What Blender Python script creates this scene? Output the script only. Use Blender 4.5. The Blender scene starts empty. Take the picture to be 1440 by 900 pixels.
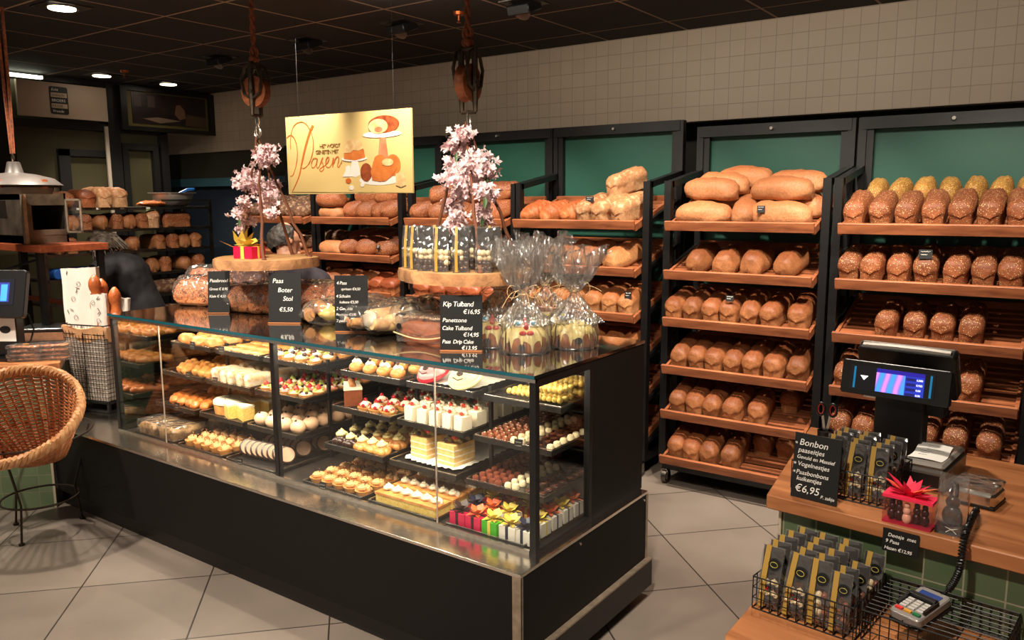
import bpy, bmesh, math, random
from mathutils import Vector, Matrix, Euler, noise
random.seed(7)
SC = bpy.context.scene
COL = SC.collection
PI = math.pi
R = math.radians

# ------------------------------------------------------------------ camera
CAM_H, FOC, YAW, PITCH, ROLL = 1.65, 1128.4, 0.6193, 0.14967, -0.0057
def cam_axes():
    fwd = Vector((-math.sin(YAW) * math.cos(PITCH), math.cos(YAW) * math.cos(PITCH), -math.sin(PITCH)))
    right = Vector((math.cos(YAW), math.sin(YAW), 0))
    up = right.cross(fwd)
    r2 = math.cos(ROLL) * right + math.sin(ROLL) * up
    u2 = -math.sin(ROLL) * right + math.cos(ROLL) * up
    return r2, u2, fwd
RT, UP, FW = cam_axes()
CAM = Vector((0, 0, CAM_H))
cd = bpy.data.cameras.new('camera'); cam = bpy.data.objects.new('camera', cd); COL.objects.link(cam)
cam.matrix_world = Matrix(((RT.x, UP.x, -FW.x, 0), (RT.y, UP.y, -FW.y, 0), (RT.z, UP.z, -FW.z, CAM_H), (0, 0, 0, 1)))
cd.sensor_width = 36; cd.lens = FOC / 1440 * 36; cd.clip_start = 0.05; cd.clip_end = 60
SC.camera = cam

def P(px, py, X=None, Y=None, Z=None, D=None):
    """the point seen at a pixel of the photograph, on a plane of the room"""
    d = RT * ((px - 720) / FOC) - UP * ((py - 450) / FOC) + FW
    if D is not None: return CAM + d * D
    if X is not None: return CAM + d * (X / d.x)
    if Y is not None: return CAM + d * (Y / d.y)
    return CAM + d * ((Z - CAM_H) / d.z)

# ------------------------------------------------------------------ view, world
SC.view_settings.view_transform = 'Standard'; SC.view_settings.look = 'None'
SC.view_settings.gamma = 1.0; SC.view_settings.use_curve_mapping = False
SC.view_settings.exposure = 0.45
w = bpy.data.worlds.new('warm_fill_world'); SC.world = w; w.use_nodes = True
w.node_tree.nodes['Background'].inputs[0].default_value = (1.0, 0.84, 0.68, 1)
w.node_tree.nodes['Background'].inputs[1].default_value = 0.26  # warm ambient raised as added soft fill from the open side behind the camera
ZC = 2.75          # ceiling
WARM = (1.0, 0.88, 0.73)
def lamp_data(name, kind, energy, color=WARM, **kw):
    l = bpy.data.lights.new(name, kind); l.energy = energy; l.color = color
    for k, v in kw.items(): setattr(l, k, v)
    return l
def lamp(name, kind, loc, target, energy, color=WARM, parent=None, **kw):
    o = bpy.data.objects.new(name, lamp_data(name, kind, energy, color, **kw)); COL.objects.link(o)
    o.location = loc
    o.rotation_euler = (Vector(target) - Vector(loc)).to_track_quat('-Z', 'Y').to_euler()
    if parent: o.parent = parent
    return o
# ceiling spots of the shop, in the part of the ceiling over and in front of the case
SPOT_K = 1.0
for x, tx in ((-0.3, -0.45), (-1.2, -1.45), (-2.1, -2.4), (-3.0, -3.4), (-3.9, -4.3), (-4.9, -5.3)):
    lamp('shelf_spot', 'SPOT', (x, 3.2, ZC - .03), (tx, 4.3, .95), 138 * SPOT_K, spot_size=R(74), spot_blend=.6, shadow_soft_size=.045)
for x, y, e in ((-3.6, .9, 185), (-2.0, .7, 140), (-0.6, .7, 170), (-5.3, 1.6, 110), (-0.9, 2.9, 90)):
    lamp('floor_spot', 'SPOT', (x, y, ZC - .03), (x - .1, y + .5, 0), e * SPOT_K, spot_size=R(95), spot_blend=.7, shadow_soft_size=.05)
for x, tx in ((-0.9, -1.7), (-1.9, -2.5), (-2.9, -3.4), (-4.0, -4.5)):
    lamp('case_spot', 'SPOT', (x, 1.25, ZC - .03), (tx, 2.6, 1.15), 150 * SPOT_K, spot_size=R(52), spot_blend=.6, shadow_soft_size=.05)
lamp('rack_spot', 'SPOT', (-5.5, 3.0, ZC - .03), (-6.8, 3.9, 1.4), 90, spot_size=R(70), spot_blend=.7, shadow_soft_size=.05)
lamp('bulkhead_wash', 'AREA', (-1.6, 3.0, ZC - .06), (-1.4, 5.2, 1.9), 16, size=3.4, size_y=.1, shape='RECTANGLE')

# ------------------------------------------------------------------ mesh builder
class MB:
    def __init__(s): s.v = []; s.f = []; s.m = []; s.cur = 0
    def add(s, vs, fs):
        b = len(s.v); s.v += [tuple(v) for v in vs]
        for f in fs: s.f.append([b + i for i in f]); s.m.append(s.cur)
    def box(s, c, sz, rot=None, taper=1.0):
        hx, hy, hz = sz[0] / 2, sz[1] / 2, sz[2] / 2
        vs = [Vector((x * hx * (taper if z > 0 else 1), y * hy * (taper if z > 0 else 1), z * hz)) for z in (-1, 1) for x, y in ((-1, -1), (1, -1), (1, 1), (-1, 1))]
        if rot is not None:
            if not isinstance(rot, Matrix): rot = Euler(rot).to_matrix()
            vs = [rot @ v for v in vs]
        c = Vector(c)
        s.add([v + c for v in vs], [(3, 2, 1, 0), (4, 5, 6, 7), (0, 1, 5, 4), (1, 2, 6, 5), (2, 3, 7, 6), (3, 0, 4, 7)])
        return s
    def bb(s, x0, x1, y0, y1, z0, z1):
        return s.box(((x0 + x1) / 2, (y0 + y1) / 2, (z0 + z1) / 2), (abs(x1 - x0), abs(y1 - y0), abs(z1 - z0)))
    def frame(s, d):
        d = Vector(d).normalized(); a = Vector((0, 0, 1)) if abs(d.z) < .9 else Vector((1, 0, 0))
        u = d.cross(a).normalized(); return u, d.cross(u).normalized()
    def bar(s, a, b, w, h=None):
        a, b = Vector(a), Vector(b); h = h or w; d = (b - a).normalized()
        up = Vector((0, 0, 1)) if abs(d.z) < .95 else Vector((0, 1, 0))
        u = d.cross(up).normalized(); v = u.cross(d).normalized()
        q = [u * (-w / 2) + v * (-h / 2), u * (w / 2) + v * (-h / 2), u * (w / 2) + v * (h / 2), u * (-w / 2) + v * (h / 2)]
        s.add([a + k for k in q] + [b + k for k in q], [(3, 2, 1, 0), (4, 5, 6, 7), (0, 1, 5, 4), (1, 2, 6, 5), (2, 3, 7, 6), (3, 0, 4, 7)][:6])
        return s
    def tube(s, pts, r, n=8, closed=False, cap=True, flat=1.0):
        pts = [Vector(p) for p in pts]; N = len(pts)
        rs = r if isinstance(r, (list, tuple)) else [r] * N
        rings = []; pu = None
        for i, p in enumerate(pts):
            if closed: d = pts[(i + 1) % N] - pts[i - 1]
            else: d = pts[min(i + 1, N - 1)] - pts[max(i - 1, 0)]
            if d.length < 1e-9: d = Vector((0, 0, 1))
            d.normalize()
            if pu is None: u, v = s.frame(d)
            else:
                u = pu - d * pu.dot(d)
                u = u.normalized() if u.length > 1e-6 else s.frame(d)[0]
                v = d.cross(u)
            pu = u
            rings.append([p + u * (rs[i] * math.cos(2 * PI * k / n)) + v * (rs[i] * flat * math.sin(2 * PI * k / n)) for k in range(n)])
        vs = [q for rg in rings for q in rg]; fs = []
        for i in range(N if closed else N - 1):
            j = (i + 1) % N
            for k in range(n):
                fs.append((i * n + k, i * n + (k + 1) % n, j * n + (k + 1) % n, j * n + k))
        if cap and not closed:
            fs.append(tuple(range(n))[::-1]); fs.append(tuple((N - 1) * n + k for k in range(n)))
        s.add(vs, fs); return s
    def cyl(s, a, b, r0, r1=None, n=16):
        return s.tube([a, b], [r0, r0 if r1 is None else r1], n)
    def lathe(s, prof, n=24, c=(0, 0, 0), cap=True, wob=None):
        """prof: (radius, z) from the bottom up; wob(angle, i) scales a radius"""
        vs = []; c = Vector(c)
        for i, (r, z) in enumerate(prof):
            for k in range(n):
                a = 2 * PI * k / n; q = r * (wob(a, i) if wob else 1)
                vs.append(c + Vector((q * math.cos(a), q * math.sin(a), z)))
        fs = []
        for i in range(len(prof) - 1):
            for k in range(n):
                fs.append((i * n + k, i * n + (k + 1) % n, (i + 1) * n + (k + 1) % n, (i + 1) * n + k))
        if cap:
            fs.append(tuple(range(n))[::-1]); fs.append(tuple((len(prof) - 1) * n + k for k in range(n)))
        s.add(vs, fs); return s
    def ball(s, c, r, n=10, m=7, rot=None):
        c = Vector(c); r = r if isinstance(r, (tuple, list, Vector)) else (r, r, r)
        vs = []; fs = []
        for i in range(m + 1):
            t = PI * i / m
            for k in range(n):
                a = 2 * PI * k / n
                v = Vector((r[0] * math.sin(t) * math.cos(a), r[1] * math.sin(t) * math.sin(a), -r[2] * math.cos(t)))
                if rot is not None: v = rot @ v
                vs.append(c + v)
        for i in range(m):
            for k in range(n): fs.append((i * n + k, i * n + (k + 1) % n, (i + 1) * n + (k + 1) % n, (i + 1) * n + k))
        s.add(vs, fs); return s
    def prism(s, poly, z0, z1, M=None):
        n = len(poly); vs = [Vector((x, y, z0)) for x, y in poly] + [Vector((x, y, z1)) for x, y in poly]
        if M is not None: vs = [M @ v for v in vs]
        s.add(vs, [tuple(range(n))[::-1], tuple(range(n, 2 * n))] + [(i, (i + 1) % n, n + (i + 1) % n, n + i) for i in range(n)]); return s
    def quad(s, a, b, c, d): s.add([a, b, c, d], [(0, 1, 2, 3)]); return s
    def grid(s, fn, nu, nv, wrapu=False):
        vs = [fn(i / nu, j / nv) for j in range(nv + 1) for i in range(nu + (0 if wrapu else 1))]
        W = nu if wrapu else nu + 1; fs = []
        for j in range(nv):
            for i in range(nu): fs.append((j * W + i, j * W + (i + 1) % W, (j + 1) * W + (i + 1) % W, (j + 1) * W + i))
        s.add(vs, fs); return s
    def xform(s, M, start=0):
        s.v[start:] = [tuple(M @ Vector(v)) for v in s.v[start:]]; return s
    def jitter(s, amp, sc=20, start=0, seed=0):
        o = Vector((seed * 3.1, seed * 1.7, seed))
        for i in range(start, len(s.v)):
            v = Vector(s.v[i]); s.v[i] = tuple(v + noise.noise_vector(v * sc + o) * amp)
        return s
    def build(s, name, mats, parent=None, smooth=True, loc=None, rot=None, angle=40, bevel=0):
        me = bpy.data.meshes.new(name); me.from_pydata(s.v, [], s.f)
        if not isinstance(mats, (list, tuple)): mats = [mats]
        for m in mats: me.materials.append(m)
        me.polygons.foreach_set('material_index', s.m)
        me.update()
        bm = bmesh.new(); bm.from_mesh(me)
        bmesh.ops.recalc_face_normals(bm, faces=bm.faces)
        if bevel:
            bmesh.ops.bevel(bm, geom=[e for e in bm.edges if e.is_manifold and e.calc_face_angle(0) > R(30)], offset=bevel, segments=1, affect='EDGES')
        bm.to_mesh(me); bm.free()
        if smooth:
            me.polygons.foreach_set('use_smooth', [True] * len(me.polygons))
            try: me.set_sharp_from_angle(angle=R(angle))
            except Exception: pass
        o = bpy.data.objects.new(name, me); COL.objects.link(o)
        if parent: o.parent = parent
        if loc is not None: o.location = loc
        if rot is not None: o.rotation_euler = rot
        return o

def T(o, label, cat, group=None, kind=None):
    o['label'] = label; o['category'] = cat
    if group: o['group'] = group
    if kind: o['kind'] = kind
    return o
def S(o): o['kind'] = 'structure'; return o
def E(name, loc=(0, 0, 0), rot=(0, 0, 0)):
    o = bpy.data.objects.new(name, None); COL.objects.link(o); o.location = loc; o.rotation_euler = rot
    o.empty_display_size = .05
    return o
def dup(root, loc, rot=None, label=None, group=None, scale=None):
    r = root.copy(); COL.objects.link(r); r.location = loc
    if rot is not None: r.rotation_euler = rot
    if scale is not None: r.scale = scale if isinstance(scale, (tuple, list)) else (scale,) * 3
    if label: r['label'] = label
    if group: r['group'] = group
    for ch in root.children:
        c = ch.copy(); COL.objects.link(c); c.parent = r
        for g in ch.children:
            d = g.copy(); COL.objects.link(d); d.parent = c
    return r
class Proto:
    """one of a kind, built once; the first place moves it, later ones copy it"""
    def __init__(s, roots): s.roots = roots if isinstance(roots, list) else [roots]; s.used = [False] * len(s.roots); s.k = 0
    def put(s, loc, rot=(0, 0, 0), label=None, group=None, scale=None, cat=None):
        i = s.k % len(s.roots); s.k += 1; r = s.roots[i]
        if s.used[i]: o = dup(r, loc, rot, label, group, scale)
        else:
            s.used[i] = True; o = r; o.location = loc; o.rotation_euler = rot
            if scale is not None: o.scale = scale if isinstance(scale, (tuple, list)) else (scale,) * 3
            if label: o['label'] = label
            if group: o['group'] = group
        if cat: o['category'] = cat
        return o
ORD = ['first', 'second', 'third', 'fourth', 'fifth', 'sixth', 'seventh', 'eighth', 'ninth', 'tenth', 'eleventh', 'twelfth', 'thirteenth']

# ------------------------------------------------------------------ materials
def nodes(name):
    m = bpy.data.materials.new(name); m.use_nodes = True; nt = m.node_tree
    return m, nt, nt.nodes['Principled BSDF']
def hexc(r, g, b):   # photograph's 0-255 colour to linear
    f = lambda c: (c / 255 / 12.92) if c / 255 <= .04045 else ((c / 255 + .055) / 1.055) ** 2.4
    return (f(r), f(g), f(b), 1)
MC = {}
def mat(name, c, rough=.5, metal=0, var=0, vs=12, bump=0, bs=40, emit=0, c2=None, coat=0, spec=.5, sheen=0, coord='Object', alpha=1):
    if name in MC: return MC[name]
    m, nt, b = nodes(name); c = tuple(c) + ((1,) if len(c) == 3 else ())
    b.inputs['Base Color'].default_value = c; b.inputs['Roughness'].default_value = rough; b.inputs['Metallic'].default_value = metal
    b.inputs['Specular IOR Level'].default_value = spec
    if coat: b.inputs['Coat Weight'].default_value = coat; b.inputs['Coat Roughness'].default_value = .08
    if sheen: b.inputs['Sheen Weight'].default_value = sheen
    if alpha < 1: b.inputs['Alpha'].default_value = alpha
    tc = nt.nodes.new('ShaderNodeTexCoord')
    if var or c2:
        n = nt.nodes.new('ShaderNodeTexNoise'); n.inputs['Scale'].default_value = vs; n.inputs['Detail'].default_value = 4
        nt.links.new(tc.outputs[coord], n.inputs['Vector'])
        r = nt.nodes.new('ShaderNodeValToRGB'); r.color_ramp.elements[0].position = .32; r.color_ramp.elements[1].position = .68
        lo = c2 if c2 else tuple(x * (1 - var) for x in c[:3]) + (1,)
        lo = tuple(lo) + ((1,) if len(lo) == 3 else ())
        hi = c if c2 else tuple(min(1, x * (1 + var)) for x in c[:3]) + (1,)
        r.color_ramp.elements[0].color = lo; r.color_ramp.elements[1].color = hi
        nt.links.new(n.outputs['Fac'], r.inputs['Fac']); nt.links.new(r.outputs['Color'], b.inputs['Base Color'])
    if bump:
        n2 = nt.nodes.new('ShaderNodeTexNoise'); n2.inputs['Scale'].default_value = bs; n2.inputs['Detail'].default_value = 3
        nt.links.new(tc.outputs[coord], n2.inputs['Vector'])
        bp = nt.nodes.new('ShaderNodeBump'); bp.inputs['Strength'].default_value = bump; bp.inputs['Distance'].default_value = .004
        nt.links.new(n2.outputs['Fac'], bp.inputs['Height']); nt.links.new(bp.outputs['Normal'], b.inputs['Normal'])
    if emit:
        b.inputs['Emission Color'].default_value = c; b.inputs['Emission Strength'].default_value = emit
    MC[name] = m; return m
def bread(name, bottom, mid, top, rough=.55, seeds=None, sden=.42, ssc=90, flour=None, stripe=None, coat=0, slab=None):
    """crust that darkens from the tin side to the dome; seeds or flour as real toppings"""
    m, nt, b = nodes(name); N = nt.nodes; L = nt.links
    b.inputs['Roughness'].default_value = rough; b.inputs['Specular IOR Level'].default_value = .35
    if coat: b.inputs['Coat Weight'].default_value = coat; b.inputs['Coat Roughness'].default_value = .25
    tc = N.new('ShaderNodeTexCoord'); sp = N.new('ShaderNodeSeparateXYZ'); L.new(tc.outputs['Generated'], sp.inputs[0])
    n = N.new('ShaderNodeTexNoise'); n.inputs['Scale'].default_value = 16; n.inputs['Detail'].default_value = 5
    oi = N.new('ShaderNodeObjectInfo')
    ad = N.new('ShaderNodeVectorMath'); ad.operation = 'ADD'; L.new(tc.outputs['Object'], ad.inputs[0])
    cx = N.new('ShaderNodeCombineXYZ'); L.new(oi.outputs['Random'], cx.inputs[0]); L.new(oi.outputs['Random'], cx.inputs[2]); L.new(cx.outputs[0], ad.inputs[1])
    L.new(ad.outputs[0], n.inputs['Vector'])
    ma = N.new('ShaderNodeMath'); ma.operation = 'MULTIPLY_ADD'; ma.inputs[1].default_value = .55; L.new(n.outputs['Fac'], ma.inputs[0]); 
    m2 = N.new('ShaderNodeMath'); m2.operation = 'SUBTRACT'; m2.inputs[1].default_value = .27; L.new(sp.outputs['Z'], m2.inputs[0]); L.new(m2.outputs[0], ma.inputs[2])
    r = N.new('ShaderNodeValToRGB'); e = r.color_ramp.elements
    e[0].position = .12; e[0].color = bottom; e[1].position = .95; e[1].color = top
    k = e.new(.5); k.color = mid
    L.new(ma.outputs[0], r.inputs['Fac']); out = r.outputs['Color']
    hs = N.new('ShaderNodeHueSaturation'); L.new(out, hs.inputs['Color'])
    mr = N.new('ShaderNodeMapRange'); mr.inputs['To Min'].default_value = .82; mr.inputs['To Max'].default_value = 1.15
    L.new(oi.outputs['Random'], mr.inputs['Value']); L.new(mr.outputs[0], hs.inputs['Value']); out = hs.outputs['Color']
    nf = N.new('ShaderNodeTexNoise'); nf.inputs['Scale'].default_value = 95; nf.inputs['Detail'].default_value = 5; nf.inputs['Roughness'].default_value = .7; L.new(ad.outputs[0], nf.inputs['Vector'])
    rf = N.new('ShaderNodeMapRange'); rf.inputs['From Min'].default_value = .3; rf.inputs['From Max'].default_value = .7; rf.inputs['To Min'].default_value = .66; rf.inputs['To Max'].default_value = 1.22; L.new(nf.outputs['Fac'], rf.inputs['Value'])
    vm = N.new('ShaderNodeVectorMath'); vm.operation = 'SCALE'; L.new(out, vm.inputs[0]); L.new(rf.outputs[0], vm.inputs['Scale']); out = vm.outputs[0]
    hh = N.new('ShaderNodeMath'); hh.operation = 'MULTIPLY_ADD'; hh.inputs[1].default_value = .45; L.new(nf.outputs['Fac'], hh.inputs[0]); L.new(n.outputs['Fac'], hh.inputs[2])
    hgt = hh.outputs[0]
    def overlay(fac, col, prev):
        mx = N.new('ShaderNodeMix'); mx.data_type = 'RGBA'; L.new(fac, mx.inputs['Factor']); L.new(prev, mx.inputs['A']); mx.inputs['B'].default_value = col
        return mx.outputs['Result']
    if stripe:
        wv = N.new('ShaderNodeTexWave'); wv.inputs['Scale'].default_value = stripe[0]; wv.inputs['Distortion'].default_value = 2.0; wv.inputs['Detail'].default_value = 1
        wv.bands_direction = 'DIAGONAL'
        L.new(ad.outputs[0], wv.inputs['Vector']); rr = N.new('ShaderNodeValToRGB'); rr.color_ramp.elements[0].position = .75; rr.color_ramp.elements[1].position = .9
        L.new(wv.outputs['Fac'], rr.inputs['Fac']); out = overlay(rr.outputs['Color'], stripe[1], out)
    if flour:
        n3 = N.new('ShaderNodeTexNoise'); n3.inputs['Scale'].default_value = 45; n3.inputs['Detail'].default_value = 6; L.new(ad.outputs[0], n3.inputs['Vector'])
        rr = N.new('ShaderNodeValToRGB'); rr.color_ramp.elements[0].position = .5; rr.color_ramp.elements[1].position = .64
        L.new(n3.outputs['Fac'], rr.inputs['Fac']); out = overlay(rr.outputs['Color'], flour, out)
    if seeds:
        v = N.new('ShaderNodeTexVoronoi'); v.inputs['Scale'].default_value = ssc; L.new(ad.outputs[0], v.inputs['Vector'])
        rr = N.new('ShaderNodeValToRGB'); rr.color_ramp.elements[0].position = sden - .1; rr.color_ramp.elements[0].color = (1, 1, 1, 1)
        rr.color_ramp.elements[1].position = sden; rr.color_ramp.elements[1].color = (0, 0, 0, 1)
        L.new(v.outputs['Distance'], rr.inputs['Fac'])
        vs = N.new('ShaderNodeSeparateColor'); L.new(v.outputs['Color'], vs.inputs[0])
        th = N.new('ShaderNodeMath'); th.operation = 'GREATER_THAN'; th.inputs[1].default_value = .45; L.new(vs.outputs[0], th.inputs[0])
        mu = N.new('ShaderNodeMath'); mu.operation = 'MULTIPLY'; L.new(th.outputs[0], mu.inputs[0]); L.new(rr.outputs['Color'], mu.inputs[1])
        out = overlay(mu.outputs[0], seeds, out)
        hm = N.new('ShaderNodeMath'); hm.operation = 'MULTIPLY_ADD'; hm.inputs[1].default_value = .6; L.new(mu.outputs[0], hm.inputs[0]); L.new(hgt, hm.inputs[2]); hgt = hm.outputs[0]
    L.new(out, b.inputs['Base Color'])
    bp = N.new('ShaderNodeBump'); bp.inputs['Strength'].default_value = .8; bp.inputs['Distance'].default_value = .007
    L.new(hgt, bp.inputs['Height']); L.new(bp.outputs['Normal'], b.inputs['Normal'])
    return m
def thin_glass(name, tint=(1, 1, 1, 1), ior=1.45, rough=.02, crinkle=0, csc=14, haze=0, hazec=(.9, .85, .8, 1), boost=1.0):
    m, nt, b = nodes(name); N = nt.nodes; L = nt.links; N.remove(b)
    out = [x for x in N if x.type == 'OUTPUT_MATERIAL'][0]
    tr = N.new('ShaderNodeBsdfTransparent'); tr.inputs[0].default_value = tint
    gl = N.new('ShaderNodeBsdfGlossy'); gl.inputs['Roughness'].default_value = rough
    f0 = ((ior - 1) / (ior + 1)) ** 2 * 2
    fr = N.new('ShaderNodeLayerWeight'); fr.inputs['Blend'].default_value = .5
    pw_ = N.new('ShaderNodeMath'); pw_.operation = 'POWER'; pw_.inputs[1].default_value = 5; L.new(fr.outputs['Facing'], pw_.inputs[0])
    mb = N.new('ShaderNodeMath'); mb.operation = 'MULTIPLY_ADD'; mb.inputs[1].default_value = .9 * boost; mb.inputs[2].default_value = f0 * boost; mb.use_clamp = True; L.new(pw_.outputs[0], mb.inputs[0])
    mx = N.new('ShaderNodeMixShader'); L.new(mb.outputs[0], mx.inputs[0]); L.new(tr.outputs[0], mx.inputs[1]); L.new(gl.outputs[0], mx.inputs[2])
    if crinkle:
        tc = N.new('ShaderNodeTexCoord'); v = N.new('ShaderNodeTexVoronoi'); v.inputs['Scale'].default_value = csc if not isinstance(csc, tuple) else 1
        if isinstance(csc, tuple):
            mp = N.new('ShaderNodeMapping'); mp.inputs['Scale'].default_value = csc; L.new(tc.outputs['Object'], mp.inputs[0]); L.new(mp.outputs[0], v.inputs['Vector'])
        else: L.new(tc.outputs['Object'], v.inputs['Vector'])
        bp = N.new('ShaderNodeBump'); bp.inputs['Strength'].default_value = crinkle; bp.inputs['Distance'].default_value = .01; L.new(v.outputs['Distance'], bp.inputs['Height'])
        L.new(bp.outputs[0], gl.inputs['Normal']); L.new(bp.outputs[0], fr.inputs['Normal'])
    last = mx.outputs[0]
    if haze:
        df = N.new('ShaderNodeBsdfDiffuse'); df.inputs[0].default_value = hazec
        m3 = N.new('ShaderNodeMixShader'); m3.inputs[0].default_value = haze; L.new(last, m3.inputs[1]); L.new(df.outputs[0], m3.inputs[2]); last = m3.outputs[0]
    L.new(last, out.inputs['Surface']); return m

def wood(name, c1, c2, sc=3.0, rough=.5, axis=(1, 8, 8)):
    m, nt, b = nodes(name); N = nt.nodes; L = nt.links
    tc = N.new('ShaderNodeTexCoord'); mp = N.new('ShaderNodeMapping'); mp.inputs['Scale'].default_value = axis; L.new(tc.outputs['Object'], mp.inputs[0])
    n = N.new('ShaderNodeTexNoise'); n.inputs['Scale'].default_value = sc; n.inputs['Detail'].default_value = 6; n.inputs['Distortion'].default_value = .6; L.new(mp.outputs[0], n.inputs['Vector'])
    r = N.new('ShaderNodeValToRGB'); r.color_ramp.elements[0].position = .3; r.color_ramp.elements[1].position = .7
    r.color_ramp.elements[0].color = c1; r.color_ramp.elements[1].color = c2; L.new(n.outputs['Fac'], r.inputs['Fac'])
    L.new(r.outputs['Color'], b.inputs['Base Color']); b.inputs['Roughness'].default_value = rough; b.inputs['Specular IOR Level'].default_value = .4
    bp = N.new('ShaderNodeBump'); bp.inputs['Strength'].default_value = .25; bp.inputs['Distance'].default_value = .003; L.new(n.outputs['Fac'], bp.inputs['Height']); L.new(bp.outputs[0], b.inputs['Normal'])
    return m
def tiles(name, c1, c2, grout, sx, sy, gap, rot=(0, 0, 0), loc=(0, 0, 0), rough=.3, bumpy=.2, var=.5, nsc=2.0, coord='Object', gx=None):
    """square tile grid built with a brick texture; wrap sx, sy in metres"""
    m, nt, b = nodes(name); N = nt.nodes; L = nt.links
    tc = N.new('ShaderNodeTexCoord'); mp = N.new('ShaderNodeMapping'); mp.vector_type = 'TEXTURE'
    mp.inputs['Rotation'].default_value = rot; mp.inputs['Location'].default_value = loc
    L.new(tc.outputs[coord], mp.inputs[0])
    bk = N.new('ShaderNodeTexBrick'); bk.offset = 0; bk.squash = 1
    bk.inputs['Scale'].default_value = 1; bk.inputs['Brick Width'].default_value = sx; bk.inputs['Row Height'].default_value = sy
    bk.inputs['Mortar Size'].default_value = gap; bk.inputs['Mortar Smooth'].default_value = .1; bk.inputs['Bias'].default_value = 0
    bk.inputs['Color1'].default_value = c1; bk.inputs['Color2'].default_value = c2; bk.inputs['Mortar'].default_value = grout
    L.new(mp.outputs[0], bk.inputs['Vector'])
    n = N.new('ShaderNodeTexNoise'); n.inputs['Scale'].default_value = nsc; n.inputs['Detail'].default_value = 6; L.new(tc.outputs[coord], n.inputs['Vector'])
    mr = N.new('ShaderNodeMapRange'); mr.inputs['To Min'].default_value = 1 - var; mr.inputs['To Max'].default_value = 1 + var; L.new(n.outputs['Fac'], mr.inputs['Value'])
    mx = N.new('ShaderNodeVectorMath'); mx.operation = 'SCALE'; L.new(bk.outputs['Color'], mx.inputs[0]); L.new(mr.outputs[0], mx.inputs['Scale'])
    L.new(mx.outputs[0], b.inputs['Base Color']); b.inputs['Roughness'].default_value = rough
    iv = N.new('ShaderNodeMath'); iv.operation = 'SUBTRACT'; iv.inputs[0].default_value = 1; L.new(bk.outputs['Fac'], iv.inputs[1])
    bp = N.new('ShaderNodeBump'); bp.inputs['Strength'].default_value = bumpy; bp.inputs['Distance'].default_value = .003; L.new(iv.outputs[0], bp.inputs['Height']); L.new(bp.outputs[0], b.inputs['Normal'])
    return m

BLACK = mat('black_powder_coat', hexc(12, 11, 12), .42, var=.3, vs=30, bump=.1, bs=300)
BLACKG = mat('black_gloss', (.006, .006, .006), .06, spec=.8)
BLACKM = mat('black_matt_board', hexc(11, 11, 11), .55, bump=.1, bs=400)
CHALK = mat('chalk_white', hexc(235, 232, 225), .8)
STEEL = mat('brushed_steel', (.62, .58, .52), .25, metal=1, bump=.08, bs=120, var=.12, vs=60)
DSTEEL = mat('dark_steel', (.16, .14, .12), .4, metal=1, var=.3)
RACKWOOD = wood('rack_wood', hexc(112, 60, 36), hexc(168, 100, 62), sc=4, rough=.5)
TOPWOOD = wood('counter_wood', hexc(140, 84, 48), hexc(186, 122, 76), sc=2.2, rough=.38, axis=(1.2, 9, 9))
GLASS = thin_glass('clear_glass', (.97, .985, .98, 1), 1.42)
CELLO = thin_glass('cellophane', (.96, .96, .96, 1), 1.5, .10, crinkle=1.0, csc=30, haze=.035, boost=1.7)
CELLOF = thin_glass('cellophane_gathered', (.95, .95, .95, 1), 1.5, .22, crinkle=1.0, csc=(70, 70, 10), haze=.035, hazec=(.95, .88, .8, 1), boost=3.0)
GREENP = mat('green_panel_paint', hexc(22, 72, 58), .5, var=.06, vs=3)
def text_obj(name, txt, size, M, material, parent=None, shear=.0, align='LEFT', ext=.0004, spacing=1.0, offset=0.0, line=1.0):
    c = bpy.data.curves.new(name, 'FONT'); c.body = txt; c.size = size; c.shear = shear; c.align_x = align; c.extrude = ext
    c.space_character = spacing; c.resolution_u = 3; c.offset = offset; c.space_line = line
    o = bpy.data.objects.new(name, c); COL.objects.link(o)
    me = bpy.data.meshes.new_from_object(o)
    COL.objects.unlink(o); bpy.data.objects.remove(o); bpy.data.curves.remove(c)
    me.materials.clear(); me.materials.append(material); me.transform(M)
    q = bpy.data.objects.new(name, me); COL.objects.link(q)
    if parent: q.parent = parent
    return q
# ================================================================== the room
u_ = Vector((math.cos(R(46.5)), math.sin(R(46.5)), 0)); v_ = Vector((-math.sin(R(46.5)), math.cos(R(46.5)), 0))
fl = tiles('floor_tile', hexc(128, 116, 106), hexc(118, 107, 98), hexc(50, 44, 40), .531, .531, .0035, (0, 0, R(46.5)), u_ * 1.443 + v_ * 3.56, rough=.42, bumpy=.3, var=.35, nsc=2.5)
S(MB().bb(-9.6, 1.6, -.9, 5.9, -.06, 0).build('floor', fl, smooth=False))
cl = tiles('ceiling_tile', hexc(30, 25, 23), hexc(28, 23, 21), hexc(150, 128, 104), .593, .655, .008, (0, 0, 0), (-2.852, 2.91, 0), rough=.85, bumpy=.2, var=.3, nsc=60)
S(MB().bb(-9.6, 1.6, -.9, 5.9, ZC, ZC + .06).build('ceiling', cl, smooth=False))
wt = tiles('wall_tile', hexc(196, 178, 156), hexc(190, 172, 150), hexc(166, 149, 128), .0985, .0985, .0022, (R(90), 0, 0), (-.585, 0, 2.155), rough=.45, bumpy=.5, var=.1, nsc=1.5)
S(MB().bb(-9.6, 1.6, 5.19, 5.3, 2.155, ZC).build('wall_back', wt, smooth=False))
DKW = mat('dark_back_paint', hexc(44, 44, 38), .7, var=.1, vs=3)
S(MB().bb(-9.6, 1.6, 5.6, 5.66, 0, 2.8).build('wall_back_lower', DKW, smooth=False))
S(MB().bb(-9.6, -5.75, 5.22, 5.3, 1.885, 2.155).build('trim_1', mat('olive_fascia', hexc(58, 56, 44), .7), smooth=False))
m = MB(); m.bb(-9.6, -5.75, 5.16, 5.3, 1.80, 1.885)
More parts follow.
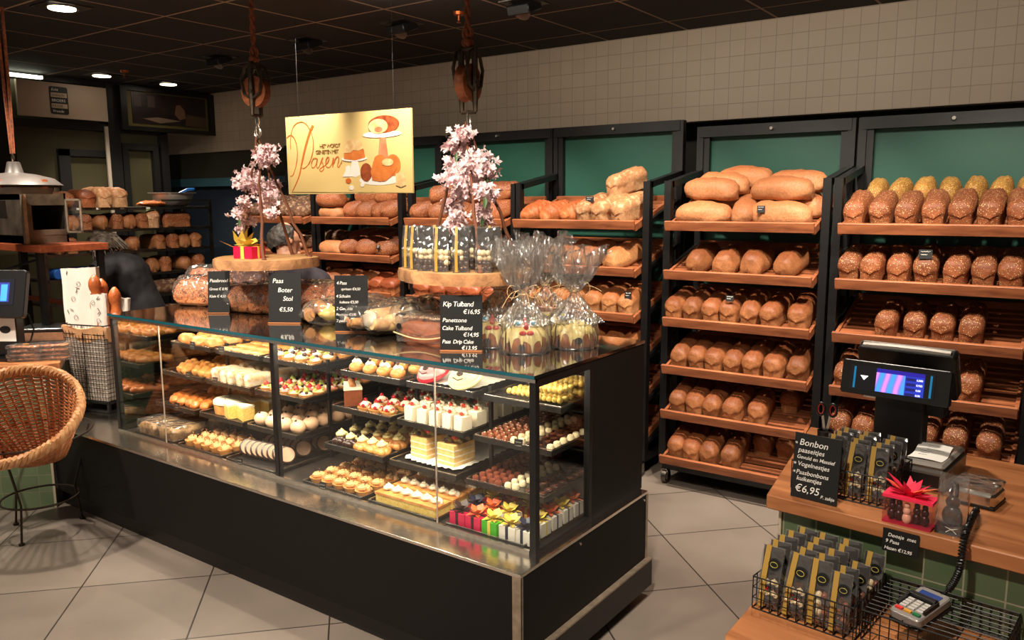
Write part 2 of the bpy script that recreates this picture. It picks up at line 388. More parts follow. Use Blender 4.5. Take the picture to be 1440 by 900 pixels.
S(m.build('trim_2', mat('teal_strip', hexc(70, 108, 122), .4), smooth=False))
S(MB().bb(-9.6, -5.75, 5.24, 5.3, 0, 1.80).build('wall_back_panel', mat('navy_panel', hexc(44, 54, 66), .5, var=.1, vs=2), smooth=False))
OLIVE = mat('olive_glass', hexc(62, 58, 40), .3, var=.15, vs=2)
LX = -7.6
S(MB().bb(LX - .08, LX, -.9, 4.66, 0, ZC).build('wall_left', OLIVE, smooth=False))
S(MB().bb(LX - .06, LX + .0, 4.66, 5.19, 2.32, ZC).build('wall_left_upper', mat('beige_paint', hexc(150, 138, 98), .7), smooth=False))
S(MB().bb(-9.6, -9.54, -.9, 5.9, 0, ZC).build('wall_far_left', DKW, smooth=False))
S(MB().bb(1.5, 1.6, -.9, 5.9, 0, ZC).build('wall_right', mat('warm_wall', hexc(150, 130, 110), .8), smooth=False))
# front wall behind the camera left out so the world fill light enters
# black frames on the left partition
FR = mat('black_frame', hexc(12, 11, 10), .45)
m = MB()
m.bb(LX, LX + .06, 3.1, 4.66, 2.30, 2.36)
m.bb(LX, LX + .07, 4.08, 4.19, 0, ZC); m.bb(LX, LX + .06, 4.60, 4.68, 0, 2.36); m.bb(LX, LX + .06, 3.0, 5.19, 2.70, ZC)
m.bb(LX, LX + .04, 3.62, 3.72, 1.3, 2.12); m.bb(LX, LX + .04, 3.62, 4.08, 2.06, 2.12)
S(m.build('window_1', FR, smooth=False))
S(MB().bb(LX + .07, LX + .09, 4.035, 4.065, 1.3, 2.34).build('trim_3', mat('pale_strip', hexc(150, 138, 124), .4), smooth=False))
m = MB()
for a, b, c, d in ((4.21, 4.27, 0, 2.20), (4.52, 4.58, 0, 2.20), (4.27, 4.52, 2.14, 2.20), (4.27, 4.52, 1.0, 1.07)): m.bb(LX, LX + .05, a, b, c, d)
dr = S(m.build('door_1', FR, smooth=False))
m = MB(); m.bb(LX + .052, LX + .056, 4.40, 4.50, 1.40, 1.58)
nt_ = m.build('door_notice', mat('notice_paper', hexc(150, 158, 110), .7, c2=hexc(70, 90, 50), vs=30), parent=dr, smooth=False)

# white sign panel with the striped black emblem
sg = E('wall_sign', (LX + .1, 3.69, 2.53)); T(sg, 'white sign panel with a striped black emblem high on the left wall', 'sign')
MB().bb(0, .03, -.41, .36, -.15, .15).build('panel', mat('sign_white', hexc(176, 160, 142), .5), sg, smooth=False)
m = MB()
def rrect(w, h, r, n=5):
    pts = []
    for cx, cy, a0 in ((w / 2 - r, h / 2 - r, 0), (-w / 2 + r, h / 2 - r, 90), (-w / 2 + r, -h / 2 + r, 180), (w / 2 - r, -h / 2 + r, 270)):
        for k in range(n + 1):
            a = R(a0 + 90 * k / n); pts.append((cx + r * math.cos(a), cy + r * math.sin(a)))
    return pts
YM = Matrix(((0, 0, 1, 0), (1, 0, 0, 0), (0, 1, 0, 0), (0, 0, 0, 1)))   # local x,y,z -> world y,z,x
m.prism(rrect(.155, .235, .018), 0, .004, Matrix.Translation((.03, -.07, 0)) @ YM)
em = m.build('emblem', BLACKM, sg, smooth=False)
m = MB()
for z in (.046, -.047): m.bb(.0345, .036, -.138, -.002, z - .019, z + .019)
m.build('emblem_stripe', mat('sign_cream', hexc(190, 172, 145), .6), em, smooth=False)
for i, (tx, z, mm, sh) in enumerate((('Echt', .081, CHALK, .3), ('ambacht', .036, BLACKM, .3), ('BROERS', -.012, CHALK, 0), ('PASSIE', -.059, BLACKM, 0), ('Vreede', -.103, CHALK, .2))):
    text_obj('emblem_lettering', tx, .033, Matrix.Translation((.0365, -.134, z)) @ YM, mm, em, shear=sh)
# framed photograph of a bakehouse
pf = E('picture_frame', (LX + .08, 4.69, 2.53)); T(pf, 'dark framed photograph of a baker at a table, high in the corner', 'picture')
m = MB()
for a, b, c, d in ((-.5, -.44, -.21, .2), (.44, .50, -.21, .2), (-.44, .44, -.21, -.17), (-.44, .44, .16, .2)): m.bb(0, .04, a, b, c, d)
m.build('frame', FR, pf, smooth=False)
MB().bb(.003, .01, -.44, .44, -.17, .16).build('mount', mat('olive_mount', hexc(105, 95, 52), .6), pf, smooth=False)
pic = MB().bb(.01, .016, -.38, .41, -.14, .15).build('photograph', mat('photo_dark', hexc(38, 27, 26), .4, var=.4, vs=9), pf, smooth=False)
def flat_poly(pts, x, th=.0008): 
    mm = MB(); mm.prism(pts, x, x + th, YM); return mm
flat_poly([(-.28, -.09), (-.12, -.07), (.13, -.09), (-.1, -.125)], .0165).build('table_print', mat('photo_pale', hexc(132, 112, 92), .5), pic, smooth=False)
flat_poly([(-.02, -.07), (.1, -.09), (.1, -.04), (-.03, -.03)], .0168).build('trough_print', mat('photo_black', hexc(24, 18, 22), .5), pic, smooth=False)
flat_poly([(.06, -.03), (.08, .06), (.12, .07), (.17, .02), (.18, -.06), (.11, -.08)], .017).build('baker_print', mat('photo_skin', hexc(120, 88, 70), .5), pic, smooth=False)
flat_poly([(.17, -.13), (.19, -.02), (.41, -.04), (.41, -.14)], .0172).build('floor_print', mat('photo_brown', hexc(84, 66, 46), .5), pic, smooth=False)
for y0 in (-.36, -.22):
    flat_poly([(y0, .02), (y0 + .075, .02), (y0 + .075, .13), (y0, .13)], .0166).build('window_print', mat('photo_grey', hexc(70, 55, 52), .5), pic, smooth=False)

# ceiling fittings
EMW = mat('lamp_glow', (1.0, .82, .62), emit=9)
for i, (x, y) in enumerate(((-4.862, 2.418), (-7.157, 3.853), (-7.18, 4.5))):
    d = E('ceiling_light', (x, y, ZC)); T(d, ['round recessed ceiling light in a square plate, nearest the camera', 'round recessed ceiling light above the white wall sign', 'small recessed ceiling light nearest the picture frame'][i], 'ceiling light')
    MB().bb(-.12, .12, -.12, .12, -.006, 0).build('plate', BLACK, d, smooth=False)
    MB().lathe([(.085, -.012), (.085, -.006)], 24).build('ring', STEEL, d)
    MB().lathe([(.072, -.016), (.072, -.011)], 24).build('lens', EMW, d)
    lamp('ceiling_light_beam', 'SPOT', (0, 0, -.03), (0, 0, -1), [170, 110, 80][i], parent=d, spot_size=R(80), spot_blend=.8, shadow_soft_size=.06)
for i, (x, y) in enumerate(((-2.695, 3.916), (-3.615, 3.895), (-4.508, 3.904), (-5.55, 3.92))):
    d = E('recessed_spotlight', (x, y, ZC)); T(d, 'black tilting spotlight recessed in the ceiling, %s from the right' % ORD[i], 'spotlight', 'recessed ceiling spotlights over the racks')
    MB().bb(-.11, .11, -.1, .1, -.006, 0).build('plate', DSTEEL, d, smooth=False)
    MB().box((0, 0, -.03), (.15, .14, .055), (R(20), 0, 0)).build('housing', BLACK, d, bevel=.006)
    MB().cyl((0, -.02, -.058), (0, -.026, -.066), .05).build('reflector', DSTEEL, d)
COPPER = mat('copper', hexc(176, 92, 48), .35, metal=.8)
for i, (px, py) in enumerate(((175, 99), (645, 17))):
    p = P(px, py, Z=ZC)
    d = E('sprinkler', (p.x, p.y, ZC)); T(d, ['copper sprinkler head on the ceiling above the picture frame', 'copper sprinkler head on the ceiling beside the right rope'][i], 'sprinkler')
    MB().lathe([(.008, -.05), (.008, -.02), (.03, -.018), (.034, 0)], 14).build('escutcheon', COPPER, d)
    MB().lathe([(.014, -.062), (.012, -.056)], 12).build('deflector', COPPER, d)
st = MB().bb(LX - .0 + .09, LX + .13, 3.1, 3.5, 2.70, 2.725).build('strip_light', mat('cool_glow', (.95, 1, .75), emit=5), smooth=False)
T(st, 'bright strip light over the white sign at the far left', 'light')
# dark riser shaft at the left edge
S(MB().bb(-6.25, -6.05, 1.6, 2.39, 1.75, ZC).build('trim_4', mat('shaft_black', (.004, .004, .004), .8), smooth=False))
# ================================================================== bread racks along the back wall
PITCH_X = .915
RX = [-.98 - PITCH_X * k + .0 for k in range(6)]            # left end of the trays, rack 0 is the rightmost
RX[1] = -1.885; RX[2] = -2.905; RX[3] = -3.818; RX[4] = -4.77; RX[5] = -5.655
RW = [.80, .795, .835, .825, .80, .77]
RACKN = ['rightmost rack', 'second rack from right', 'third rack from right', 'fourth rack from right', 'fifth rack from right', 'sixth rack from right']
SHN = ['top', 'second', 'third', 'fourth', 'fifth', 'bottom']
ZL = [1.515, 1.248, .985, .716, .457, .190]
TILT = R(16.7); LIPY = 4.10
def make_rack(k):
    x0, x1 = RX[k] - .028, RX[k] + RW[k] + .028
    top = 2.066 if k < 2 else 2.115
    r = E('bread_rack', ((x0 + x1) / 2, 4.42, 0)); c = Vector(((x0 + x1) / 2, 4.42, 0))
    T(r, 'tall black steel bread rack with sloping wooden trays, ' + ['rightmost of the row', 'second from the right', 'third from the right', 'fourth from the right', 'fifth from the right', 'leftmost, behind the man'][k], 'bread rack', 'bread racks along the back wall')
    def pt(n, m, **kw):
        m.xform(Matrix.Translation(-c)); return m.build(n, kw.pop('mt', BLACK), r, **kw)
    for x in (x0, x1):
        pt('front_post', MB().bb(x - .02, x + .02, 4.18, 4.225, .11, 1.745), smooth=False)
        pt('rear_post', MB().bb(x - .02, x + .02, 4.62, 4.665, .11, top), smooth=False)
        pt('top_arm', MB().bar((x, 4.2, 1.725), (x, 4.64, 1.80), .04, .035), smooth=False)
        m = MB()
        for z in ZL: m.bar((x + (.0), 4.2, z - .005), (x, 4.64, z + .125), .02, .022)
        pt('shelf_bracket', m, smooth=False)
    m = MB(); m.bb(x0, x1, 4.615, 4.66, top - .062, top); m.bb(x0 + .02, x0 + .055, 4.63, 4.66, 1.6, top - .05); m.bb(x1 - .055, x1 - .02, 4.63, 4.66, 1.6, top - .05)
    pt('panel_frame', m, smooth=False)
    pt('back_panel', MB().bb(x0 + .02, x1 - .02, 4.662, 4.68, .12, top - .03), mt=GREENP, smooth=False)
    m = MB(); m.bb(x0, x1, 4.19, 4.22, .085, .12); m.bb(x0, x1, 4.63, 4.66, .085, .12); m.bb(x0, x0 + .03, 4.2, 4.65, .085, .12); m.bb(x1 - .03, x1, 4.2, 4.65, .085, .12)
    m.bb(x0 + .03, x1 - .03, 4.22, 4.63, .095, .1)
    pt('base_frame', m, smooth=False)
    for x in (x0 + .02, x1 - .02):
        for y in (4.2, 4.63):
            m = MB(); m.cyl((x - .014, y, .04), (x + .014, y, .04), .04, n=16)
            wl = pt('caster', m, mt=DSTEEL)
            m = MB(); m.bb(x - .02, x - .016, y - .02, y + .02, .03, .087); m.bb(x + .016, x + .02, y - .02, y + .02, .03, .087); m.bb(x - .02, x + .02, y - .02, y + .02, .083, .087)
            f = pt('caster_fork', m, mt=STEEL, smooth=False); f.parent = wl
    m = MB(); m.cyl(((x0 + x1) / 2 , 4.598, top - .03), ((x0 + x1) / 2, 4.615, top - .03), .009, n=10); pt('bolt', m, mt=STEEL)
    return r
for k in range(6): make_rack(k)
def make_tray(w):
    r = E('bread_tray')
    MB().bb(0, w, -.018, 0, -.038, .014).build('front_lip', RACKWOOD, r, bevel=.002, smooth=False)
    m = MB(); y = .01
    while y < .50: m.bb(.012, w - .012, y, y + .042, -.032, -.022); y += .062
    m.build('slats', RACKWOOD, r, smooth=False)
    for x in (0, w - .016): MB().bb(x, x + .016, 0, .515, -.05, -.012).build('side_rail', RACKWOOD, r, smooth=False)
    MB().bb(0, w, .515, .53, -.05, .0).build('rear_rail', RACKWOOD, r, smooth=False)
    return r
for k in range(6):
    pr = None
    for s in range(6 if k < 3 else 4):
        if pr is None: pr = make_tray(RW[k]); o = pr
        else: o = dup(pr, (0, 0, 0))
        o.location = (RX[k], LIPY, ZL[s]); o.rotation_euler = (TILT, 0, 0)
        T(o, 'sloping slatted wooden tray, %s level of the %s' % (SHN[s] if s < 5 else 'lowest', RACKN[k].replace('rack', 'bread rack', 1)), 'bread tray', 'slatted trays in the bread racks')

# ------------------------------------------------------------------ loaves
BR = {
 'brown': bread('crust_brown', hexc(172, 116, 76), hexc(178, 116, 72), hexc(120, 66, 36), .5),
 'malt': bread('crust_malt', hexc(168, 100, 62), hexc(160, 88, 52), hexc(98, 48, 26), .45, coat=.15),
 'seeded': bread('crust_seeded', hexc(168, 104, 66), hexc(156, 88, 52), hexc(112, 60, 34), .55, seeds=hexc(216, 178, 126), sden=.36, ssc=150),
 'golden': bread('crust_golden_seed', hexc(150, 96, 50), hexc(150, 100, 44), hexc(150, 104, 46), .6, seeds=hexc(206, 180, 104), sden=.45, ssc=170),
 'oval': bread('crust_oval', hexc(196, 140, 96), hexc(186, 124, 82), hexc(170, 104, 64), .55),
 'white': bread('crust_white', hexc(200, 152, 108), hexc(198, 146, 102), hexc(182, 120, 78), .5, flour=hexc(206, 166, 126)),
 'pale': bread('crust_pale', hexc(204, 152, 104), hexc(196, 136, 86), hexc(158, 94, 54), .5),
 'scored': bread('crust_scored', hexc(196, 130, 78), hexc(186, 106, 60), hexc(158, 76, 38), .5),
 'dark': bread('crust_dark_rye', hexc(120, 84, 60), hexc(104, 70, 50), hexc(84, 54, 38), .7, flour=hexc(150, 120, 92)),
 'multi': bread('crust_multigrain', hexc(164, 98, 58), hexc(150, 84, 48), hexc(116, 60, 34), .55, seeds=hexc(224, 190, 140), sden=.32, ssc=190),
 'bun': bread('crust_soft', hexc(200, 132, 86), hexc(176, 96, 60), hexc(140, 68, 40), .4, coat=.2),
}
def loaf_mesh(W, L, H, kind='tin', seed=0, nu=20, nv=14):
    """length along y, base at z = 0, centred"""
    mb = MB(); rnd = random.Random(seed); off = Vector((seed * 2.3, seed * .7, 0))
    if kind == 'tin': prof = [(0, 0), (.30, 0), (.425, .02), (.445, .12), (.46, .32), (.475, .46), (.505, .55), (.50, .68), (.445, .82), (.33, .93), (.16, .99), (0, 1.0)]; pw = 6
    elif kind == 'round': prof = [(0, 0), (.28, 0), (.42, .06), (.49, .2), (.5, .4), (.47, .6), (.4, .76), (.28, .9), (.14, .975), (0, 1)]; pw = 2.3
    else: prof = [(0, 0), (.26, 0), (.4, .05), (.485, .2), (.5, .42), (.475, .62), (.4, .79), (.28, .92), (.14, .98), (0, .99)]; pw = 2.6 if kind == 'oval' else 4.2
    full = prof + [(-x, z) for x, z in prof[-2:0:-1]]
    n = len(full)
    rows = nv
    def fn(i, j):
        t = -math.cos(PI * j / rows)
        s = max(0.0, 1 - abs(t) ** pw) ** (1 / pw)
        x, z = full[i]
        if kind == 'tin': zz = .5 + (z - .5) * (s ** .9) if z > .5 else .5 * s ** .0 * z / .5 * (1 if s > .02 else 1); zz = zz if s > .001 else z * .92
        else: zz = .38 + (z - .38) * s if kind != 'bat' else .42 + (z - .42) * s
        if kind == 'tin':
            q = .0 if s < .001 else s ** .5; 
            cen = .45; zz = cen + (zz - cen) * q
            px = x * q
        else: px = x * s
        tt = t
        bow = 0
        v = Vector((px * W, tt * L / 2, zz * H))
        if kind == 'tin' and z > .55: v.y *= 1.03
        # the split along the top
        if kind in ('tin', 'bat', 'oval') and z > .85: v.z -= .035 * H * math.exp(-(x / .12) ** 2) * (1 if s > .6 else 0)
        nz = noise.noise_vector(v * 13 + off) * (.07 * W) + noise.noise_vector(v * 34 + off) * (.03 * W)
        cr = 1 - abs(noise.noise(v * 24 + off)) * 5
        if cr > 0 and z > .3: nz -= Vector((px * .5, 0, .4)).normalized() * (cr * .022 * W)
        if z < .03: nz.z = 0
        v += nz
        if z < .03 and s > .3: v.z = 0
        return v
    vs = [fn(i, j) for j in range(rows + 1) for i in range(n)]
    fs = [(j * n + i, j * n + (i + 1) % n, (j + 1) * n + (i + 1) % n, (j + 1) * n + i) for j in range(rows) for i in range(n)]
    mb.add(vs, fs); return mb
def scored_mesh(seed=0):
    mb = loaf_mesh(.17, .25, .105, 'round', seed, nv=64)
    out = []
    for v in mb.v:
        x, y, z = v
        if z > .04:
            a = math.sin((y + x * x * 7) * 190); z += .0085 * (max(0, a) ** .6 if a > 0 else -.5 * abs(a)) * min(1, (z - .04) / .03)
        out.append((x, y, z))
    mb.v = out; return mb
def loaf_protos(name, mk, material, cat, n=3):
    rs = []
    for i in range(n):
        o = mk(i).build(name, material, angle=80); o['category'] = cat; rs.append(o)
    return Proto(rs)
LP = {}
def LPget(kind):
    if kind in LP: return LP[kind]
    d = {
     'brown_tin': ('tin_loaf', lambda i: loaf_mesh(.100, .26, .132, 'tin', i + 1), 'brown'),
     'seeded_tin': ('seeded_loaf', lambda i: loaf_mesh(.099, .25, .135, 'tin', i + 7), 'seeded'),
     'golden_tin': ('seeded_loaf', lambda i: loaf_mesh(.098, .22, .135, 'bat', i + 12), 'golden'),
     'malt_tin': ('tin_loaf', lambda i: loaf_mesh(.125, .26, .128, 'bat', i + 20), 'brown'),
     'oval': ('oval_loaf', lambda i: loaf_mesh(.15, .32, .115, 'oval', i + 30), 'oval'),
     'white_tin': ('white_loaf', lambda i: loaf_mesh(.108, .27, .135, 'tin', i + 40), 'white'),
     'pale_tin': ('tin_loaf', lambda i: loaf_mesh(.108, .25, .128, 'tin', i + 46), 'pale'),
     'pale_round': ('cylinder_loaf', lambda i: loaf_mesh(.125, .26, .12, 'bat', i + 50), 'pale'),
     'scored': ('scored_loaf', lambda i: scored_mesh(i + 60), 'scored'),
     'multi': ('multigrain_loaf', lambda i: loaf_mesh(.155, .27, .115, 'oval', i + 70), 'multi'),
     'soft_tin': ('tin_loaf', lambda i: loaf_mesh(.145, .25, .12, 'tin', i + 80), 'bun'),
     'dark_long': ('rye_loaf', lambda i: loaf_mesh(.095, .42, .10, 'bat', i + 90), 'dark'),
     'glazed': ('tin_loaf', lambda i: loaf_mesh(.12, .26, .13, 'tin', i + 100), 'malt'),
    }[kind]
    LP[kind] = loaf_protos(d[0], d[1], BR[d[2]], 'loaf'); return LP[kind]
rl = random.Random(3)
def on_tray(k, s, x, y, z=0, phi=0, roll=0):
    """a place on a tray: x from its left end, y up the slope"""
    M3 = Matrix.Rotation(TILT, 3, 'X')
    loc = Vector((RX[k], LIPY, ZL[s])) + M3 @ Vector((x, y, -.021 + z))
    rot = (M3 @ Matrix.Rotation(phi, 3, 'Z') @ Matrix.Rotation(roll, 3, 'Y')).to_euler()
    return loc, rot
def place(kind, k, s, x, y, label, z=0, phi=0, roll=0, sc=1.0, group=None):
    loc, rot = on_tray(k, s, x, y, z, phi + R(rl.uniform(-3, 3)), roll)
    q = sc * rl.uniform(.97, 1.03)
    return LPget(kind).put(loc, rot, label, group or ('loaves on the racks'), q, 'loaf')
def row(kind, k, s, xs, desc, y=.14, z=0, phi=0, sc=1.0, rowname=''):
    for i, x in enumerate(xs):
        place(kind, k, s, x, y + rl.uniform(-.006, .006), '%s, %s from left%s, %s shelf, %s' % (desc, ORD[i], rowname, SHN[s], RACKN[k]), z, phi, sc=sc, group='%ss on the %s shelf of the %s' % (desc, SHN[s], RACKN[k]))
def lin(a, b, n): return [a + (b - a) * i / max(1, n - 1) for i in range(n)]
# rightmost rack
row('seeded_tin', 0, 0, lin(.065, .80 - .06, 7), 'seeded brown tin loaf', y=.135, rowname=' in the front row')
row('golden_tin', 0, 0, lin(.10, .80 - .05, 7), 'golden seeded loaf', y=.375, rowname=' in the back row', z=.004)
row('seeded_tin', 0, 1, [.055, .155, .27, .385, .515, .62, .73], 'seeded brown tin loaf')
row('seeded_tin', 0, 2, [.235, .355, .475, .59], 'seeded brown tin loaf')
row('seeded_tin', 0, 3, [.06, .17], 'seeded brown tin loaf')
row('seeded_tin', 0, 3, [.60], 'large seeded tin loaf')
row('seeded_tin', 0, 4, [.055, .165, .44, .565, .70], 'seeded brown tin loaf')
row('seeded_tin', 0, 5, [.1, .25, .4, .6], 'seeded brown tin loaf')
# second rack: a pile of ovals on top, tins below
for i, (x, y, z, ph, lb) in enumerate((
    (.185, .09, .0, 84, 'bottom left at the front'), (.20, .19, .105, 82, 'front left, lying on another'), (.22, .32, .10, 80, 'second from front on the left'), (.30, .43, .10, 86, 'rearmost on the left'),
    (.405, .17, .0, 8, 'standing lengthways in the middle'), (.60, .09, .0, 88, 'bottom right at the front'), (.585, .18, .105, 86, 'front right, lying on another'), (.62, .34, .10, 78, 'second from front on the right'), (.66, .22, .0, 85, 'mostly hidden below right'), (.19, .24, 0, 84, 'mostly hidden below left'), (.23, .37, 0, 84, 'hidden at the back left'), (.58, .37, 0, 84, 'hidden at the back right'))):
    place('oval', 1, 0, x, y, 'pale brown oval loaf, %s, top shelf, second rack from right' % lb, z, R(ph), group='oval loaves piled on the top shelf')
row('malt_tin', 1, 1, [.175, .33, .48, .655], 'brown rounded loaf', phi=R(-4))
row('brown_tin', 1, 2, [.055, .16, .265, .365, .475, .59, .725], 'brown tin loaf')
row('brown_tin', 1, 3, [.10, .19, .295, .40, .505, .62, .73], 'brown tin loaf')
row('brown_tin', 1, 4, [.085, .185, .29, .41, .535], 'brown tin loaf')
row('brown_tin', 1, 4, [.655], 'lone brown tin loaf at the back', y=.33)
row('brown_tin', 1, 5, [.085, .175, .28, .40], 'brown tin loaf')
row('brown_tin', 1, 5, [.52, .64], 'brown tin loaf', y=.34, rowname=' at the back')
# third rack
row('scored', 2, 0, [.10, .24, .375], 'round loaf with scored stripes', y=.14, sc=.92, phi=R(-18))
row('white_tin', 2, 0, [.50, .62, .745], 'floury white tin loaf', y=.15, phi=R(-14))
place('white_tin', 2, 0, .60, .33, 'floury white tin loaf behind the front ones, top shelf, third rack from right', .0, R(-14))
place('white_tin', 2, 0, .655, .30, 'floury white loaf perched highest of its pile on the third rack', .115, R(-16))
row('pale_round', 2, 1, [.10, .24, .38, .53, .70], 'smooth golden round loaf', phi=R(-16), sc=1.05)
row('pale_tin', 2, 2, [.08, .20, .315, .43, .545, .66, .765], 'golden brown tin loaf', y=.15)
row('pale_tin', 2, 3, [.09, .23, .37, .51, .65, .76], 'golden brown tin loaf', y=.15)
# fourth rack
row('multi', 3, 0, [.10, .27, .46, .60, .72], 'seeded oval loaf', y=.14, phi=R(-28))
row('multi', 3, 0, [.24, .56, .70], 'seeded oval loaf', y=.22, z=.095, phi=R(-50), rowname=' on top')
row('soft_tin', 3, 1, [.14, .31], 'plaited brown loaf', y=.15, phi=R(-10), sc=1.05)
row('soft_tin', 3, 1, [.47, .64], 'dark plaited brown loaf', y=.16)
row('soft_tin', 3, 2, [.10, .245, .39, .535, .68], 'reddish tin loaf', y=.16, sc=.97)
# fifth rack
row('oval', 4, 0, [.15], 'smooth reddish oval loaf below another', y=.08, phi=R(86), sc=.9)
place('multi', 4, 0, .15, .10, 'reddish oval loaf lying on another, top shelf, fifth rack from right', .09, R(86))
row('multi', 4, 0, [.37, .50, .65, .74], 'flat seeded oval loaf', y=.17, phi=R(-32))
row('multi', 4, 0, [.45, .64], 'flat seeded oval loaf', y=.24, z=.085, phi=R(-60), rowname=' on top')
row('oval', 4, 1, [.14], 'pale floury oval loaf', y=.09, phi=R(84), sc=.9)
row('multi', 4, 1, [.33, .51, .70], 'ridged oval loaf', y=.15, phi=R(-30))
row('multi', 4, 1, [.24, .42, .62], 'ridged oval loaf', y=.34, phi=R(-35), rowname=' at the back')
row('malt_tin', 4, 2, [.08, .19, .31, .45], 'short brown loaf', y=.13, phi=R(-25))
row('soft_tin', 4, 2, [.62, .74], 'reddish tin loaf', y=.15)
# sixth rack
row('dark_long', 5, 0, [.06, .17, .28, .39, .50, .61, .72], 'long dark rye loaf', y=.24, phi=R(-30))
row('dark_long', 5, 1, [.45, .58, .71], 'long dark rye loaf', y=.24, phi=R(-55))
row('multi', 5, 2, [.3, .5, .68], 'dark oval loaf', y=.2, phi=R(-30))
# small black price cards leaning on the bread
def card(px, py, Y, w, h, label, lines=2, rx=-8, rz=8):
    p = P(px, py, Y=Y)
    r = E('price_card', p, (R(rx), 0, R(rz))); T(r, label, 'price card', 'small black price cards')
    MB().bb(-w / 2, w / 2, -.0015, .0015, 0, h).build('card', BLACKM, r, smooth=False)
    m = MB()
    for i in range(lines):
        zz = h * (.78 - .34 * i); m.tube([(-w * .36 + w * .72 * j / 9 * (1 - .3 * i), -.003, zz + h * .05 * math.sin(j * 2.4)) for j in range(10)], .0011, 4)
    m.build('handwriting', CHALK, r)
    return r
card(1070, 299, 4.10, .04, .035, 'black price card on the oval loaves, top shelf, second rack from right')
card(1026, 424, 4.10, .042, .032, 'black price card among brown tin loaves on the third shelf')
card(1301, 364, 4.10, .055, .042, 'black price card on seeded loaves, second shelf, rightmost rack')
card(829, 284, 4.14, .05, .032, 'black price card on the scored loaves, third rack from right')
card(883, 420, 4.12, .042, .04, 'black price card at the golden tin loaves, third shelf')
card(602, 346, 4.1, .055, .032, 'black price card on plaited loaves, fourth rack from right')
card(532, 350, 4.1, .03, .026, 'black price card on ridged oval loaves, fifth rack from right')
card(1208, 296 + 8, 4.10, .001 + .03, .02, 'tiny price card below seeded loaves, top shelf, rightmost rack')
# ================================================================== the display case on its long base
BX0, BX1, BY0, BY1, BZ = -4.50, -1.382, 1.976, 2.892, .462
GX0, GX1, GY0, GYM, GY1, GZ = -4.036, -1.415, 2.114, 2.468, 2.903, 1.084
PANEL = mat('black_laminate', hexc(15, 12, 11), .6, spec=.25, var=.12, vs=90, bump=.08, bs=200)
base = E('low_counter', ((BX0 + BX1) / 2, (BY0 + BY1) / 2, 0)); bc = Vector(base.location)
T(base, 'long low black base with steel ledge carrying the glass pastry case', 'counter')
def bp_(n, m, mt, **kw):
    m.xform(Matrix.Translation(-bc)); return m.build(n, mt, base, **kw)
bp_('body', MB().prism([(-4.46, BY0), (BX1, BY0), (BX1, BY1 - .01), (-4.72, BY1 - .01), (-4.72, 2.20)], .10, BZ - .012), PANEL, smooth=False)
bp_('plinth', MB().bb(-4.50, BX1 - .035, BY0 + .042, BY1 - .06, 0, .10), mat('plinth_dark', hexc(24, 20, 18), .5), smooth=False)
bp_('ledge_top', MB().prism([(-4.46, BY0 - .002), (BX1 + .002, BY0 - .002), (BX1 + .002, BY1), (-4.72, BY1), (-4.72, 2.20)], BZ - .012, BZ), mat('ledge_steel', (.80, .74, .66), .2, metal=1, bump=.1, bs=60, var=.08, vs=30), smooth=False, bevel=.001)
ALU = mat('worn_aluminium', hexc(168, 150, 130), .4, metal=.7, var=.2, vs=30)
bp_('corner_trim', MB().bb(BX1 - .03, BX1 + .003, BY0 - .003, BY0 + .004, .08, BZ - .012).bb(BX1 - .002, BX1 + .003, BY0, BY0 + .012, .08, BZ - .012), ALU, smooth=False)
bp_('rear_trim', MB().bb(BX1 - .003, BX1 + .004, BY1 - .012, BY1, .14, BZ - .012), ALU, smooth=False)
bp_('kick_board', MB().bb(BX1 - .0, BX1 + .022, BY0 + .0, BY1 + .01, .055, .165), BLACK, smooth=False)
bp_('kick_board_edge', MB().bb(BX1 + .0, BX1 + .023, BY0 + .0, BY1 + .011, .165, .172), ALU, smooth=False)
for y in (2.35, 2.86):
    bp_('screw', MB().cyl((BX1, y, .43), (BX1 + .004, y, .43), .005, n=10), STEEL)

case = E('display_case', ((GX0 + GX1) / 2, 2.5, BZ)); cc = Vector(case.location)
T(case, 'long glass pastry display case with black frame on the steel ledge', 'display case')
def cp(n, m, mt, par=None, **kw):
    m.xform(Matrix.Translation(-cc)); o = m.build(n, mt, case, **kw)
    if par: o.parent = par
    return o
pw = .024
for x in (GX0, -2.752 - .012, GX1 - pw):
    cp('corner_post' if x != -2.764 else 'middle_post', MB().bb(x, x + pw, GY0, GY0 + pw, BZ, GZ - .014), BLACK, smooth=False)
for q_ in ((GZ - .042, GZ - .014), (BZ, BZ + .02)): cp('end_rail', MB().bb(GX1 - pw, GX1, GY0 + pw, GYM + .02, *q_), BLACK, smooth=False)
for q_ in ((GZ - .042, GZ - .014), (BZ, BZ + .012)): cp('end_rail', MB().bb(GX0, GX0 + pw, GY0 + pw, GY1, *q_), BLACK, smooth=False)
cp('end_post', MB().bb(GX1 - pw, GX1, GYM, GYM + .02, BZ + .02, GZ - .04), BLACK, smooth=False)
cp('end_panel', MB().bb(GX1 - .02, GX1, GYM + .02, GY1, BZ, GZ - .014), PANEL, smooth=False)
cp('front_sill', MB().bb(GX0, GX1 - pw, GY0 - .004, GY0 + .008, BZ, BZ + .016), STEEL, smooth=False)
cp('front_top_rail', MB().bb(GX0, GX1, GY0 - .002, GY0 + .010, GZ - .026, GZ - .014), STEEL, smooth=False)
MIRR = mat('dark_mirror', (.42, .40, .37), .03, metal=1)
cp('mirror_end', MB().bb(GX0 + pw, GX0 + pw + .004, GY0 + pw, 2.80, BZ + .012, GZ - .042), MIRR, smooth=False)
cp('rear_doors', MB().bb(GX0 + pw, GX1 - .02, GY1 - .02, GY1 - .006, BZ, GZ - .014), mat('smoked_door', hexc(36, 30, 26), .15), smooth=False)
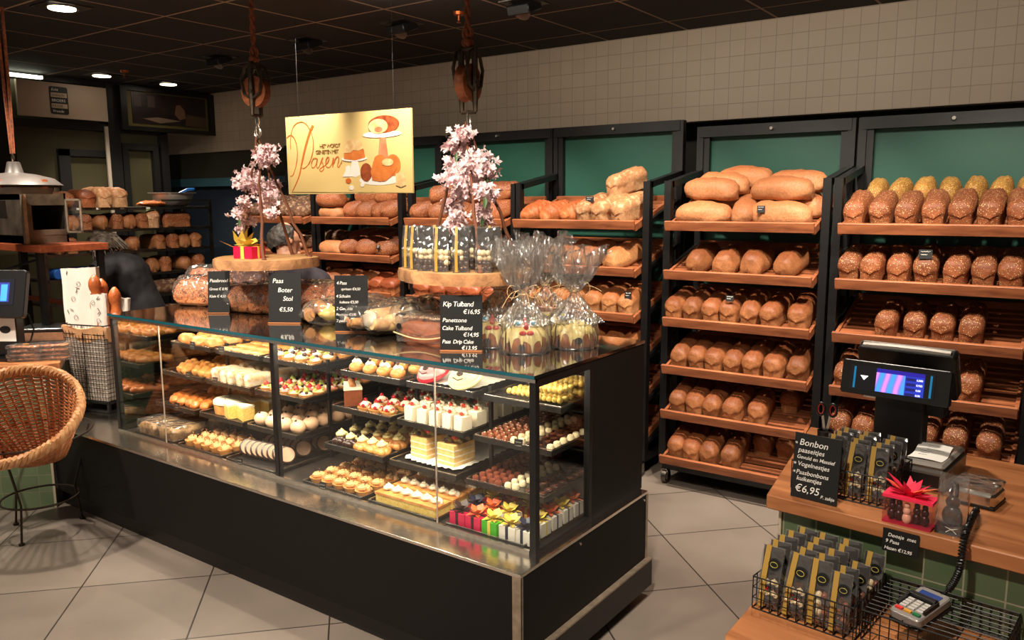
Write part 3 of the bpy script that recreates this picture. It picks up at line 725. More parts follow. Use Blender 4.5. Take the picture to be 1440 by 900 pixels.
cp('case_floor', MB().bb(GX0 + pw, GX1 - .02, GY0 + .01, GY1 - .02, BZ, BZ + .004), mat('case_floor_dark', hexc(46, 40, 36), .3), smooth=False)
for a, b in ((GX0 + pw, -3.602), (-3.596, -2.768), (-2.736, -1.853), (-1.847, GX1 - pw)):
    cp('front_pane', MB().bb(a, b, GY0 + .003, GY0 + .0045, BZ + .014, GZ - .02), GLASS, smooth=False)
cp('end_pane', MB().bb(GX1 - .012, GX1 - .0105, GY0 + pw, GYM, BZ + .02, GZ - .04), GLASS, smooth=False)
for x in (-3.599, -1.85):
    cp('pane_joint', MB().bb(x - .0022, x + .0022, GY0 + .001, GY0 + .006, BZ + .014, GZ - .02), mat('joint_silver', hexc(190, 175, 160), .3, metal=.5), smooth=False)
top = cp('glass_top', MB().bb(GX0 - .004, GX1 + .002, GY0 - .008, GY1 + .002, GZ - .012, GZ), mat('top_glass_black', hexc(26, 22, 20), .035, spec=.9, coat=1), smooth=False)
cp('glass_edge', MB().bb(GX0 - .004, GX1 + .002, GY0 - .011, GY0 - .0082, GZ - .012, GZ - .0005), mat('glass_edge_teal', hexc(20, 74, 84), .1), par=None, smooth=False)
LED = mat('led_strip', (1.0, .88, .70), emit=22)
for a, b in ((GX0 + .05, -2.79), (-2.73, GX1 - .05)):
    cp('led_strip', MB().bb(a, b, GY0 + .014, GY0 + .022, GZ - .026, GZ - .018), LED, smooth=False)
    l = lamp('case_light', 'AREA', ((a + b) / 2 - cc.x, GY0 + .03 - cc.y, GZ - .03 - cc.z), ((a + b) / 2 - cc.x, GY0 + .17 - cc.y, BZ - cc.z), 6.2, color=(1, .87, .68), parent=case, shape='RECTANGLE', size=abs(b - a), size_y=.02)
    l = lamp('case_light', 'AREA', ((a + b) / 2 - cc.x, 2.42 - cc.y, GZ - .02 - cc.z), ((a + b) / 2 - cc.x, 2.47 - cc.y, BZ - cc.z), 3.2, color=(1, .87, .68), parent=case, shape='RECTANGLE', size=abs(b - a), size_y=.02)
COLS = {'L1': (-3.90, -3.55), 'L2': (-3.51, -3.165), 'L3': (-3.125, -2.79), 'R1': (-2.60, -2.25), 'R2': (-2.21, -1.87), 'R3': (-1.815, -1.47)}
TIER = {1: (2.36, 2.84, .905), 2: (2.30, 2.80, .762), 3: (2.25, 2.78, .605), 4: (2.125, 2.62, .474)}
m = MB()
for x in (-3.53, -3.145, -2.775, -2.615, -2.23, -1.843):
    mm = MB()
    for y in (2.44, 2.77): mm.bb(x - .007, x + .007, y - .007, y + .007, BZ + .004, .93)
    for t in (1, 2, 3): mm.bb(x - .006, x + .006, TIER[t][0] + .03, 2.80, TIER[t][2] - .02, TIER[t][2] - .008)
    cp('shelf_support', mm, BLACK, smooth=False)
TRAYB = mat('tray_black', hexc(30, 27, 25), .3, var=.2, vs=40)
CN = {'L1': 'leftmost column', 'L2': 'second column', 'L3': 'third column', 'R1': 'fourth column', 'R2': 'fifth column', 'R3': 'rightmost column'}
TN = {1: 'top', 2: 'second', 3: 'third', 4: 'bottom'}
tray_p = {}
for cn, (a, b) in COLS.items():
    for t, (y0, y1, z) in TIER.items():
        if t not in tray_p:
            w_, d_ = .345, y1 - y0
            r = E('display_tray')
            MB().bb(-w_ / 2, w_ / 2, 0, d_, -.006, 0).build('base', TRAYB, r, smooth=False)
            MB().tube([(-w_ / 2, 0, .012), (w_ / 2, 0, .012), (w_ / 2, d_, .012), (-w_ / 2, d_, .012)], .0022, 6, closed=True).build('wire_rim', STEEL, r)
            m = MB(); m.bb(-w_ / 2, w_ / 2, -.002, .0, -.012, .008); m.bb(-w_ / 2, -w_ / 2 + .002, 0, d_, -.012, .008); m.bb(w_ / 2 - .002, w_ / 2, 0, d_, -.012, .008); m.bb(-w_ / 2, w_ / 2, d_ - .002, d_, -.012, .008)
            m.build('rim', TRAYB, r, smooth=False)
            tray_p[t] = Proto(r)
        tray_p[t].put(((a + b) / 2, y0, z), (0, 0, 0), 'black pastry tray, %s tier, %s of the display case' % (TN[t], CN[cn]), 'black trays in the display case', cat='tray')

# ------------------------------------------------------------------ pastry kit
def thing(name, parts, cat, label=''):
    r = E(name); r['category'] = cat; r['label'] = label
    for p in parts:
        n, mb, mt = p[:3]; o = mb.build(n, mt, r, **(p[3] if len(p) > 3 else {}))
    return r
CR = dict(
 cream=mat('whipped_cream', hexc(228, 214, 186), .5), creamy=mat('yellow_cream', hexc(232, 214, 150), .5), mocha=mat('mocha_cream', hexc(206, 160, 104), .5),
 crust=mat('pastry_crust', hexc(206, 140, 76), .5, var=.25, vs=40, bump=.3, bs=90), golden=mat('golden_pastry', hexc(222, 158, 84), .4, c2=hexc(176, 100, 44), vs=25, bump=.5, bs=60, coat=.2),
 crisp=mat('crisp_pastry', hexc(214, 128, 60), .38, c2=hexc(160, 72, 28), vs=30, bump=.5, bs=60, coat=.3), berry=mat('raspberry_red', hexc(176, 22, 40), .3), straw=mat('strawberry', hexc(206, 60, 46), .3),
 kiwi=mat('kiwi_green', hexc(130, 150, 50), .3, c2=hexc(186, 190, 90), vs=60), grape=mat('dark_grape', hexc(60, 34, 36), .2), choc=mat('dark_chocolate', hexc(50, 26, 18), .3), milk=mat('milk_chocolate', hexc(126, 66, 40), .3, var=.2, vs=60),
 milkr=mat('reddish_chocolate', hexc(120, 62, 44), .28, var=.2, vs=60), whitec=mat('white_chocolate', hexc(232, 212, 170), .35), pink=mat('pink_glaze', hexc(226, 130, 130), .3), peach=mat('peach_meringue', hexc(222, 178, 140), .45, var=.08, vs=20),
 sponge=mat('sponge_layers', hexc(222, 180, 110), .7, var=.15, vs=50), sugar=mat('icing_sugar', hexc(232, 220, 196), .8, c2=hexc(206, 160, 104), vs=34), paper=mat('doily_paper', hexc(238, 232, 220), .7),
 yellow=mat('yellow_crumble', hexc(226, 176, 70), .5, c2=hexc(240, 214, 130), vs=90, bump=.5, bs=120), raisin=mat('raisin_bread', hexc(96, 58, 34), .4, c2=hexc(190, 150, 100), vs=35, bump=.4), nut=mat('nut_pieces', hexc(150, 92, 46), .5),
 eye=mat('eye_white', hexc(240, 238, 232), .3), blue=mat('eye_blue', hexc(60, 160, 190), .3), redi=mat('icing_red', hexc(214, 48, 50), .35))
def swirl(mb, c, r, h, n=18, lobes=6, twist=.5, rings=8):
    """piped cream: a ridged rope wound in a shrinking spiral"""
    c = Vector(c); N_ = 30; turns = 2.4; pts = []; rs = []
    for i in range(N_ + 1):
        t = i / N_; a = 2 * PI * turns * t + lobes; rr_ = r * .62 * (1 - t) ** .8
        pts.append(c + Vector((rr_ * math.cos(a), rr_ * math.sin(a), h * (.16 + .70 * t ** 1.1)))); rs.append(r * .40 * (1 - .62 * t) * (1 + .10 * math.sin(i * 2.2)))
    pts.append(c + Vector((r * .03, 0, h * 1.05))); rs.append(r * .03)
    mb.tube(pts, rs, 7); return mb
def cup(mb, r, h, n=20, z=0, flare=.8): 
    mb.lathe([(r * flare, z), (r, z + h), (r * .9, z + h), (r * .85, z + h * .8)], n, wob=lambda a, i: 1 + (.03 * math.cos(n / 2 * a))); return mb
def fill_row(proto, cn, t, xs, ys, desc, cat, z=0, rot=(0, 0, 0), jit=.003, group=None, rr=6, same=False, sc=1.0):
    a, b = COLS[cn]; y0, y1, zz = TIER[t]; n = 0
    for j, y in enumerate(ys):
        for i, x in enumerate(xs):
            lab = desc if same else '%s, %s from the left, %s row' % (desc, ORD[i], ['front', 'second', 'third', 'fourth', 'fifth', 'sixth', 'seventh', 'eighth', 'ninth'][j])
            proto.put(((a + b) / 2 + x + rl.uniform(-jit, jit), y0 + y + rl.uniform(-jit, jit), zz + z), (rot[0], rot[1], rot[2] + R(rl.uniform(-rr, rr))), lab, group or ('%ss in the display case' % desc), sc * rl.uniform(.95, 1.05), cat)
# fourth column (R1): filled buns, raspberry tarts, cream puffs, mocha tarts
m1 = MB().ball((0, 0, .024), (.031, .036, .024), 14, 8); m2 = swirl(MB(), (0, 0, .038), .026, .028); m3 = MB().ball((.004, -.004, .066), .007, 8, 6)
bun = Proto(thing('cream_bun', [('bun', m1, CR['golden']), ('cream', m2, CR['cream']), ('topping', m3, CR['choc'])], 'pastry'))
fill_row(bun, 'R1', 1, lin(-.125, .125, 4), lin(.045, .36, 4), 'round bun with piped white cream', 'pastry')
m1 = cup(MB(), .036, .018); m2 = swirl(MB(), (0, 0, .016), .03, .03); m3 = MB()
for k in range(5): m3.ball((.022 * math.cos(k * 1.257), .022 * math.sin(k * 1.257), .026), .0075, 8, 6)
m3.ball((0, 0, .047), .008, 8, 6)
rt = Proto(thing('raspberry_tart', [('shell', m1, CR['crust']), ('cream', m2, CR['cream']), ('raspberries', m3, CR['berry'])], 'tart'))
fill_row(rt, 'R1', 2, lin(-.02, .12, 3), lin(.045, .36, 4), 'raspberry tart with cream', 'tart')
m1 = MB().prism([(-.03, 0), (.03, 0), (.024, .10), (-.024, .10)], 0, .055); m2 = MB().prism([(-.031, -.002), (.031, -.002), (.025, .102), (-.025, .102)], .055, .064)
m3 = MB()
for k in range(4): m3.ball((0, .015 + .024 * k, .068), (.012, .009, .008), 8, 6)
cs = thing('cake_slice', [('cake', m1, CR['milk'], dict(smooth=False)), ('cream_layer', m2, CR['cream'], dict(smooth=False)), ('topping', m3, CR['nut'])], 'cake')
T(cs, 'tall slice of brown layer cake beside the raspberry tarts', 'cake'); cs.location = (-2.53, 2.36, .764); cs.rotation_euler = (0, 0, R(50)); cs.scale = (1.3,) * 3
m1 = MB()
for k in range(6): m1.ball((.02 * math.cos(k * 1.05), .02 * math.sin(k * 1.05), .016), (.018, .018, .016), 10, 6)
m1.ball((0, 0, .02), (.026, .026, .02), 10, 6); m2 = swirl(MB(), (0, 0, .032), .026, .032, lobes=7)
pf1 = thing('cream_puff', [('puff', m1, CR['golden']), ('cream', m2, CR['creamy'])], 'pastry')
m1b = MB(); m1b.v = list(m1.v); m1b.f = list(m1.f); m1b.m = list(m1.m)
pf2 = thing('cream_puff', [('puff', m1b, CR['choc']), ('cream', swirl(MB(), (0, 0, .032), .026, .032, lobes=7), CR['creamy'])], 'pastry')
fill_row(Proto(pf2), 'R1', 3, lin(-.125, -.06, 2), lin(.05, .40, 5), 'chocolate cream puff', 'pastry', sc=1.1)
fill_row(Proto(pf1), 'R1', 3, lin(.015, .13, 3), lin(.045, .42, 5), 'golden cream puff', 'pastry', sc=1.1)
m1 = cup(MB(), .034, .02); m2 = swirl(MB(), (0, 0, .018), .031, .024); m3 = MB()
m3.tube([(-.012, 0, .034), (-.014, 0, .05), (0, .002, .056), (.012, 0, .048), (.006, 0, .036)], .0013, 5)
mt_ = Proto(thing('mocha_tart', [('shell', m1, CR['crust']), ('cream', m2, CR['mocha']), ('chocolate_curl', m3, CR['choc'])], 'tart'))
fill_row(mt_, 'R1', 4, lin(-.135, .135, 5), lin(.05, .44, 6), 'mocha cream tart', 'tart', sc=1.02)
# fifth column (R2)
def face_cake(glaze, lab, loc, rz):
    m1 = MB().ball((0, 0, .034), (.055, .062, .034), 18, 9); m2 = MB().tube([(.052 * math.cos(a), .058 * math.sin(a), .03) for a in [2 * PI * k / 24 for k in range(24)]], .009, 8, closed=True)
    m3 = MB(); m3.ball((0, -.026, .064), (.013, .011, .008), 10, 6); m4 = MB()
    for s_ in (-1, 1): m4.ball((s_ * .02, .012, .068), (.007, .007, .005), 8, 6)
    m4.tube([(-.02, -.044, .060), (0, -.050, .055), (.02, -.044, .060)], .0022, 5)
    r = thing('face_cake', [('bun', m1, glaze), ('glaze_ring', m2, CR['berry'] if glaze == CR['pink'] else CR['creamy']), ('nose', m3, CR['choc']), ('eyes', m4, CR['choc'])], 'cake')
    T(r, lab, 'cake', 'round animal face cakes'); r.location = loc; r.rotation_euler = (R(26), 0, R(rz)); r.scale = (1.15,) * 3; return r
face_cake(CR['pink'], 'round pink glazed cake with a face on the upper tray', (-2.12, 2.44, .925), -6)
face_cake(CR['creamy'], 'round yellow cream cake with a face on the upper tray', (-1.95, 2.43, .925), 8)
def doily(cn, t, lab):
    m = MB(); poly = []
    for k in range(72):
        a = 2 * PI * k / 72; c_, s_ = math.cos(a), math.sin(a); q = 1 / max(abs(c_), abs(s_)) ** .82; r_ = (1 + .035 * math.cos(k * PI)) * q
        poly.append((.15 * c_ * r_, .20 * s_ * r_))
    m.prism(poly, 0, .0012); o = m.build('doily', CR['paper'], smooth=False); a, b = COLS[cn]; y0, y1, z = TIER[t]
    o.location = ((a + b) / 2, y0 + .235, z + .013); T(o, lab, 'doily'); return o
doily('R2', 1, 'white paper doily under the two face cakes'); doily('R2', 3, 'white scalloped doily under the two cream cake slices')
m1 = MB().bb(-.024, .024, -.03, .03, 0, .062); m2 = swirl(MB(), (-.003, .006, .062), .022, .026); m3 = MB().ball((.006, -.014, .072), (.009, .009, .008), 8, 6)
m4 = MB().tube([(-.006, .006, .07), (-.012, .004, .092), (-.002, .003, .104), (.008, .004, .096)], .0013, 5)
wc = Proto(thing('cream_cake', [('cake', m1, CR['cream'], dict(bevel=.003)), ('cream', m2, CR['cream']), ('strawberry', m3, CR['straw']), ('chocolate_curl', m4, CR['choc'])], 'cake'))
fill_row(wc, 'R2', 2, lin(-.13, .13, 5), lin(.05, .40, 5), 'tall white cream cake', 'cake', rr=12)
for i, (dx, dy) in enumerate(((-.075, .10), (.075, .09))):
    m1 = MB().bb(-.045, .045, -.06, .06, 0, .085); m2 = MB()
    for q in range(3): m2.bb(-.0462, .0462, -.0612, .0612, .012 + .024 * q, .017 + .024 * q)
    m3 = MB(); 
    for a_, b_ in ((-.02, -.03), (.02, -.01), (-.018, .025), (.018, .035)): swirl(m3, (a_, b_, .085), .022, .03)
    m4 = MB().ball((-.006, -.052, .098), (.013, .006, .01), 12, 8); m5 = MB().ball((.022, -.03, .112), (.014, .012, .012), 8, 6).ball((-.02, .0, .112), (.012, .012, .01), 8, 6)
    r = thing('cream_slice', [('cake', m1, CR['sponge'], dict(smooth=False)), ('cream_layers', m2, CR['cream'], dict(smooth=False)), ('cream', m3, CR['creamy']), ('chocolate_disc', m4, CR['choc']), ('fruit', m5, CR['straw'])], 'cake')
    T(r, ['layered cream cake slice with a chocolate disc, left on the doily', 'layered cream cake slice with a chocolate disc, right on the doily'][i], 'cake', 'cream slices on the doily')
    r.location = (-2.04 + dx, 2.25 + dy + .03, .62); r.rotation_euler = (0, 0, R(-4)); r.scale = (1.0,) * 3
mk = []
for i, dy in enumerate((.06, .16, .26, .36)):
    m1 = MB().bb(-.155, .155, -.042, .042, 0, .03); m2 = MB().bb(-.158, .158, -.045, .045, .03, .04); m3 = MB()
    for k in range(6): swirl(m3, (-.125 + .05 * k, 0, .038), .027, .032)
    r = thing('custard_slice', [('custard', m1, CR['yellow'], dict(smooth=False)), ('pastry_lid', m2, CR['golden'], dict(smooth=False)), ('cream', m3, CR['cream'])], 'cake')
    T(r, 'long custard slab with a row of piped cream, %s from the front' % ORD[i], 'cake', 'custard slabs on the bottom tray'); r.location = (-2.04, 2.13 + dy, .476)
# rightmost column (R3)
for i, (x, y, z) in enumerate(((.07, .10, 0), (.075, .24, 0), (.07, .105, .036), (.075, .245, .036), (-.06, .12, 0))):
    m1 = MB()
    for k in range(6):
        for q in range(3): m1.ball((-.055 + .022 * k, -.036 + .036 * q, .015), (.011, .016, .012), 8, 6)
    bx = MB().bb(-.07, .07, -.06, .06, 0, .033)
    r = thing('pastry_box', [('tartlets', m1, CR['yellow']), ('clear_box', bx, GLASS, dict(smooth=False))], 'box')
    T(r, 'clear box of small yellow tartlets, ' + ['lower, front right', 'lower, back right', 'upper, front right', 'upper, back right', 'alone at the left'][i] + ', top right tray', 'box', 'clear boxes of yellow tartlets'); r.location = (-1.64 + x, 2.36 + y, .906 + z)
def choco(kind):
    if kind == 'milk': return Proto(thing('praline', [('shell', MB().lathe([(.013, 0), (.0135, .008), (.010, .014), (.0006, .016)], 12), CR['milk']), ('topping', MB().ball((0, 0, .016), (.004, .003, .002), 6, 4), CR['whitec'])], 'chocolate'))
    if kind == 'red': return Proto(thing('praline', [('shell', MB().lathe([(.013, 0), (.014, .009), (.011, .017), (.0006, .021)], 12), CR['milkr'])], 'chocolate'))
    if kind == 'white': return Proto(thing('praline', [('shell', MB().lathe([(.013, 0), (.0145, .009), (.011, .019), (.0006, .023)], 12), CR['whitec'])], 'chocolate'))
    return Proto(thing('praline', [('shell', MB().lathe([(.017, 0), (.0165, .008), (.014, .010), (.0006, .011)], 12), CR['choc']), ('topping', MB().tube([(.009 * math.cos(a), .009 * math.sin(a), .011) for a in [PI * k / 4 for k in range(8)]], .0013, 5, closed=True), CR['milk'])], 'chocolate'))
ch = {k: choco(k) for k in ('milk', 'red', 'white', 'dark')}
fill_row(ch['milk'], 'R3', 2, lin(-.15, -.05, 4), lin(.03, .42, 12), 'round milk chocolate praline with a pale dot', 'chocolate', same=True, group='milk chocolate pralines, second tray', z=.001)
fill_row(ch['white'], 'R3', 2, lin(-.01, .02, 2), lin(.03, .40, 9), 'white praline in the two middle rows of the second right tray', 'chocolate', same=True, group='white pralines, second tray', z=.001)
fill_row(ch['dark'], 'R3', 2, lin(.065, .10, 2), lin(.03, .42, 9), 'flat dark praline in the right rows of the second tray', 'chocolate', same=True, group='dark pralines, second tray', z=.001)
fill_row(ch['white'], 'R3', 2, [.145], lin(.03, .40, 9), 'white praline in the outermost right row of the second tray', 'chocolate', same=True, group='white pralines at the tray edge', z=.001)
fill_row(ch['red'], 'R3', 3, lin(-.15, -.045, 4), lin(.03, .44, 12), 'glossy reddish round praline in the left rows of the third tray', 'chocolate', same=True, group='reddish pralines, third tray', z=.001)
fill_row(ch['white'], 'R3', 3, lin(-.005, .03, 2), lin(.03, .30, 7), 'white topped praline in the middle of the third right tray', 'chocolate', same=True, group='white pralines, third tray', z=.001)
fill_row(ch['dark'], 'R3', 3, lin(.09, .14, 2), lin(.03, .36, 8), 'large flat dark praline along the right of the third tray', 'chocolate', same=True, group='dark pralines, third tray', z=.001)
def gift(c, rib, lab, loc, rz, bowc, sc=1.0, nm='gift_box', tilt=0):
    r = E(nm, loc, (R(tilt), 0, R(rz))); T(r, lab, 'gift box'); r.scale = (sc,) * 3
    MB().prism([(-.034, -.03), (.034, -.03), (.034, .03), (-.034, .03)], 0, .05).build('box', c, r, smooth=False, bevel=.001)
    m = MB(); m.bb(-.006, .006, -.031, .031, 0, .0515); m.bb(-.035, .035, -.0035, .0035, 0, .0512)
    m.build('ribbon', rib, r, smooth=False)
    m = MB()
    for k in range(5):
        a = k * 1.257 + .4; d = Vector((math.cos(a), math.sin(a), 0)); q = Vector((-d.y, d.x, 0))
        c0 = Vector((0, 0, .052)); t1 = c0 + d * .034 + Vector((0, 0, .03)); 
        m.add([c0, c0 + d * .02 + q * .016 + Vector((0, 0, .022)), t1, c0 + d * .022 - q * .016 + Vector((0, 0, .016))], [(0, 1, 2, 3)])
        m.add([c0 + d * .0, c0 + d * .026 + q * .01 + Vector((0, 0, .006)), c0 + d * .045 + Vector((0, 0, .004)), c0 + d * .026 - q * .01 + Vector((0, 0, .008))], [(0, 1, 2, 3)])
    m.ball((0, 0, .058), (.009, .009, .006), 8, 5)
    m.build('bow', bowc, r, smooth=False)
    return r
G = dict(pink=mat('box_pink', hexc(206, 20, 72), .35), green=mat('box_green', hexc(70, 168, 30), .35), white=mat('box_white', hexc(222, 212, 196), .4), red=mat('box_red', hexc(196, 40, 30), .35), brown=mat('ribbon_brown', hexc(52, 30, 26), .35), yel=mat('ribbon_gold', hexc(226, 196, 84), .35), org=mat('ribbon_orange', hexc(226, 110, 60), .35), bl=mat('ribbon_navy', hexc(40, 42, 62), .35))
gb = [('pink', 'brown', 'brown', -.135, .045, 'pink gift box with a dark ribbon, leftmost in front'), ('pink', 'brown', 'org', -.062, .045, 'pink gift box with an orange bow, second in front'), ('green', 'yel', 'yel', .012, .045, 'bright green gift box with a gold bow'),
      ('white', 'bl', 'yel', .088, .045, 'white gift box with a navy ribbon and gold bow'), ('white', 'bl', 'bl', .150, .05, 'white gift box in the front right corner of the case'), ('red', 'bl', 'bl', -.13, .125, 'red gift box with navy bow, second row left'),
      ('red', 'yel', 'org', -.055, .13, 'red gift box with orange bow, second row'), ('white', 'yel', 'yel', .02, .13, 'white gift box with large gold bow, second row'), ('white', 'yel', 'yel', .145, .13, 'white gift box with gold ribbon by the end pane, second'),
      ('white', 'bl', 'org', .145, .205, 'white gift box with orange bow by the end pane, third'), ('white', 'bl', 'yel', .145, .28, 'white gift box by the end pane, fourth from front'), ('pink', 'yel', 'yel', -.12, .22, 'pink gift box with gold bow, third row left'), ('white', 'yel', 'org', -.03, .22, 'white gift box with orange bow, third row'),
      ('red', 'yel', 'yel', .05, .22, 'red gift box with gold bow, third row'), ('white', 'bl', 'org', .145, .355, 'white gift box by the end pane, rearmost')]
for c_, r_, b_, x, y, lab in gb: gift(G[c_], G[r_], lab, (-1.642 + x, 2.125 + y, .475), rl.uniform(-4, 4), G[b_])
# left bay ------------------------------------------------------------
def roll_mb(L, W, H, ridges=5, seed=0):
    mb = loaf_mesh(W, L, H, 'bat', seed, nv=22); mb.v = [(x, y, z + (.10 * H * math.sin(y / L * 2 * PI * ridges + x / W * 2.5) if z > H * .3 else 0)) for x, y, z in mb.v]; return mb
def simple(name, mk, mt, cat, n=2): 
    rs = []
    for i in range(n):
        o = mk(i).build(name, mt, angle=80); o['category'] = cat; rs.append(o)
    return Proto(rs)
puffy = simple('puff_pastry', lambda i: roll_mb(.10, .085, .045, 2, i + 200), CR['golden'], 'pastry')
fill_row(puffy, 'L1', 1, lin(-.12, .12, 3), lin(.06, .38, 4), 'golden turnover pastry', 'pastry', rot=(0, 0, R(70)), z=.001)
rolls = simple('pastry_roll', lambda i: roll_mb(.20, .055, .042, 3, i + 210), CR['golden'], 'pastry')
fill_row(rolls, 'L1', 2, lin(-.125, .135, 5), [.12, .33], 'long golden pastry roll', 'pastry', rot=(0, 0, R(28)), z=.001)
crisp = simple('crisp_roll', lambda i: roll_mb(.20, .06, .038, 5, i + 220), CR['crisp'], 'pastry')
fill_row(crisp, 'L1', 3, lin(-.13, .13, 5), [.12, .34], 'crisp glazed pastry strip', 'pastry', rot=(0, 0, R(30)), z=.001)
slab_ = []
for i in range(2):
    m1 = loaf_mesh(.15, .19, .062, 'tin', i + 230); slab_.append(thing('raisin_slab', [('cake', m1, CR['raisin']), ('wrapper', MB().bb(-.078, .078, -.1, .1, -.0, .068), CELLO, dict(bevel=.006))], 'cake'))
fill_row(Proto(slab_), 'L1', 4, [-.085, .08], [.115, .33], 'wrapped dark raisin cake slab', 'cake', rr=2, z=.001)
flat = simple('round_cookie', lambda i: loaf_mesh(.085, .085, .022, 'round', i + 240), CR['golden'], 'pastry')
fill_row(flat, 'L2', 1, lin(-.12, .12, 4), lin(.05, .40, 5), 'flat golden almond cookie', 'cookie', z=.001)
m1 = loaf_mesh(.075, .14, .065, 'bat', 250)
sug = simple('sugared_slice', lambda i: loaf_mesh(.06, .13, .065, 'tin', i + 250), CR['sugar'], 'pastry')
fill_row(sug, 'L2', 2, lin(-.13, .13, 5), [.08, .24, .40], 'white sugared stollen slice', 'pastry', z=.001, rot=(0, 0, R(-10)))
ck = thing('round_cake', [('cake', MB().lathe([(.085, 0), (.09, .05), (.088, .055)], 32), CR['crust']), ('icing', MB().lathe([(.092, .05), (.091, .062), (.084, .068), (.04, .069)], 32, wob=lambda a, i: 1 + .012 * math.sin(9 * a)), CR['cream']), ('sprinkles', MB().ball((.03, .02, .069), .004, 6, 4).ball((-.03, .01, .069), .004, 6, 4).ball((0, -.04, .069), .004, 6, 4), CR['nut'])], 'cake')
T(ck, 'whole round cake with white icing on the third tier', 'cake'); ck.location = (-3.41, 2.37, .607)
m1 = MB().prism([(-.03, 0), (.03, 0), (.004, .10), (-.004, .10)], 0, .055); m2 = MB().prism([(-.031, -.001), (.031, -.001), (.005, .101), (-.005, .101)], .055, .064)
sl = Proto(thing('cake_wedge', [('cake', m1, CR['yellow'], dict(smooth=False)), ('icing', m2, CR['cream'], dict(smooth=False))], 'cake'))
for i, (x, y) in enumerate(((-3.285, 2.29), (-3.20, 2.31), (-3.26, 2.41), (-3.19, 2.45), (-3.24, 2.54))):
    sl.put((x, y, .607), (0, 0, R(150 - 70 + i * 6)), 'pale cake wedge beside the round white cake, %s from the front' % ORD[i], 'cake wedges beside the round cake', 1.1, 'cake')
m1 = cup(MB(), .034, .026); m2 = swirl(MB(), (0, 0, .024), .03, .026, lobes=5); m3 = MB()
for k in range(3): m3.tube([(.012 * math.cos(k * 2.1), .012 * math.sin(k * 2.1), .04), (.016 * math.cos(k * 2.1), .016 * math.sin(k * 2.1), .058), (.006 * math.cos(k * 2.1), .006 * math.sin(k * 2.1), .062)], .0015, 5)
nt2 = Proto(thing('caramel_tart', [('shell', m1, CR['crust']), ('cream', m2, CR['mocha']), ('caramel_curls', m3, CR['nut'])], 'tart'))
fill_row(nt2, 'L2', 4, lin(-.13, .13, 5), [.05, .12, .19], 'caramel tart with sugar curls', 'tart')
# third column
m1 = cup(MB(), .036, .02); m2 = swirl(MB(), (0, 0, .018), .03, .018); m3 = MB(); m4 = MB()
m3.ball((.012, -.008, .036), (.013, .013, .009), 10, 6); m4.ball((-.013, .006, .036), (.012, .012, .01), 10, 6)
ft = Proto([thing('fruit_tart', [('shell', m1, CR['crust']), ('cream', m2, CR['cream']), ('kiwi', m3, CR['kiwi']), ('grape', m4, CR['grape'])], 'tart')])
fill_row(ft, 'L3', 1, lin(-.125, .125, 4), lin(.05, .42, 5), 'kiwi and cream tart', 'tart', rr=170)
def ftart(a, b, c):
    m1 = cup(MB(), .033, .018); m2 = MB().ball((0, 0, .018), (.028, .028, .012), 12, 6); m3 = MB().lathe([(.012, .024), (.014, .032), (.008, .044), (.0006, .05)], 10, (.004, -.002, 0)); m4 = MB()
    for k in range(4): m4.ball((.02 * math.cos(k * 1.57 + .6), .02 * math.sin(k * 1.57 + .6), .026), (.008, .008, .007), 8, 5)
    return thing('berry_tart', [('shell', m1, CR['crust']), ('custard', m2, a), ('top_fruit', m3, b), ('side_fruit', m4, c)], 'tart')
fp = Proto([ftart(CR['creamy'], CR['straw'], CR['kiwi']), ftart(CR['cream'], CR['kiwi'], CR['grape']), ftart(CR['pink'], CR['berry'], CR['whitec'])])
fill_row(fp, 'L3', 2, lin(-.135, .135, 5), lin(.045, .42, 6), 'mixed fruit tart', 'tart', rr=90)
pe = Proto(thing('meringue_dome', [('dome', MB().ball((0, 0, .03), (.036, .036, .032), 14, 9).xform(Matrix.Identity(4)), CR['peach']), ('cherry', MB().ball((0, -.012, .061), .006, 8, 6), CR['choc'])], 'pastry'))
fill_row(pe, 'L3', 3, lin(-.125, .125, 4), lin(.05, .44, 6), 'peach coloured dome cake with a dark dot', 'cake')
ringm = [('biscuit', MB().lathe([(.034, 0), (.038, .004), (.038, .014), (.034, .018)], 20), mat('marzipan', hexc(204, 160, 128), .6, var=.1, vs=40)), ('chocolate_rim', MB().lathe([(.034, -.0005), (.0395, .001), (.041, .006), (.041, .013), (.0395, .0175), (.034, .019)], 20, cap=False), CR['choc'])]
rc = Proto(thing('marzipan_disc', ringm, 'cookie'))
for j, (yy, n_) in enumerate(((.10, 8), (.21, 7), (.32, 7))):
    for i in range(n_):
        rc.put((-3.10 + .034 * i + .02 * j, 2.125 + yy + .004 * i, .474 + .036), (R(62), 0, R(62)), 'marzipan disc with a chocolate rim, %s from the left, %s row' % (ORD[i], ['front', 'middle', 'back'][j]), 'leaning marzipan discs', 1.0, 'cookie')
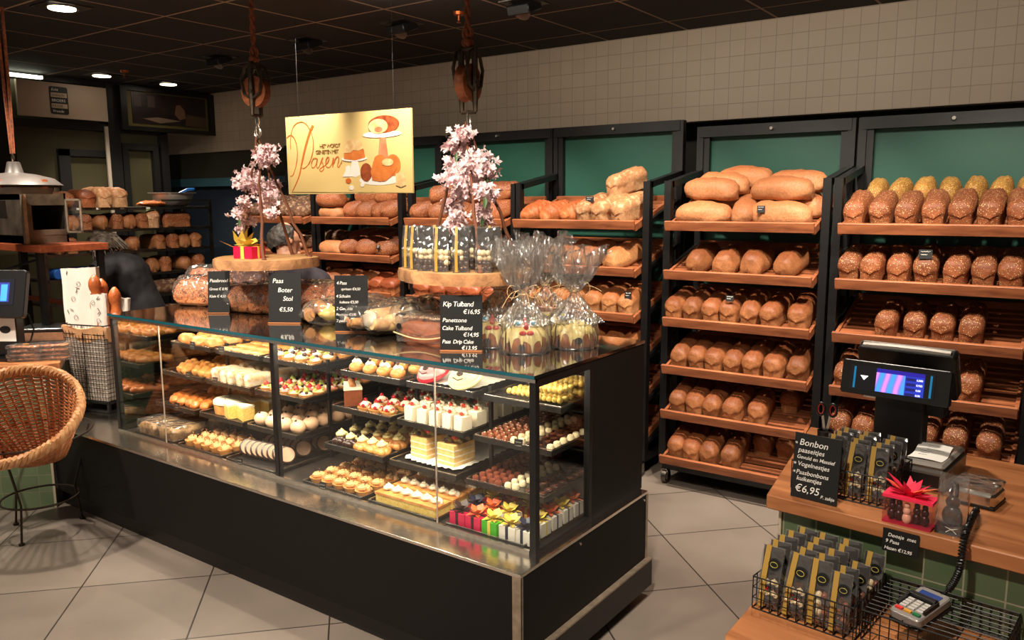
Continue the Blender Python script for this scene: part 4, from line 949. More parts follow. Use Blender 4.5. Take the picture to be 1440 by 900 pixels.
# price cards in the case
def case_card(cn, t, x, lab, h=.04, w_=.034):
    a, b = COLS[cn]; y0, y1, z = TIER[t]
    r = E('price_card', ((a + b) / 2 + x, y0 - .004, z - .012), (R(-6), 0, R(8))); T(r, lab, 'price card', 'small price cards in the display case')
    MB().bb(-w_ / 2, w_ / 2, -.001, .001, 0, h).build('card', BLACKM, r, smooth=False)
    m = MB()
    for i in range(2): m.tube([(-w_ * .35 + w_ * .7 * j / 7, -.002, h * (.72 - .32 * i) + .001 * math.sin(j * 2.2)) for j in range(8)], .0008, 4)
    m.build('handwriting', mat('chalk_grey', hexc(150, 140, 128), .8), r)
for a_ in (('L1', 1, .02, 'card on the turnover pastry tray'), ('L1', 2, .06, 'card on the pastry roll tray'), ('L1', 3, .02, 'card on the crisp pastry tray'), ('L2', 1, -.12, 'card on the almond cookie tray'), ('L2', 2, -.10, 'card on the sugared slice tray'), ('L3', 4, -.07, 'card before the marzipan discs'), ('R1', 4, -.05, 'card before the mocha tarts'), ('R3', 2, .03, 'card on the upper praline tray')):
    case_card(a_[0], a_[1], a_[2], 'small black price ' + a_[3])
# ================================================================== things standing on the glass top of the case
def bagged(mb, name='wrapper', grow=.006): pass
PAASB = bread('crust_sliced_almond', hexc(226, 138, 84), hexc(218, 126, 74), hexc(200, 108, 60), .4, seeds=hexc(232, 186, 138), sden=.46, ssc=150, flour=hexc(120, 62, 34), coat=.3)
DARKB = bread('crust_dark_crumb', hexc(110, 56, 36), hexc(96, 46, 30), hexc(80, 36, 24), .4, seeds=hexc(150, 92, 60), sden=.5, ssc=70, coat=.3)
LABW = mat('label_oval', hexc(214, 206, 196), .4, c2=hexc(40, 38, 40), vs=120)
def wrap_mesh(L, W, H, seed, pinch=True):
    """crumpled clear film around a loaf, gathered at its ends"""
    mb = MB(); off = Vector((seed, seed * 2, 0))
    def fn(u, v):
        a = 2 * PI * u; t = -1 + 2 * v
        s = 1.0 if abs(t) < .72 else max(.28, 1 - (abs(t) - .72) / .28 * .8)
        r = s
        x = W / 2 * r * math.cos(a); z = H * .5 + H / 2 * math.sin(a) * (r if abs(t) < .8 else r * .8)
        y = t * L / 2 * 1.1
        p = Vector((x, y, z)); p += noise.noise_vector(p * 30 + off) * .010
        p.z = max(p.z, .001); return p
    return mb.grid(fn, 36, 24, wrapu=True)
def wrapped_loaf(seed, L, W, H, crust, lab, loc, rz, tilt=0, nlab=1):
    r = E('wrapped_bread', loc, (0, 0, R(rz))); T(r, lab, 'bread')
    loaf_mesh(W * .92, L * .94, H * .92, 'bat', seed).build('bread', crust, r, angle=80).location = (0, 0, .002)
    wrap_mesh(L, W, H, seed).build('film', CELLO, r, angle=70)
    for k in range(nlab):
        m = MB(); m.prism([(.022 * math.cos(2 * PI * q / 16), .013 * math.sin(2 * PI * q / 16)) for q in range(16)], 0, .0008)
        o = m.build('sticker', LABW, r, smooth=False); o.location = ((.0 if nlab == 1 else (-.05 + .1 * k)), -.02 + .05 * k, H * 1.0 + .003); o.rotation_euler = (0, 0, R(20))
    return r
for i, (px, Y_, L, W, H, rz, crust, lab, nl) in enumerate((
    (294, 2.60, .36, .22, .165, 112, PAASB, 'big film wrapped almond loaf at the left end of the case top', 2),
    (352, 2.55, .30, .19, .15, 104, PAASB, 'film wrapped almond loaf right of the first price board', 1),
    (396, 2.60, .30, .20, .16, 96, PAASB, 'film wrapped almond loaf directly behind the tall board', 1),
    (352, 2.77, .34, .20, .225, 100, DARKB, 'dark crumb topped wrapped loaf behind the almond loaves', 0),
    (300, 2.78, .30, .18, .20, 105, PAASB, 'film wrapped almond loaf in the back left of the case top', 0),
    (436, 2.68, .28, .19, .17, 92, PAASB, 'film wrapped almond loaf right of the tall price board', 0),
    (468, 2.74, .25, .18, .17, 88, PAASB, 'small wrapped almond loaf right behind the four line board', 0))):
    p = P(px, 440, Y=Y_); wrapped_loaf(i + 300, L, W, H, crust, lab, (p.x, Y_, GZ), rz, nlab=nl)
# flat bags of pastries between the boards and wrapped sticks
FP = dict(sausage=mat('bun_reddish', hexc(190, 116, 66), .35, c2=hexc(226, 170, 104), vs=30, bump=.3), yel=mat('custard_yellow', hexc(232, 206, 120), .4, c2=hexc(214, 168, 70), vs=30), darkf=mat('dark_fruit', hexc(44, 30, 36), .3))
def pouch(name, lab, loc, rz, items, L, W, H, seed, cat='pastry bag'):
    r = E(name, loc, (0, 0, R(rz))); T(r, lab, cat)
    for n_, m, mt in items: m.build(n_, mt, r)
    wrap_mesh(L, W, H, seed).build('film', CELLO, r, angle=70)
    return r
def sticks(n, L, r0, spread, seed, z=.02):
    m = MB(); rr = random.Random(seed)
    for k in range(n):
        x = (k - (n - 1) / 2) * spread; zz = z + (k % 2) * r0 * .6
        m.tube([(x + rr.uniform(-.004, .004), -L / 2 + L * q / 8, zz + .003 * math.sin(q * 1.7 + k)) for q in range(9)], [r0 * (.55 + .45 * math.sin(PI * (q + .7) / 9.4)) for q in range(9)], 10)
    return m
defs = [
 (438, 2.54, .30, .15, .08, 60, 'long wrapped reddish bun lying right of the tall board', [('bun', sticks(2, .24, .028, .05, 1, .03), FP['sausage'])]),
 (466, 2.53, .26, .19, .12, 20, 'bag of yellow custard pastries left of the four line board', [('pastries', MB().ball((0, 0, .035), (.045, .05, .03), 12, 8).ball((.02, .05, .04), (.035, .04, .026), 12, 8).jitter(.006, 30), FP['yel']), ('fruit', MB().ball((.02, .0, .062), (.015, .015, .01), 8, 5), FP['darkf'])]),
 (536, 2.52, .36, .19, .12, -22, 'film bag of pastry sticks with dark fruit right of the four line board', [('sticks', sticks(4, .25, .019, .032, 3, .03), FP['sausage']), ('fruit', MB().ball((.03, .03, .055), (.012, .014, .01), 8, 5).ball((-.03, -.04, .05), (.014, .01, .01), 8, 5), FP['darkf'])]),
 (566, 2.50, .34, .18, .13, -25, 'wrapped pale cream roll cut open at the front', [('roll', sticks(3, .24, .030, .04, 4, .045).jitter(.006, 30), mat('pale_pastry', hexc(226, 196, 140), .5, c2=hexc(190, 130, 80), vs=24, bump=.4)), ('cream', MB().ball((-.0, -.11, .05), (.05, .02, .035), 12, 8).jitter(.008, 40), CR['cream'])]),
 (585, 2.52, .24, .15, .15, 5, 'film wrapped popcorn coloured cream bun in the second row', [('bun', MB().ball((0, 0, .055), (.045, .045, .045), 14, 9).jitter(.014, 26), CR['cream']), ('rim', MB().tube([(.047 * math.cos(a), -.03, .055 + .05 * math.sin(a)) for a in [2 * PI * k / 20 for k in range(20)]], .005, 6, closed=True), CR['choc'])]),
 (606, 2.60, .24, .17, .16, 10, 'film wrapped white spiral cream bun left of the big price board', [('bun', swirl(MB(), (0, 0, .0), .058, .10, rings=9, lobes=5), CR['cream']), ('rim', MB().tube([(.055 * math.cos(a), 0, .055 + .055 * math.sin(a)) for a in [2 * PI * k / 20 for k in range(20)]], .005, 6, closed=True), CR['choc'])]),
 (628, 2.62, .19, .13, .11, 0, 'small wrapped golden roll half behind the big price board', [('bun', MB().ball((0, 0, .035), (.04, .05, .035), 12, 8).jitter(.006, 30), CR['creamy'])]),
 (516, 2.64, .30, .18, .12, 30, 'bag of yellow fruit pastries at the back behind the sticks', [('pastries', MB().ball((-.02, 0, .03), (.045, .07, .03), 12, 8).jitter(.008, 30), FP['yel']), ('fruit', MB().ball((0, .02, .06), (.02, .02, .01), 8, 5), FP['darkf'])]),
 (556, 2.66, .30, .18, .12, -10, 'bag of fruit and nut pastries at the back middle', [('pastries', MB().ball((0, 0, .032), (.05, .08, .032), 12, 8).jitter(.01, 30), FP['sausage']), ('fruit', MB().ball((0, .02, .062), (.02, .02, .01), 8, 5).ball((.02, -.03, .06), (.015, .012, .01), 8, 5), FP['darkf'])]),
]
for i, (px, Y_, L, W, H, rz, lab, items) in enumerate(defs):
    p = P(px, 450, Y=Y_)
    for _, q_, _m in items: q_.xform(Matrix.Scale(1.3, 4))
    pouch('pastry_bag', lab, (p.x, Y_, GZ), rz, items, L, W, H, 330 + i)
# brown cake with nuts wrapped in film, at the big board
p = P(598, 484, Z=GZ)
r = E('wrapped_cake', (p.x - .01, p.y + .06, GZ), (0, 0, R(8))); T(r, 'film wrapped brown cake with fruit topping left of the big board', 'cake')
loaf_mesh(.24, .16, .10, 'tin', 350).build('cake', mat('brown_cake', hexc(150, 82, 46), .5, var=.15, vs=20), r)
m = MB(); rr = random.Random(5)
for k in range(46): m.ball((rr.uniform(-.10, .10), rr.uniform(-.06, .06), .100), (.012, .010, .006), 6, 4)
m.build('topping', mat('fruit_topping', hexc(120, 84, 60), .35, c2=hexc(206, 176, 140), vs=60), r)
MB().bb(-.128, .128, -.088, .088, 0, .118).jitter(.004, 30).build('film', CELLO, r, bevel=.01)
MB().tube([(-.128 + .256 * k / 10, -.091 - .004 * math.sin(k * .314 * 1.0), .045 - .02 * math.sin(PI * k / 10)) for k in range(11)], .003, 6).build('string', mat('raffia', hexc(214, 178, 130), .6), r)
m = MB(); m.prism([(.012 * math.cos(2 * PI * q / 16), .012 * math.sin(2 * PI * q / 16)) for q in range(16)], 0, .001, Matrix.Translation((-.10, -.092, .07)) @ Matrix.Rotation(R(90), 4, 'X')); m.build('sticker', BLACKM, r, smooth=False)
# chalk boards
def board(name, lab, base, w, h, rz, tilt, lines, foot=True, th=.004, mt=None):
    r = E(name, base, (R(-tilt), 0, R(rz))); T(r, lab, 'chalkboard')
    MB().bb(-w / 2, w / 2, -th / 2, th / 2, 0, h).build('board', BLACKM, r, smooth=False)
    if foot: MB().bb(-w / 2, w / 2, -.014, .012, 0, .005).build('wooden_foot', TOPWOOD, r, smooth=False)
    FM = Matrix(((1, 0, 0, 0), (0, 0, -1, 0), (0, 1, 0, 0), (0, 0, 0, 1)))
    for (tx, x, z, sz, sh) in lines:
        text_obj('handwriting', tx, sz, Matrix.Translation((x * w, -th / 2 - .0006, z * h)) @ FM, CHALK, r, shear=.18, offset=.0001 * (sz / .03), spacing=sh)
    return r
p = P(308, 441, Z=GZ); board('price_board', 'narrow slanted chalkboard among the wrapped almond loaves, leftmost on the case', (p.x, p.y, GZ), .11, .215, 35, 8, [('Paasbrood', -.42, .74, .024, .9), ('Groot € 8,95', -.44, .55, .019, .9), ('Klein € 4,50', -.44, .38, .019, .9)])
p = P(401, 455, Z=GZ); board('price_board', 'tall chalkboard reading Paas Boter Stol, in the middle of the case top', (p.x, p.y, GZ), .155, .235, 30, 6, [('Paas', -.38, .80, .030, 1), ('Boter', -.22, .62, .030, 1), ('Stol', -.06, .45, .030, 1), ('€5,50', -.18, .24, .027, 1)])
p = P(495, 467, Z=GZ); board('price_board', 'chalkboard with four priced lines beside the bagged pastry sticks', (p.x, p.y, GZ), .145, .245, 33, 4, [('4 Paas', -.44, .84, .020, .9), ('spritsen €4,50', -.30, .74, .016, .9), ('4 Schuim', -.46, .61, .019, .9), ('kuikens €5,50', -.36, .51, .016, .9), ('2 Gevulde', -.46, .39, .019, .9), ('Paashazen €3,95', -.47, .29, .0155, .85), ('2 paashazen', -.46, .18, .017, .9), ('€2,95', .10, .06, .021, .9)])
p = P(649, 494, Z=GZ); board('price_board', 'big chalkboard reading Kip Tulband in front of the wrapped cakes', (p.x, p.y, GZ), .16, .212, 30, 3, [('Kip Tulband', -.44, .80, .0265, .9), ('€16,95', .04, .67, .0235, .95), ('Panettone', -.45, .52, .0225, 1), ('Cake Tulband', -.46, .38, .0215, .95), ('€14,95', .04, .265, .0215, .95), ('Paas  Drip Cake', -.46, .14, .0205, .9), ('€13,95', 0, .03, .0205, 1)])
# bundt cakes in cellophane
GOLDC = mat('bundt_crust', hexc(186, 110, 52), .4, c2=hexc(140, 70, 30), vs=30, coat=.3)
GLZ = mat('bundt_glaze', hexc(236, 214, 140), .3, coat=.3)
RAFF = mat('raffia', hexc(214, 178, 130), .6)
BOARDM = mat('cake_board', hexc(40, 36, 34), .25)
def bundt_cake(lab, loc, rz, face, r0=.098, hb=.40, lean=(0, 0), seed=0):
    rr = random.Random(seed + 40)
    r = E('bundt_cake', loc, (0, 0, R(rz))); T(r, lab, 'cake', 'cakes wrapped in cellophane on the case')
    q = r0
    MB().lathe([(q * 1.12, 0), (q * 1.14, .003), (q * 1.12, .006)], 32).build('cake_board', BOARDM, r)
    ck_ = MB().lathe([(q * .93, .006), (q, .02), (q * 1.0, .04), (q * .93, .062), (q * .74, .082), (q * .45, .092), (q * .2, .088)], 56, wob=lambda a, i: 1 + .045 * math.cos(14 * a))
    ck_.build('cake', GOLDC, r)
    drip = MB()
    def fn(u, v):
        a = 2 * PI * u; d = .30 + .30 * max(0, math.cos(14 * a)) ** 3 + .1 * math.sin(5 * a + seed)
        t = v * (.55 + d)          # 0 top .. 1+ down the side
        prof = [(0, .104), (.2, .103), (.45, .099), (.74, .089), (.95, .066), (1.03, .046), (1.035, .026)]
        k = t * 5.6; i = min(5, int(k)); f_ = k - i; rad = prof[i][0] * (1 - f_) + prof[i + 1][0] * f_; z = prof[i][1] * (1 - f_) + prof[i + 1][1] * f_
        rad *= q * (1 + .045 * math.cos(14 * a) * min(1, t * 1.5))
        return Vector((rad * math.cos(a), rad * math.sin(a), z))
    drip.grid(fn, 84, 10, wrapu=True); drip.build('icing', GLZ, r)
    if face:
        f = MB(); f.ball((0, -.052, .102), (.011, .014, .016), 10, 7); bk = f.build('beak', CR['redi'], r)
        f = MB(); f.ball((-.014, -.072, .078), (.014, .009, .009), 10, 6); f.ball((.014, -.072, .078), (.014, .009, .009), 10, 6); f.build('wattle', CR['redi'], r)
        f = MB(); f.ball((0, -.02, .118), (.007, .010, .010), 8, 6).ball((.0, -.008, .12), (.007, .008, .009), 8, 6); f.build('comb', CR['redi'], r)
        for s_ in (-1, 1):
            f = MB(); f.ball((s_ * .028, -.036, .108), (.018, .012, .014), 12, 7, Matrix.Rotation(s_ * -.5, 3, 'Y')); e = f.build('eye', CR['eye'], r)
            f = MB(); f.ball((s_ * .028, -.046, .111), (.009, .005, .008), 10, 6); g = f.build('pupil', CR['blue'], r); g.parent = e
        m = MB(); m.prism([(.013 * math.cos(2 * PI * k / 18), .013 * math.sin(2 * PI * k / 18)) for k in range(18)], 0, .001, Matrix.Translation((-.02 + .0, -q * 1.05, .028)) @ Matrix.Rotation(R(82), 4, 'X')); m.build('sticker', BLACKM, r, smooth=False)
    else:
        m = MB(); m.prism([(.020 * math.cos(2 * PI * k / 18), .020 * math.sin(2 * PI * k / 18)) for k in range(18)], 0, .001, Matrix.Translation((-.045, -.058, .128)) @ Matrix.Rotation(R(60), 4, 'X')); st_ = m.build('sticker', BLACKM, r, smooth=False)
        m = MB()
        for zz in (.006, 0, -.006): m.tube([(-.045 - .010, -.0592 - zz * .5, .129 + zz * .87), (-.045 + .010, -.0592 - zz * .5, .129 + zz * .87)], .0012, 4)
        m.build('sticker_print', mat('gold_print', hexc(206, 190, 90), .4), r).parent = st_
        m = MB(); m.prism([(.015 * math.cos(2 * PI * k / 18), .013 * math.sin(2 * PI * k / 18)) for k in range(18)], 0, .001, Matrix.Translation((.01, -q * 1.05, .035)) @ Matrix.Rotation(R(85), 4, 'X')); m.build('sticker', BLACKM, r, smooth=False)
    # film gathered above the cake and fanning out again
    fm = MB(); tie = .215
    def ff(u, v):
        a = 2 * PI * u; z = v * hb
        if z < .10: rad = q * (1.16 - .05 * z / .1)
        elif z < tie: t = (z - .10) / (tie - .10); rad = q * 1.11 * (1 - t) ** 1.25 + .013
        else: t = (z - tie) / (hb - tie); rad = .013 + (.085 + .012 * seed % .02) * t ** .75
        fold = 1 + (.10 if z < tie else .34 * (1 - .2 * v)) * math.sin(7 * a + seed + z * 4) * (0.25 if z < .1 else 1) + .08 * math.sin(13 * a + seed * 2 + z * 9) * (z > .1) + .06 * math.sin(31 * a + seed * 5 + z * 14) * (z > .12)
        p = Vector((rad * fold * math.cos(a), rad * fold * math.sin(a) * (1 if z < tie else .62), z + (.018 * math.sin(5 * a + seed) if v > .95 else 0)))
        p += noise.noise_vector(p * 24 + Vector((seed, 0, 0))) * (.004 + .010 * v)
        p += Vector((lean[0], lean[1], 0)) * max(0, (z - .1)) * 1.0
        return p
    fm.grid(ff, 160, 34, wrapu=True); fm.build('cellophane_wrap', CELLOF, r, angle=60)
    m = MB(); tz = tie; lx, ly = lean[0] * (tie - .1), lean[1] * (tie - .1)
    m.tube([(lx + .015 * math.cos(a), ly + .015 * math.sin(a), tz) for a in [2 * PI * k / 14 for k in range(14)]], .0035, 6, closed=True)
    for k in range(7):
        a = rr.uniform(0, 2 * PI); d = Vector((math.cos(a), math.sin(a) * .6, 0)); ln = rr.uniform(.07, .13); dr = rr.uniform(-.01, .09)
        m.tube([Vector((lx, ly, tz)) + d * ln * t + Vector((0, 0, .02 * math.sin(PI * t) - dr * t * t)) for t in (0, .2, .4, .6, .8, 1)], .0012, 5)
    for s_ in (-1, 1):
        m.tube([Vector((lx, ly, tz)) + Vector((s_ * .06 * math.sin(PI * t) , -.01, .04 * math.sin(2 * PI * t) * .6 + .01)) for t in [k / 12 for k in range(13)]], .0013, 5)
    m.build('raffia_bow', RAFF, r)
    return r
for (px, py, lab, face, rz, hb, sd, ln) in (
    (693, 488, 'cellophane wrapped bundt cake with bird face, left, beside the big board', True, 36, .40, 1, (.18, .0)),
    (738, 497, 'cellophane wrapped bundt cake with red beak and blue eyes, frontmost', True, 40, .41, 2, (-.05, 0)),
    (806, 490, 'cellophane wrapped plain bundt cake with dark round sticker, rightmost', False, 38, .38, 3, (.02, 0)),
    (768, 476, 'wrapped yellow bundt cake behind the two front ones', False, 10, .42, 4, (-.02, 0)),
    (706, 472, 'wrapped bundt cake at the back, behind the left bird face cake', False, 10, .36, 5, (0, 0))):
    p = P(px, py, Z=GZ); d = Vector((p.x, p.y, 0)).normalized(); o = .075 if sd < 4 else .06
    bundt_cake(lab, (p.x + d.x * o * .7, p.y + d.y * o * .7, GZ), rz, face, r0=.084, hb=hb, lean=ln, seed=sd)
# knife on the black work tray at the left end
p0, p1 = P(150, 446, Z=GZ), P(225, 428, Z=GZ)
kt = MB().bb(-.26, .12, -.13, .13, 0, .012).bb(-.26, .12, -.13, -.122, .012, .022).bb(-.26, .12, .122, .13, .012, .022).build('work_tray', BLACK, smooth=False, loc=((-3.74), 2.68, GZ)); T(kt, 'shallow black tray on the left end of the case top', 'tray')
kn = E('bread_knife', (-3.80, 2.62, GZ + .014), (0, 0, R(14))); T(kn, 'knife with yellow striped handle on the black tray', 'knife')
MB().tube([(-.12 + .02 * k, 0, .008 + .002 * math.sin(k)) for k in range(7)], [.009, .011, .010, .009, .010, .011, .009], 8, flat=.7).build('handle', mat('knife_handle', hexc(200, 160, 50), .4, c2=(.01, .01, .01), vs=12), kn)
MB().prism([(0, -.010), (.16, -.008), (.175, .004), (0, .010)], .006, .008).build('blade', STEEL, kn, smooth=False)
# ================================================================== hanging displays and the sign
ROPE = mat('rope_brown', hexc(160, 84, 44), .8, c2=hexc(96, 50, 28), vs=60, bump=.6, bs=160)
RUST = mat('old_iron', hexc(70, 58, 44), .5, metal=.6, var=.4, vs=40, bump=.3, bs=90)
PWOOD = wood('pulley_wood', hexc(120, 62, 34), hexc(170, 98, 58), sc=6)
BARK = mat('bark', hexc(120, 78, 48), .9, c2=hexc(206, 150, 100), vs=9, bump=1.0, bs=60)
CUTW = mat('cut_wood', hexc(206, 160, 108), .6, c2=hexc(184, 134, 84), vs=6)
TWIG = mat('twig', hexc(110, 64, 40), .8, bump=.5, bs=80)
BLOS = mat('blossom_pink', hexc(246, 224, 222), .6, c2=hexc(236, 196, 200), vs=30, sheen=.3)
LEAF = mat('leaf_green', hexc(60, 86, 40), .5)
def chaink(m, a, b, r, wire, n=None):
    a, b = Vector(a), Vector(b); L = (b - a).length; n = n or max(1, int(L / (r * 2.6))); d = (b - a) / n
    for k in range(n):
        c = a + d * (k + .5); ax = Vector((1, 0, 0)) if k % 2 else Vector((0, 1, 0))
        m.tube([c + ax * (r * .62 * math.cos(t)) + d.normalized() * (d.length * .62 * math.sin(t)) for t in [2 * PI * q / 12 for q in range(12)]], wire, 5, closed=True)
def pulley(lab, top, ztop, zbot, edge_on, rz):
    """rope, iron block with a wooden wheel, swivel, hook"""
    x, y = top
    r = E('rope_pulley', (x, y, ZC), (0, 0, R(rz))); T(r, lab, 'pulley')
    m = MB(); zr = ztop - ZC
    for s_ in (-1, 1):
        m.tube([(s_ * .006 * math.cos(k * .9), .006 * math.sin(k * .9) * s_, zr * k / 32) for k in range(33)], .0075, 7)
    m.tube([(.018 * math.cos(t), 0, zr * .93 + .022 * math.sin(t)) for t in [2 * PI * q / 12 for q in range(12)]], .008, 7, closed=True)
    m.tube([(0, 0, -.015), (.035, 0, -.02), (.06, .0, -.045), (.068, 0, -.10)], .009, 7)
    m.ball((0, 0, zr), (.025, .025, .02), 10, 6)
    m.build('rope', ROPE, r)
    zc = zr - .15; R0 = .072
    wh = MB().lathe([(.012, -.02), (R0, -.02), (R0 * .86, -.006), (R0 * .86, .006), (R0, .02), (.012, .02)], 28)
    wh.xform(Matrix.Translation((0, 0, zc)) @ (Matrix.Rotation(R(90), 4, 'Y' if edge_on else 'X')))
    wh.build('wheel', PWOOD, r)
    m = MB(); ax = Vector((1, 0, 0)) if edge_on else Vector((0, 1, 0)); sx = Vector((0, 1, 0)) if edge_on else Vector((1, 0, 0))
    for s_ in (-1, 1):
        m.tube([ax * (s_ * .03) + sx * (w_ * 1.0) + Vector((0, 0, zc + h)) for w_, h in ((0, .125), (-.035, .11), (-.06, .05), (-.045, -.01), (0, -.035), (.045, -.01), (.06, .05), (.035, .11), (0, .125))], .007, 7)
        m.tube([ax * (s_ * .03) + Vector((0, 0, zc + h)) for h in (.13, .06, 0, -.05, -.11)], [.012, .012, .015, .012, .009], 7)
    m.tube([ax * (-.045) + Vector((0, 0, zc)), ax * .045 + Vector((0, 0, zc))], .012, 8)
    m.tube([ax * (-.03) + Vector((0, 0, zc - .11)), ax * .03 + Vector((0, 0, zc - .11))], .008, 6)
    m.tube([ax * (-.03) + Vector((0, 0, zc + .128)), ax * .03 + Vector((0, 0, zc + .128))], .010, 6)
    m.tube([sx * (.016 * math.cos(t)) + Vector((0, 0, zc + .148 + .018 * math.sin(t))) for t in [2 * PI * q / 12 for q in range(12)]], .006, 6, closed=True)
    m.build('iron_block', RUST, r)
    m = MB(); chaink(m, (0, 0, zc - .11), (0, 0, zc - .20), .016, .0035)
    m.tube([sx * (.02 * math.cos(t)) + Vector((0, 0, zc - .19 + .022 * math.sin(t))) for t in [2 * PI * q / 14 for q in range(14)]], .0035, 6, closed=True)
    m.build('chain', STEEL, r)
    z0 = zc - .21
    m = MB(); m.tube([sx * a + Vector((0, 0, z0 + b)) for a, b in ((0, 0), (-.012, -.02), (.006, -.045), (.012, -.06), (-.006, -.085), (-.02, -.105), (-.008, -.125), (.02, -.12), (.038, -.098), (.046, -.09))], [.005, .005, .006, .006, .006, .006, .006, .006, .005, .002], 8)
    m.build('hook', RUST, r)
    return r, ZC + z0 - .125
def blossom_spray(m, base, direction, n, L, rad, seed):
    rr = random.Random(seed); d = Vector(direction)
    for k in range(n):
        c = Vector(base) + d * (L * rr.random()) + Vector((rr.gauss(0, rad), rr.gauss(0, rad), rr.gauss(0, rad * .7)))
        ax = Vector((rr.gauss(0, 1), rr.gauss(0, 1), rr.gauss(0, 1))).normalized(); u, v = m.frame(ax); s_ = rr.uniform(.011, .019)
        for q in range(5):
            a = q * 1.257 + rr.random() * .3; e = u * math.cos(a) + v * math.sin(a); f = u * math.cos(a + .55) + v * math.sin(a + .55); g = u * math.cos(a - .55) + v * math.sin(a - .55)
            m.add([c, c + g * s_ * .7 + ax * s_ * .25, c + e * s_ * 1.1 + ax * s_ * .5, c + f * s_ * .7 + ax * s_ * .25], [(0, 1, 2, 3)])
def hanging_disc(lab, c, rx, ry, hook, flowers, seed, rz=0):
    r = E('hanging_wood_slice', c, (0, 0, R(rz))); T(r, lab, 'hanging display')
    rr = random.Random(seed); th = .045
    w_ = lambda a, i: 1 + .03 * math.sin(3 * a + seed) + .02 * math.sin(7 * a + seed * 2) + .01 * math.sin(23 * a)
    m = MB(); m.lathe([(rx * .99, -th), (rx * 1.0, -th * .4), (rx * .985, 0)], 72, wob=w_)
    m.v = [(x, y * ry / rx, z) for x, y, z in m.v]; m.build('wood_slice', BARK, r)
    m = MB(); m.lathe([(rx * .955, -.001), (rx * .955, .0015)], 72, wob=w_); m.v = [(x, y * ry / rx, z) for x, y, z in m.v]; m.build('cut_face', CUTW, r, smooth=False)
    H = Vector(hook) - Vector(c); M3 = Matrix.Rotation(-R(rz), 3, 'Z'); H = M3 @ H
    tw = MB(); 
    for k, (ax_, ay_) in enumerate(((-.78, .1), (.62, -.55), (.6, .6), (-.1, .8))):
        a = Vector((rx * ax_, ry * ay_, -.01)); pts = [a.lerp(H, t) + Vector((rr.uniform(-.006, .006), rr.uniform(-.006, .006), 0)) * (1 if 0 < t < 1 else 0) for t in [q / 10 for q in range(11)]]
        tw.tube(pts, [.009 - .005 * q / 10 for q in range(11)], 7)
        tw.ball(a + Vector((0, 0, .012)), (.013, .013, .010), 8, 6)
    tw.build('twigs', TWIG, r)
    fm = MB(); lf = MB()
    for k, (px, py, rad) in enumerate(flowers):
        q = P(px, py, Y=c[1] - .05 + .06 * (k % 3)); q = M3 @ (q - Vector(c))
        blossom_spray(fm, q, (0, 0, 0), int(rad * 1900), 0, rad * .55, seed + k)
        if k % 4 == 1: q = q + Vector((.03, -.03, -rad * .6)); lf.add([q, q + Vector((.012, 0, -.02)), q + Vector((.006, -.01, -.05)), q + Vector((-.008, -.004, -.022))], [(0, 1, 2, 3)])
    o = fm.build('blossoms', BLOS, r, smooth=False); o['kind'] = 'stuff'; lf.build('leaves', LEAF, r, smooth=False)
    return r
yL = 2.5
pl_top = P(354, 18, Y=yL); _, hz = pulley('wooden wheel pulley hanging on a brown rope over the left wood slice', (pl_top.x, yL), P(352, 84, Y=yL).z, 0, False, 12)
dc = P(373, 362, Y=yL); hk = P(360, 190, Y=yL)
hanging_disc('round wood slice with blossom twigs and a gift, hanging left', (dc.x, yL, dc.z), .262, .24, (hk.x, yL, hk.z), [(372, 222, .05), (379, 212, .035), (352, 245, .04), (342, 258, .035), (362, 262, .05), (383, 262, .035), (343, 283, .03), (378, 277, .045), (370, 292, .035), (338, 300, .035), (350, 310, .03), (340, 320, .025), (382, 300, .02)], 11)
pr_top = P(657, 8, Y=yL); _, hz2 = pulley('narrow wooden pulley seen edge on, hanging on the right rope', (pr_top.x, yL), P(657, 60, Y=yL).z, 0, True, 8)
dc2 = P(655, 378, Y=yL); hk2 = P(655, 172, Y=yL)
hanging_disc('wood slice with blossom twigs and chocolate bags, hanging right of the sign', (dc2.x, yL, dc2.z), .285, .24, (hk2.x, yL, hk2.z), [(650, 188, .035), (640, 205, .04), (655, 212, .035), (672, 228, .055), (645, 235, .05), (682, 240, .035), (640, 250, .045), (660, 255, .05), (648, 272, .04), (680, 268, .035), (690, 275, .025), (635, 290, .035), (642, 305, .032), (676, 296, .035), (682, 313, .025), (632, 320, .02)], 23)
# gift with gold bow and yellow flower on the left slice
g1 = gift(mat('box_hot_pink', hexc(216, 20, 66), .35), G['yel'], 'hot pink gift box with a gold bow on the left wood slice', (dc.x - .0, yL - .09, dc.z + .002), 8, G['yel'], 1.75); g1.scale = (1.75, 1.5, 1.15)
lily = E('ribbon_flower', (dc.x - .13, yL - .04, dc.z + .012)); T(lily, 'large gold ribbon bow standing on the left wood slice', 'bow')
m = MB()
for k in range(9):
    a = k * .7; d = Vector((math.cos(a), math.sin(a) * .6, .35 + .75 * (k % 3))).normalized(); q = d.cross(Vector((0, .3, 1))).normalized()
    c0 = Vector((0, 0, .02)); m.add([c0, c0 + d * .06 + q * .02, c0 + d * .115, c0 + d * .06 - q * .02], [(0, 1, 2, 3)])
m.build('loops', mat('ribbon_gold', hexc(226, 196, 84), .35), lily, smooth=False); MB().tube([(0, 0, -.008), (0, 0, .02)], .012, 8).build('knot', TWIG, lily)
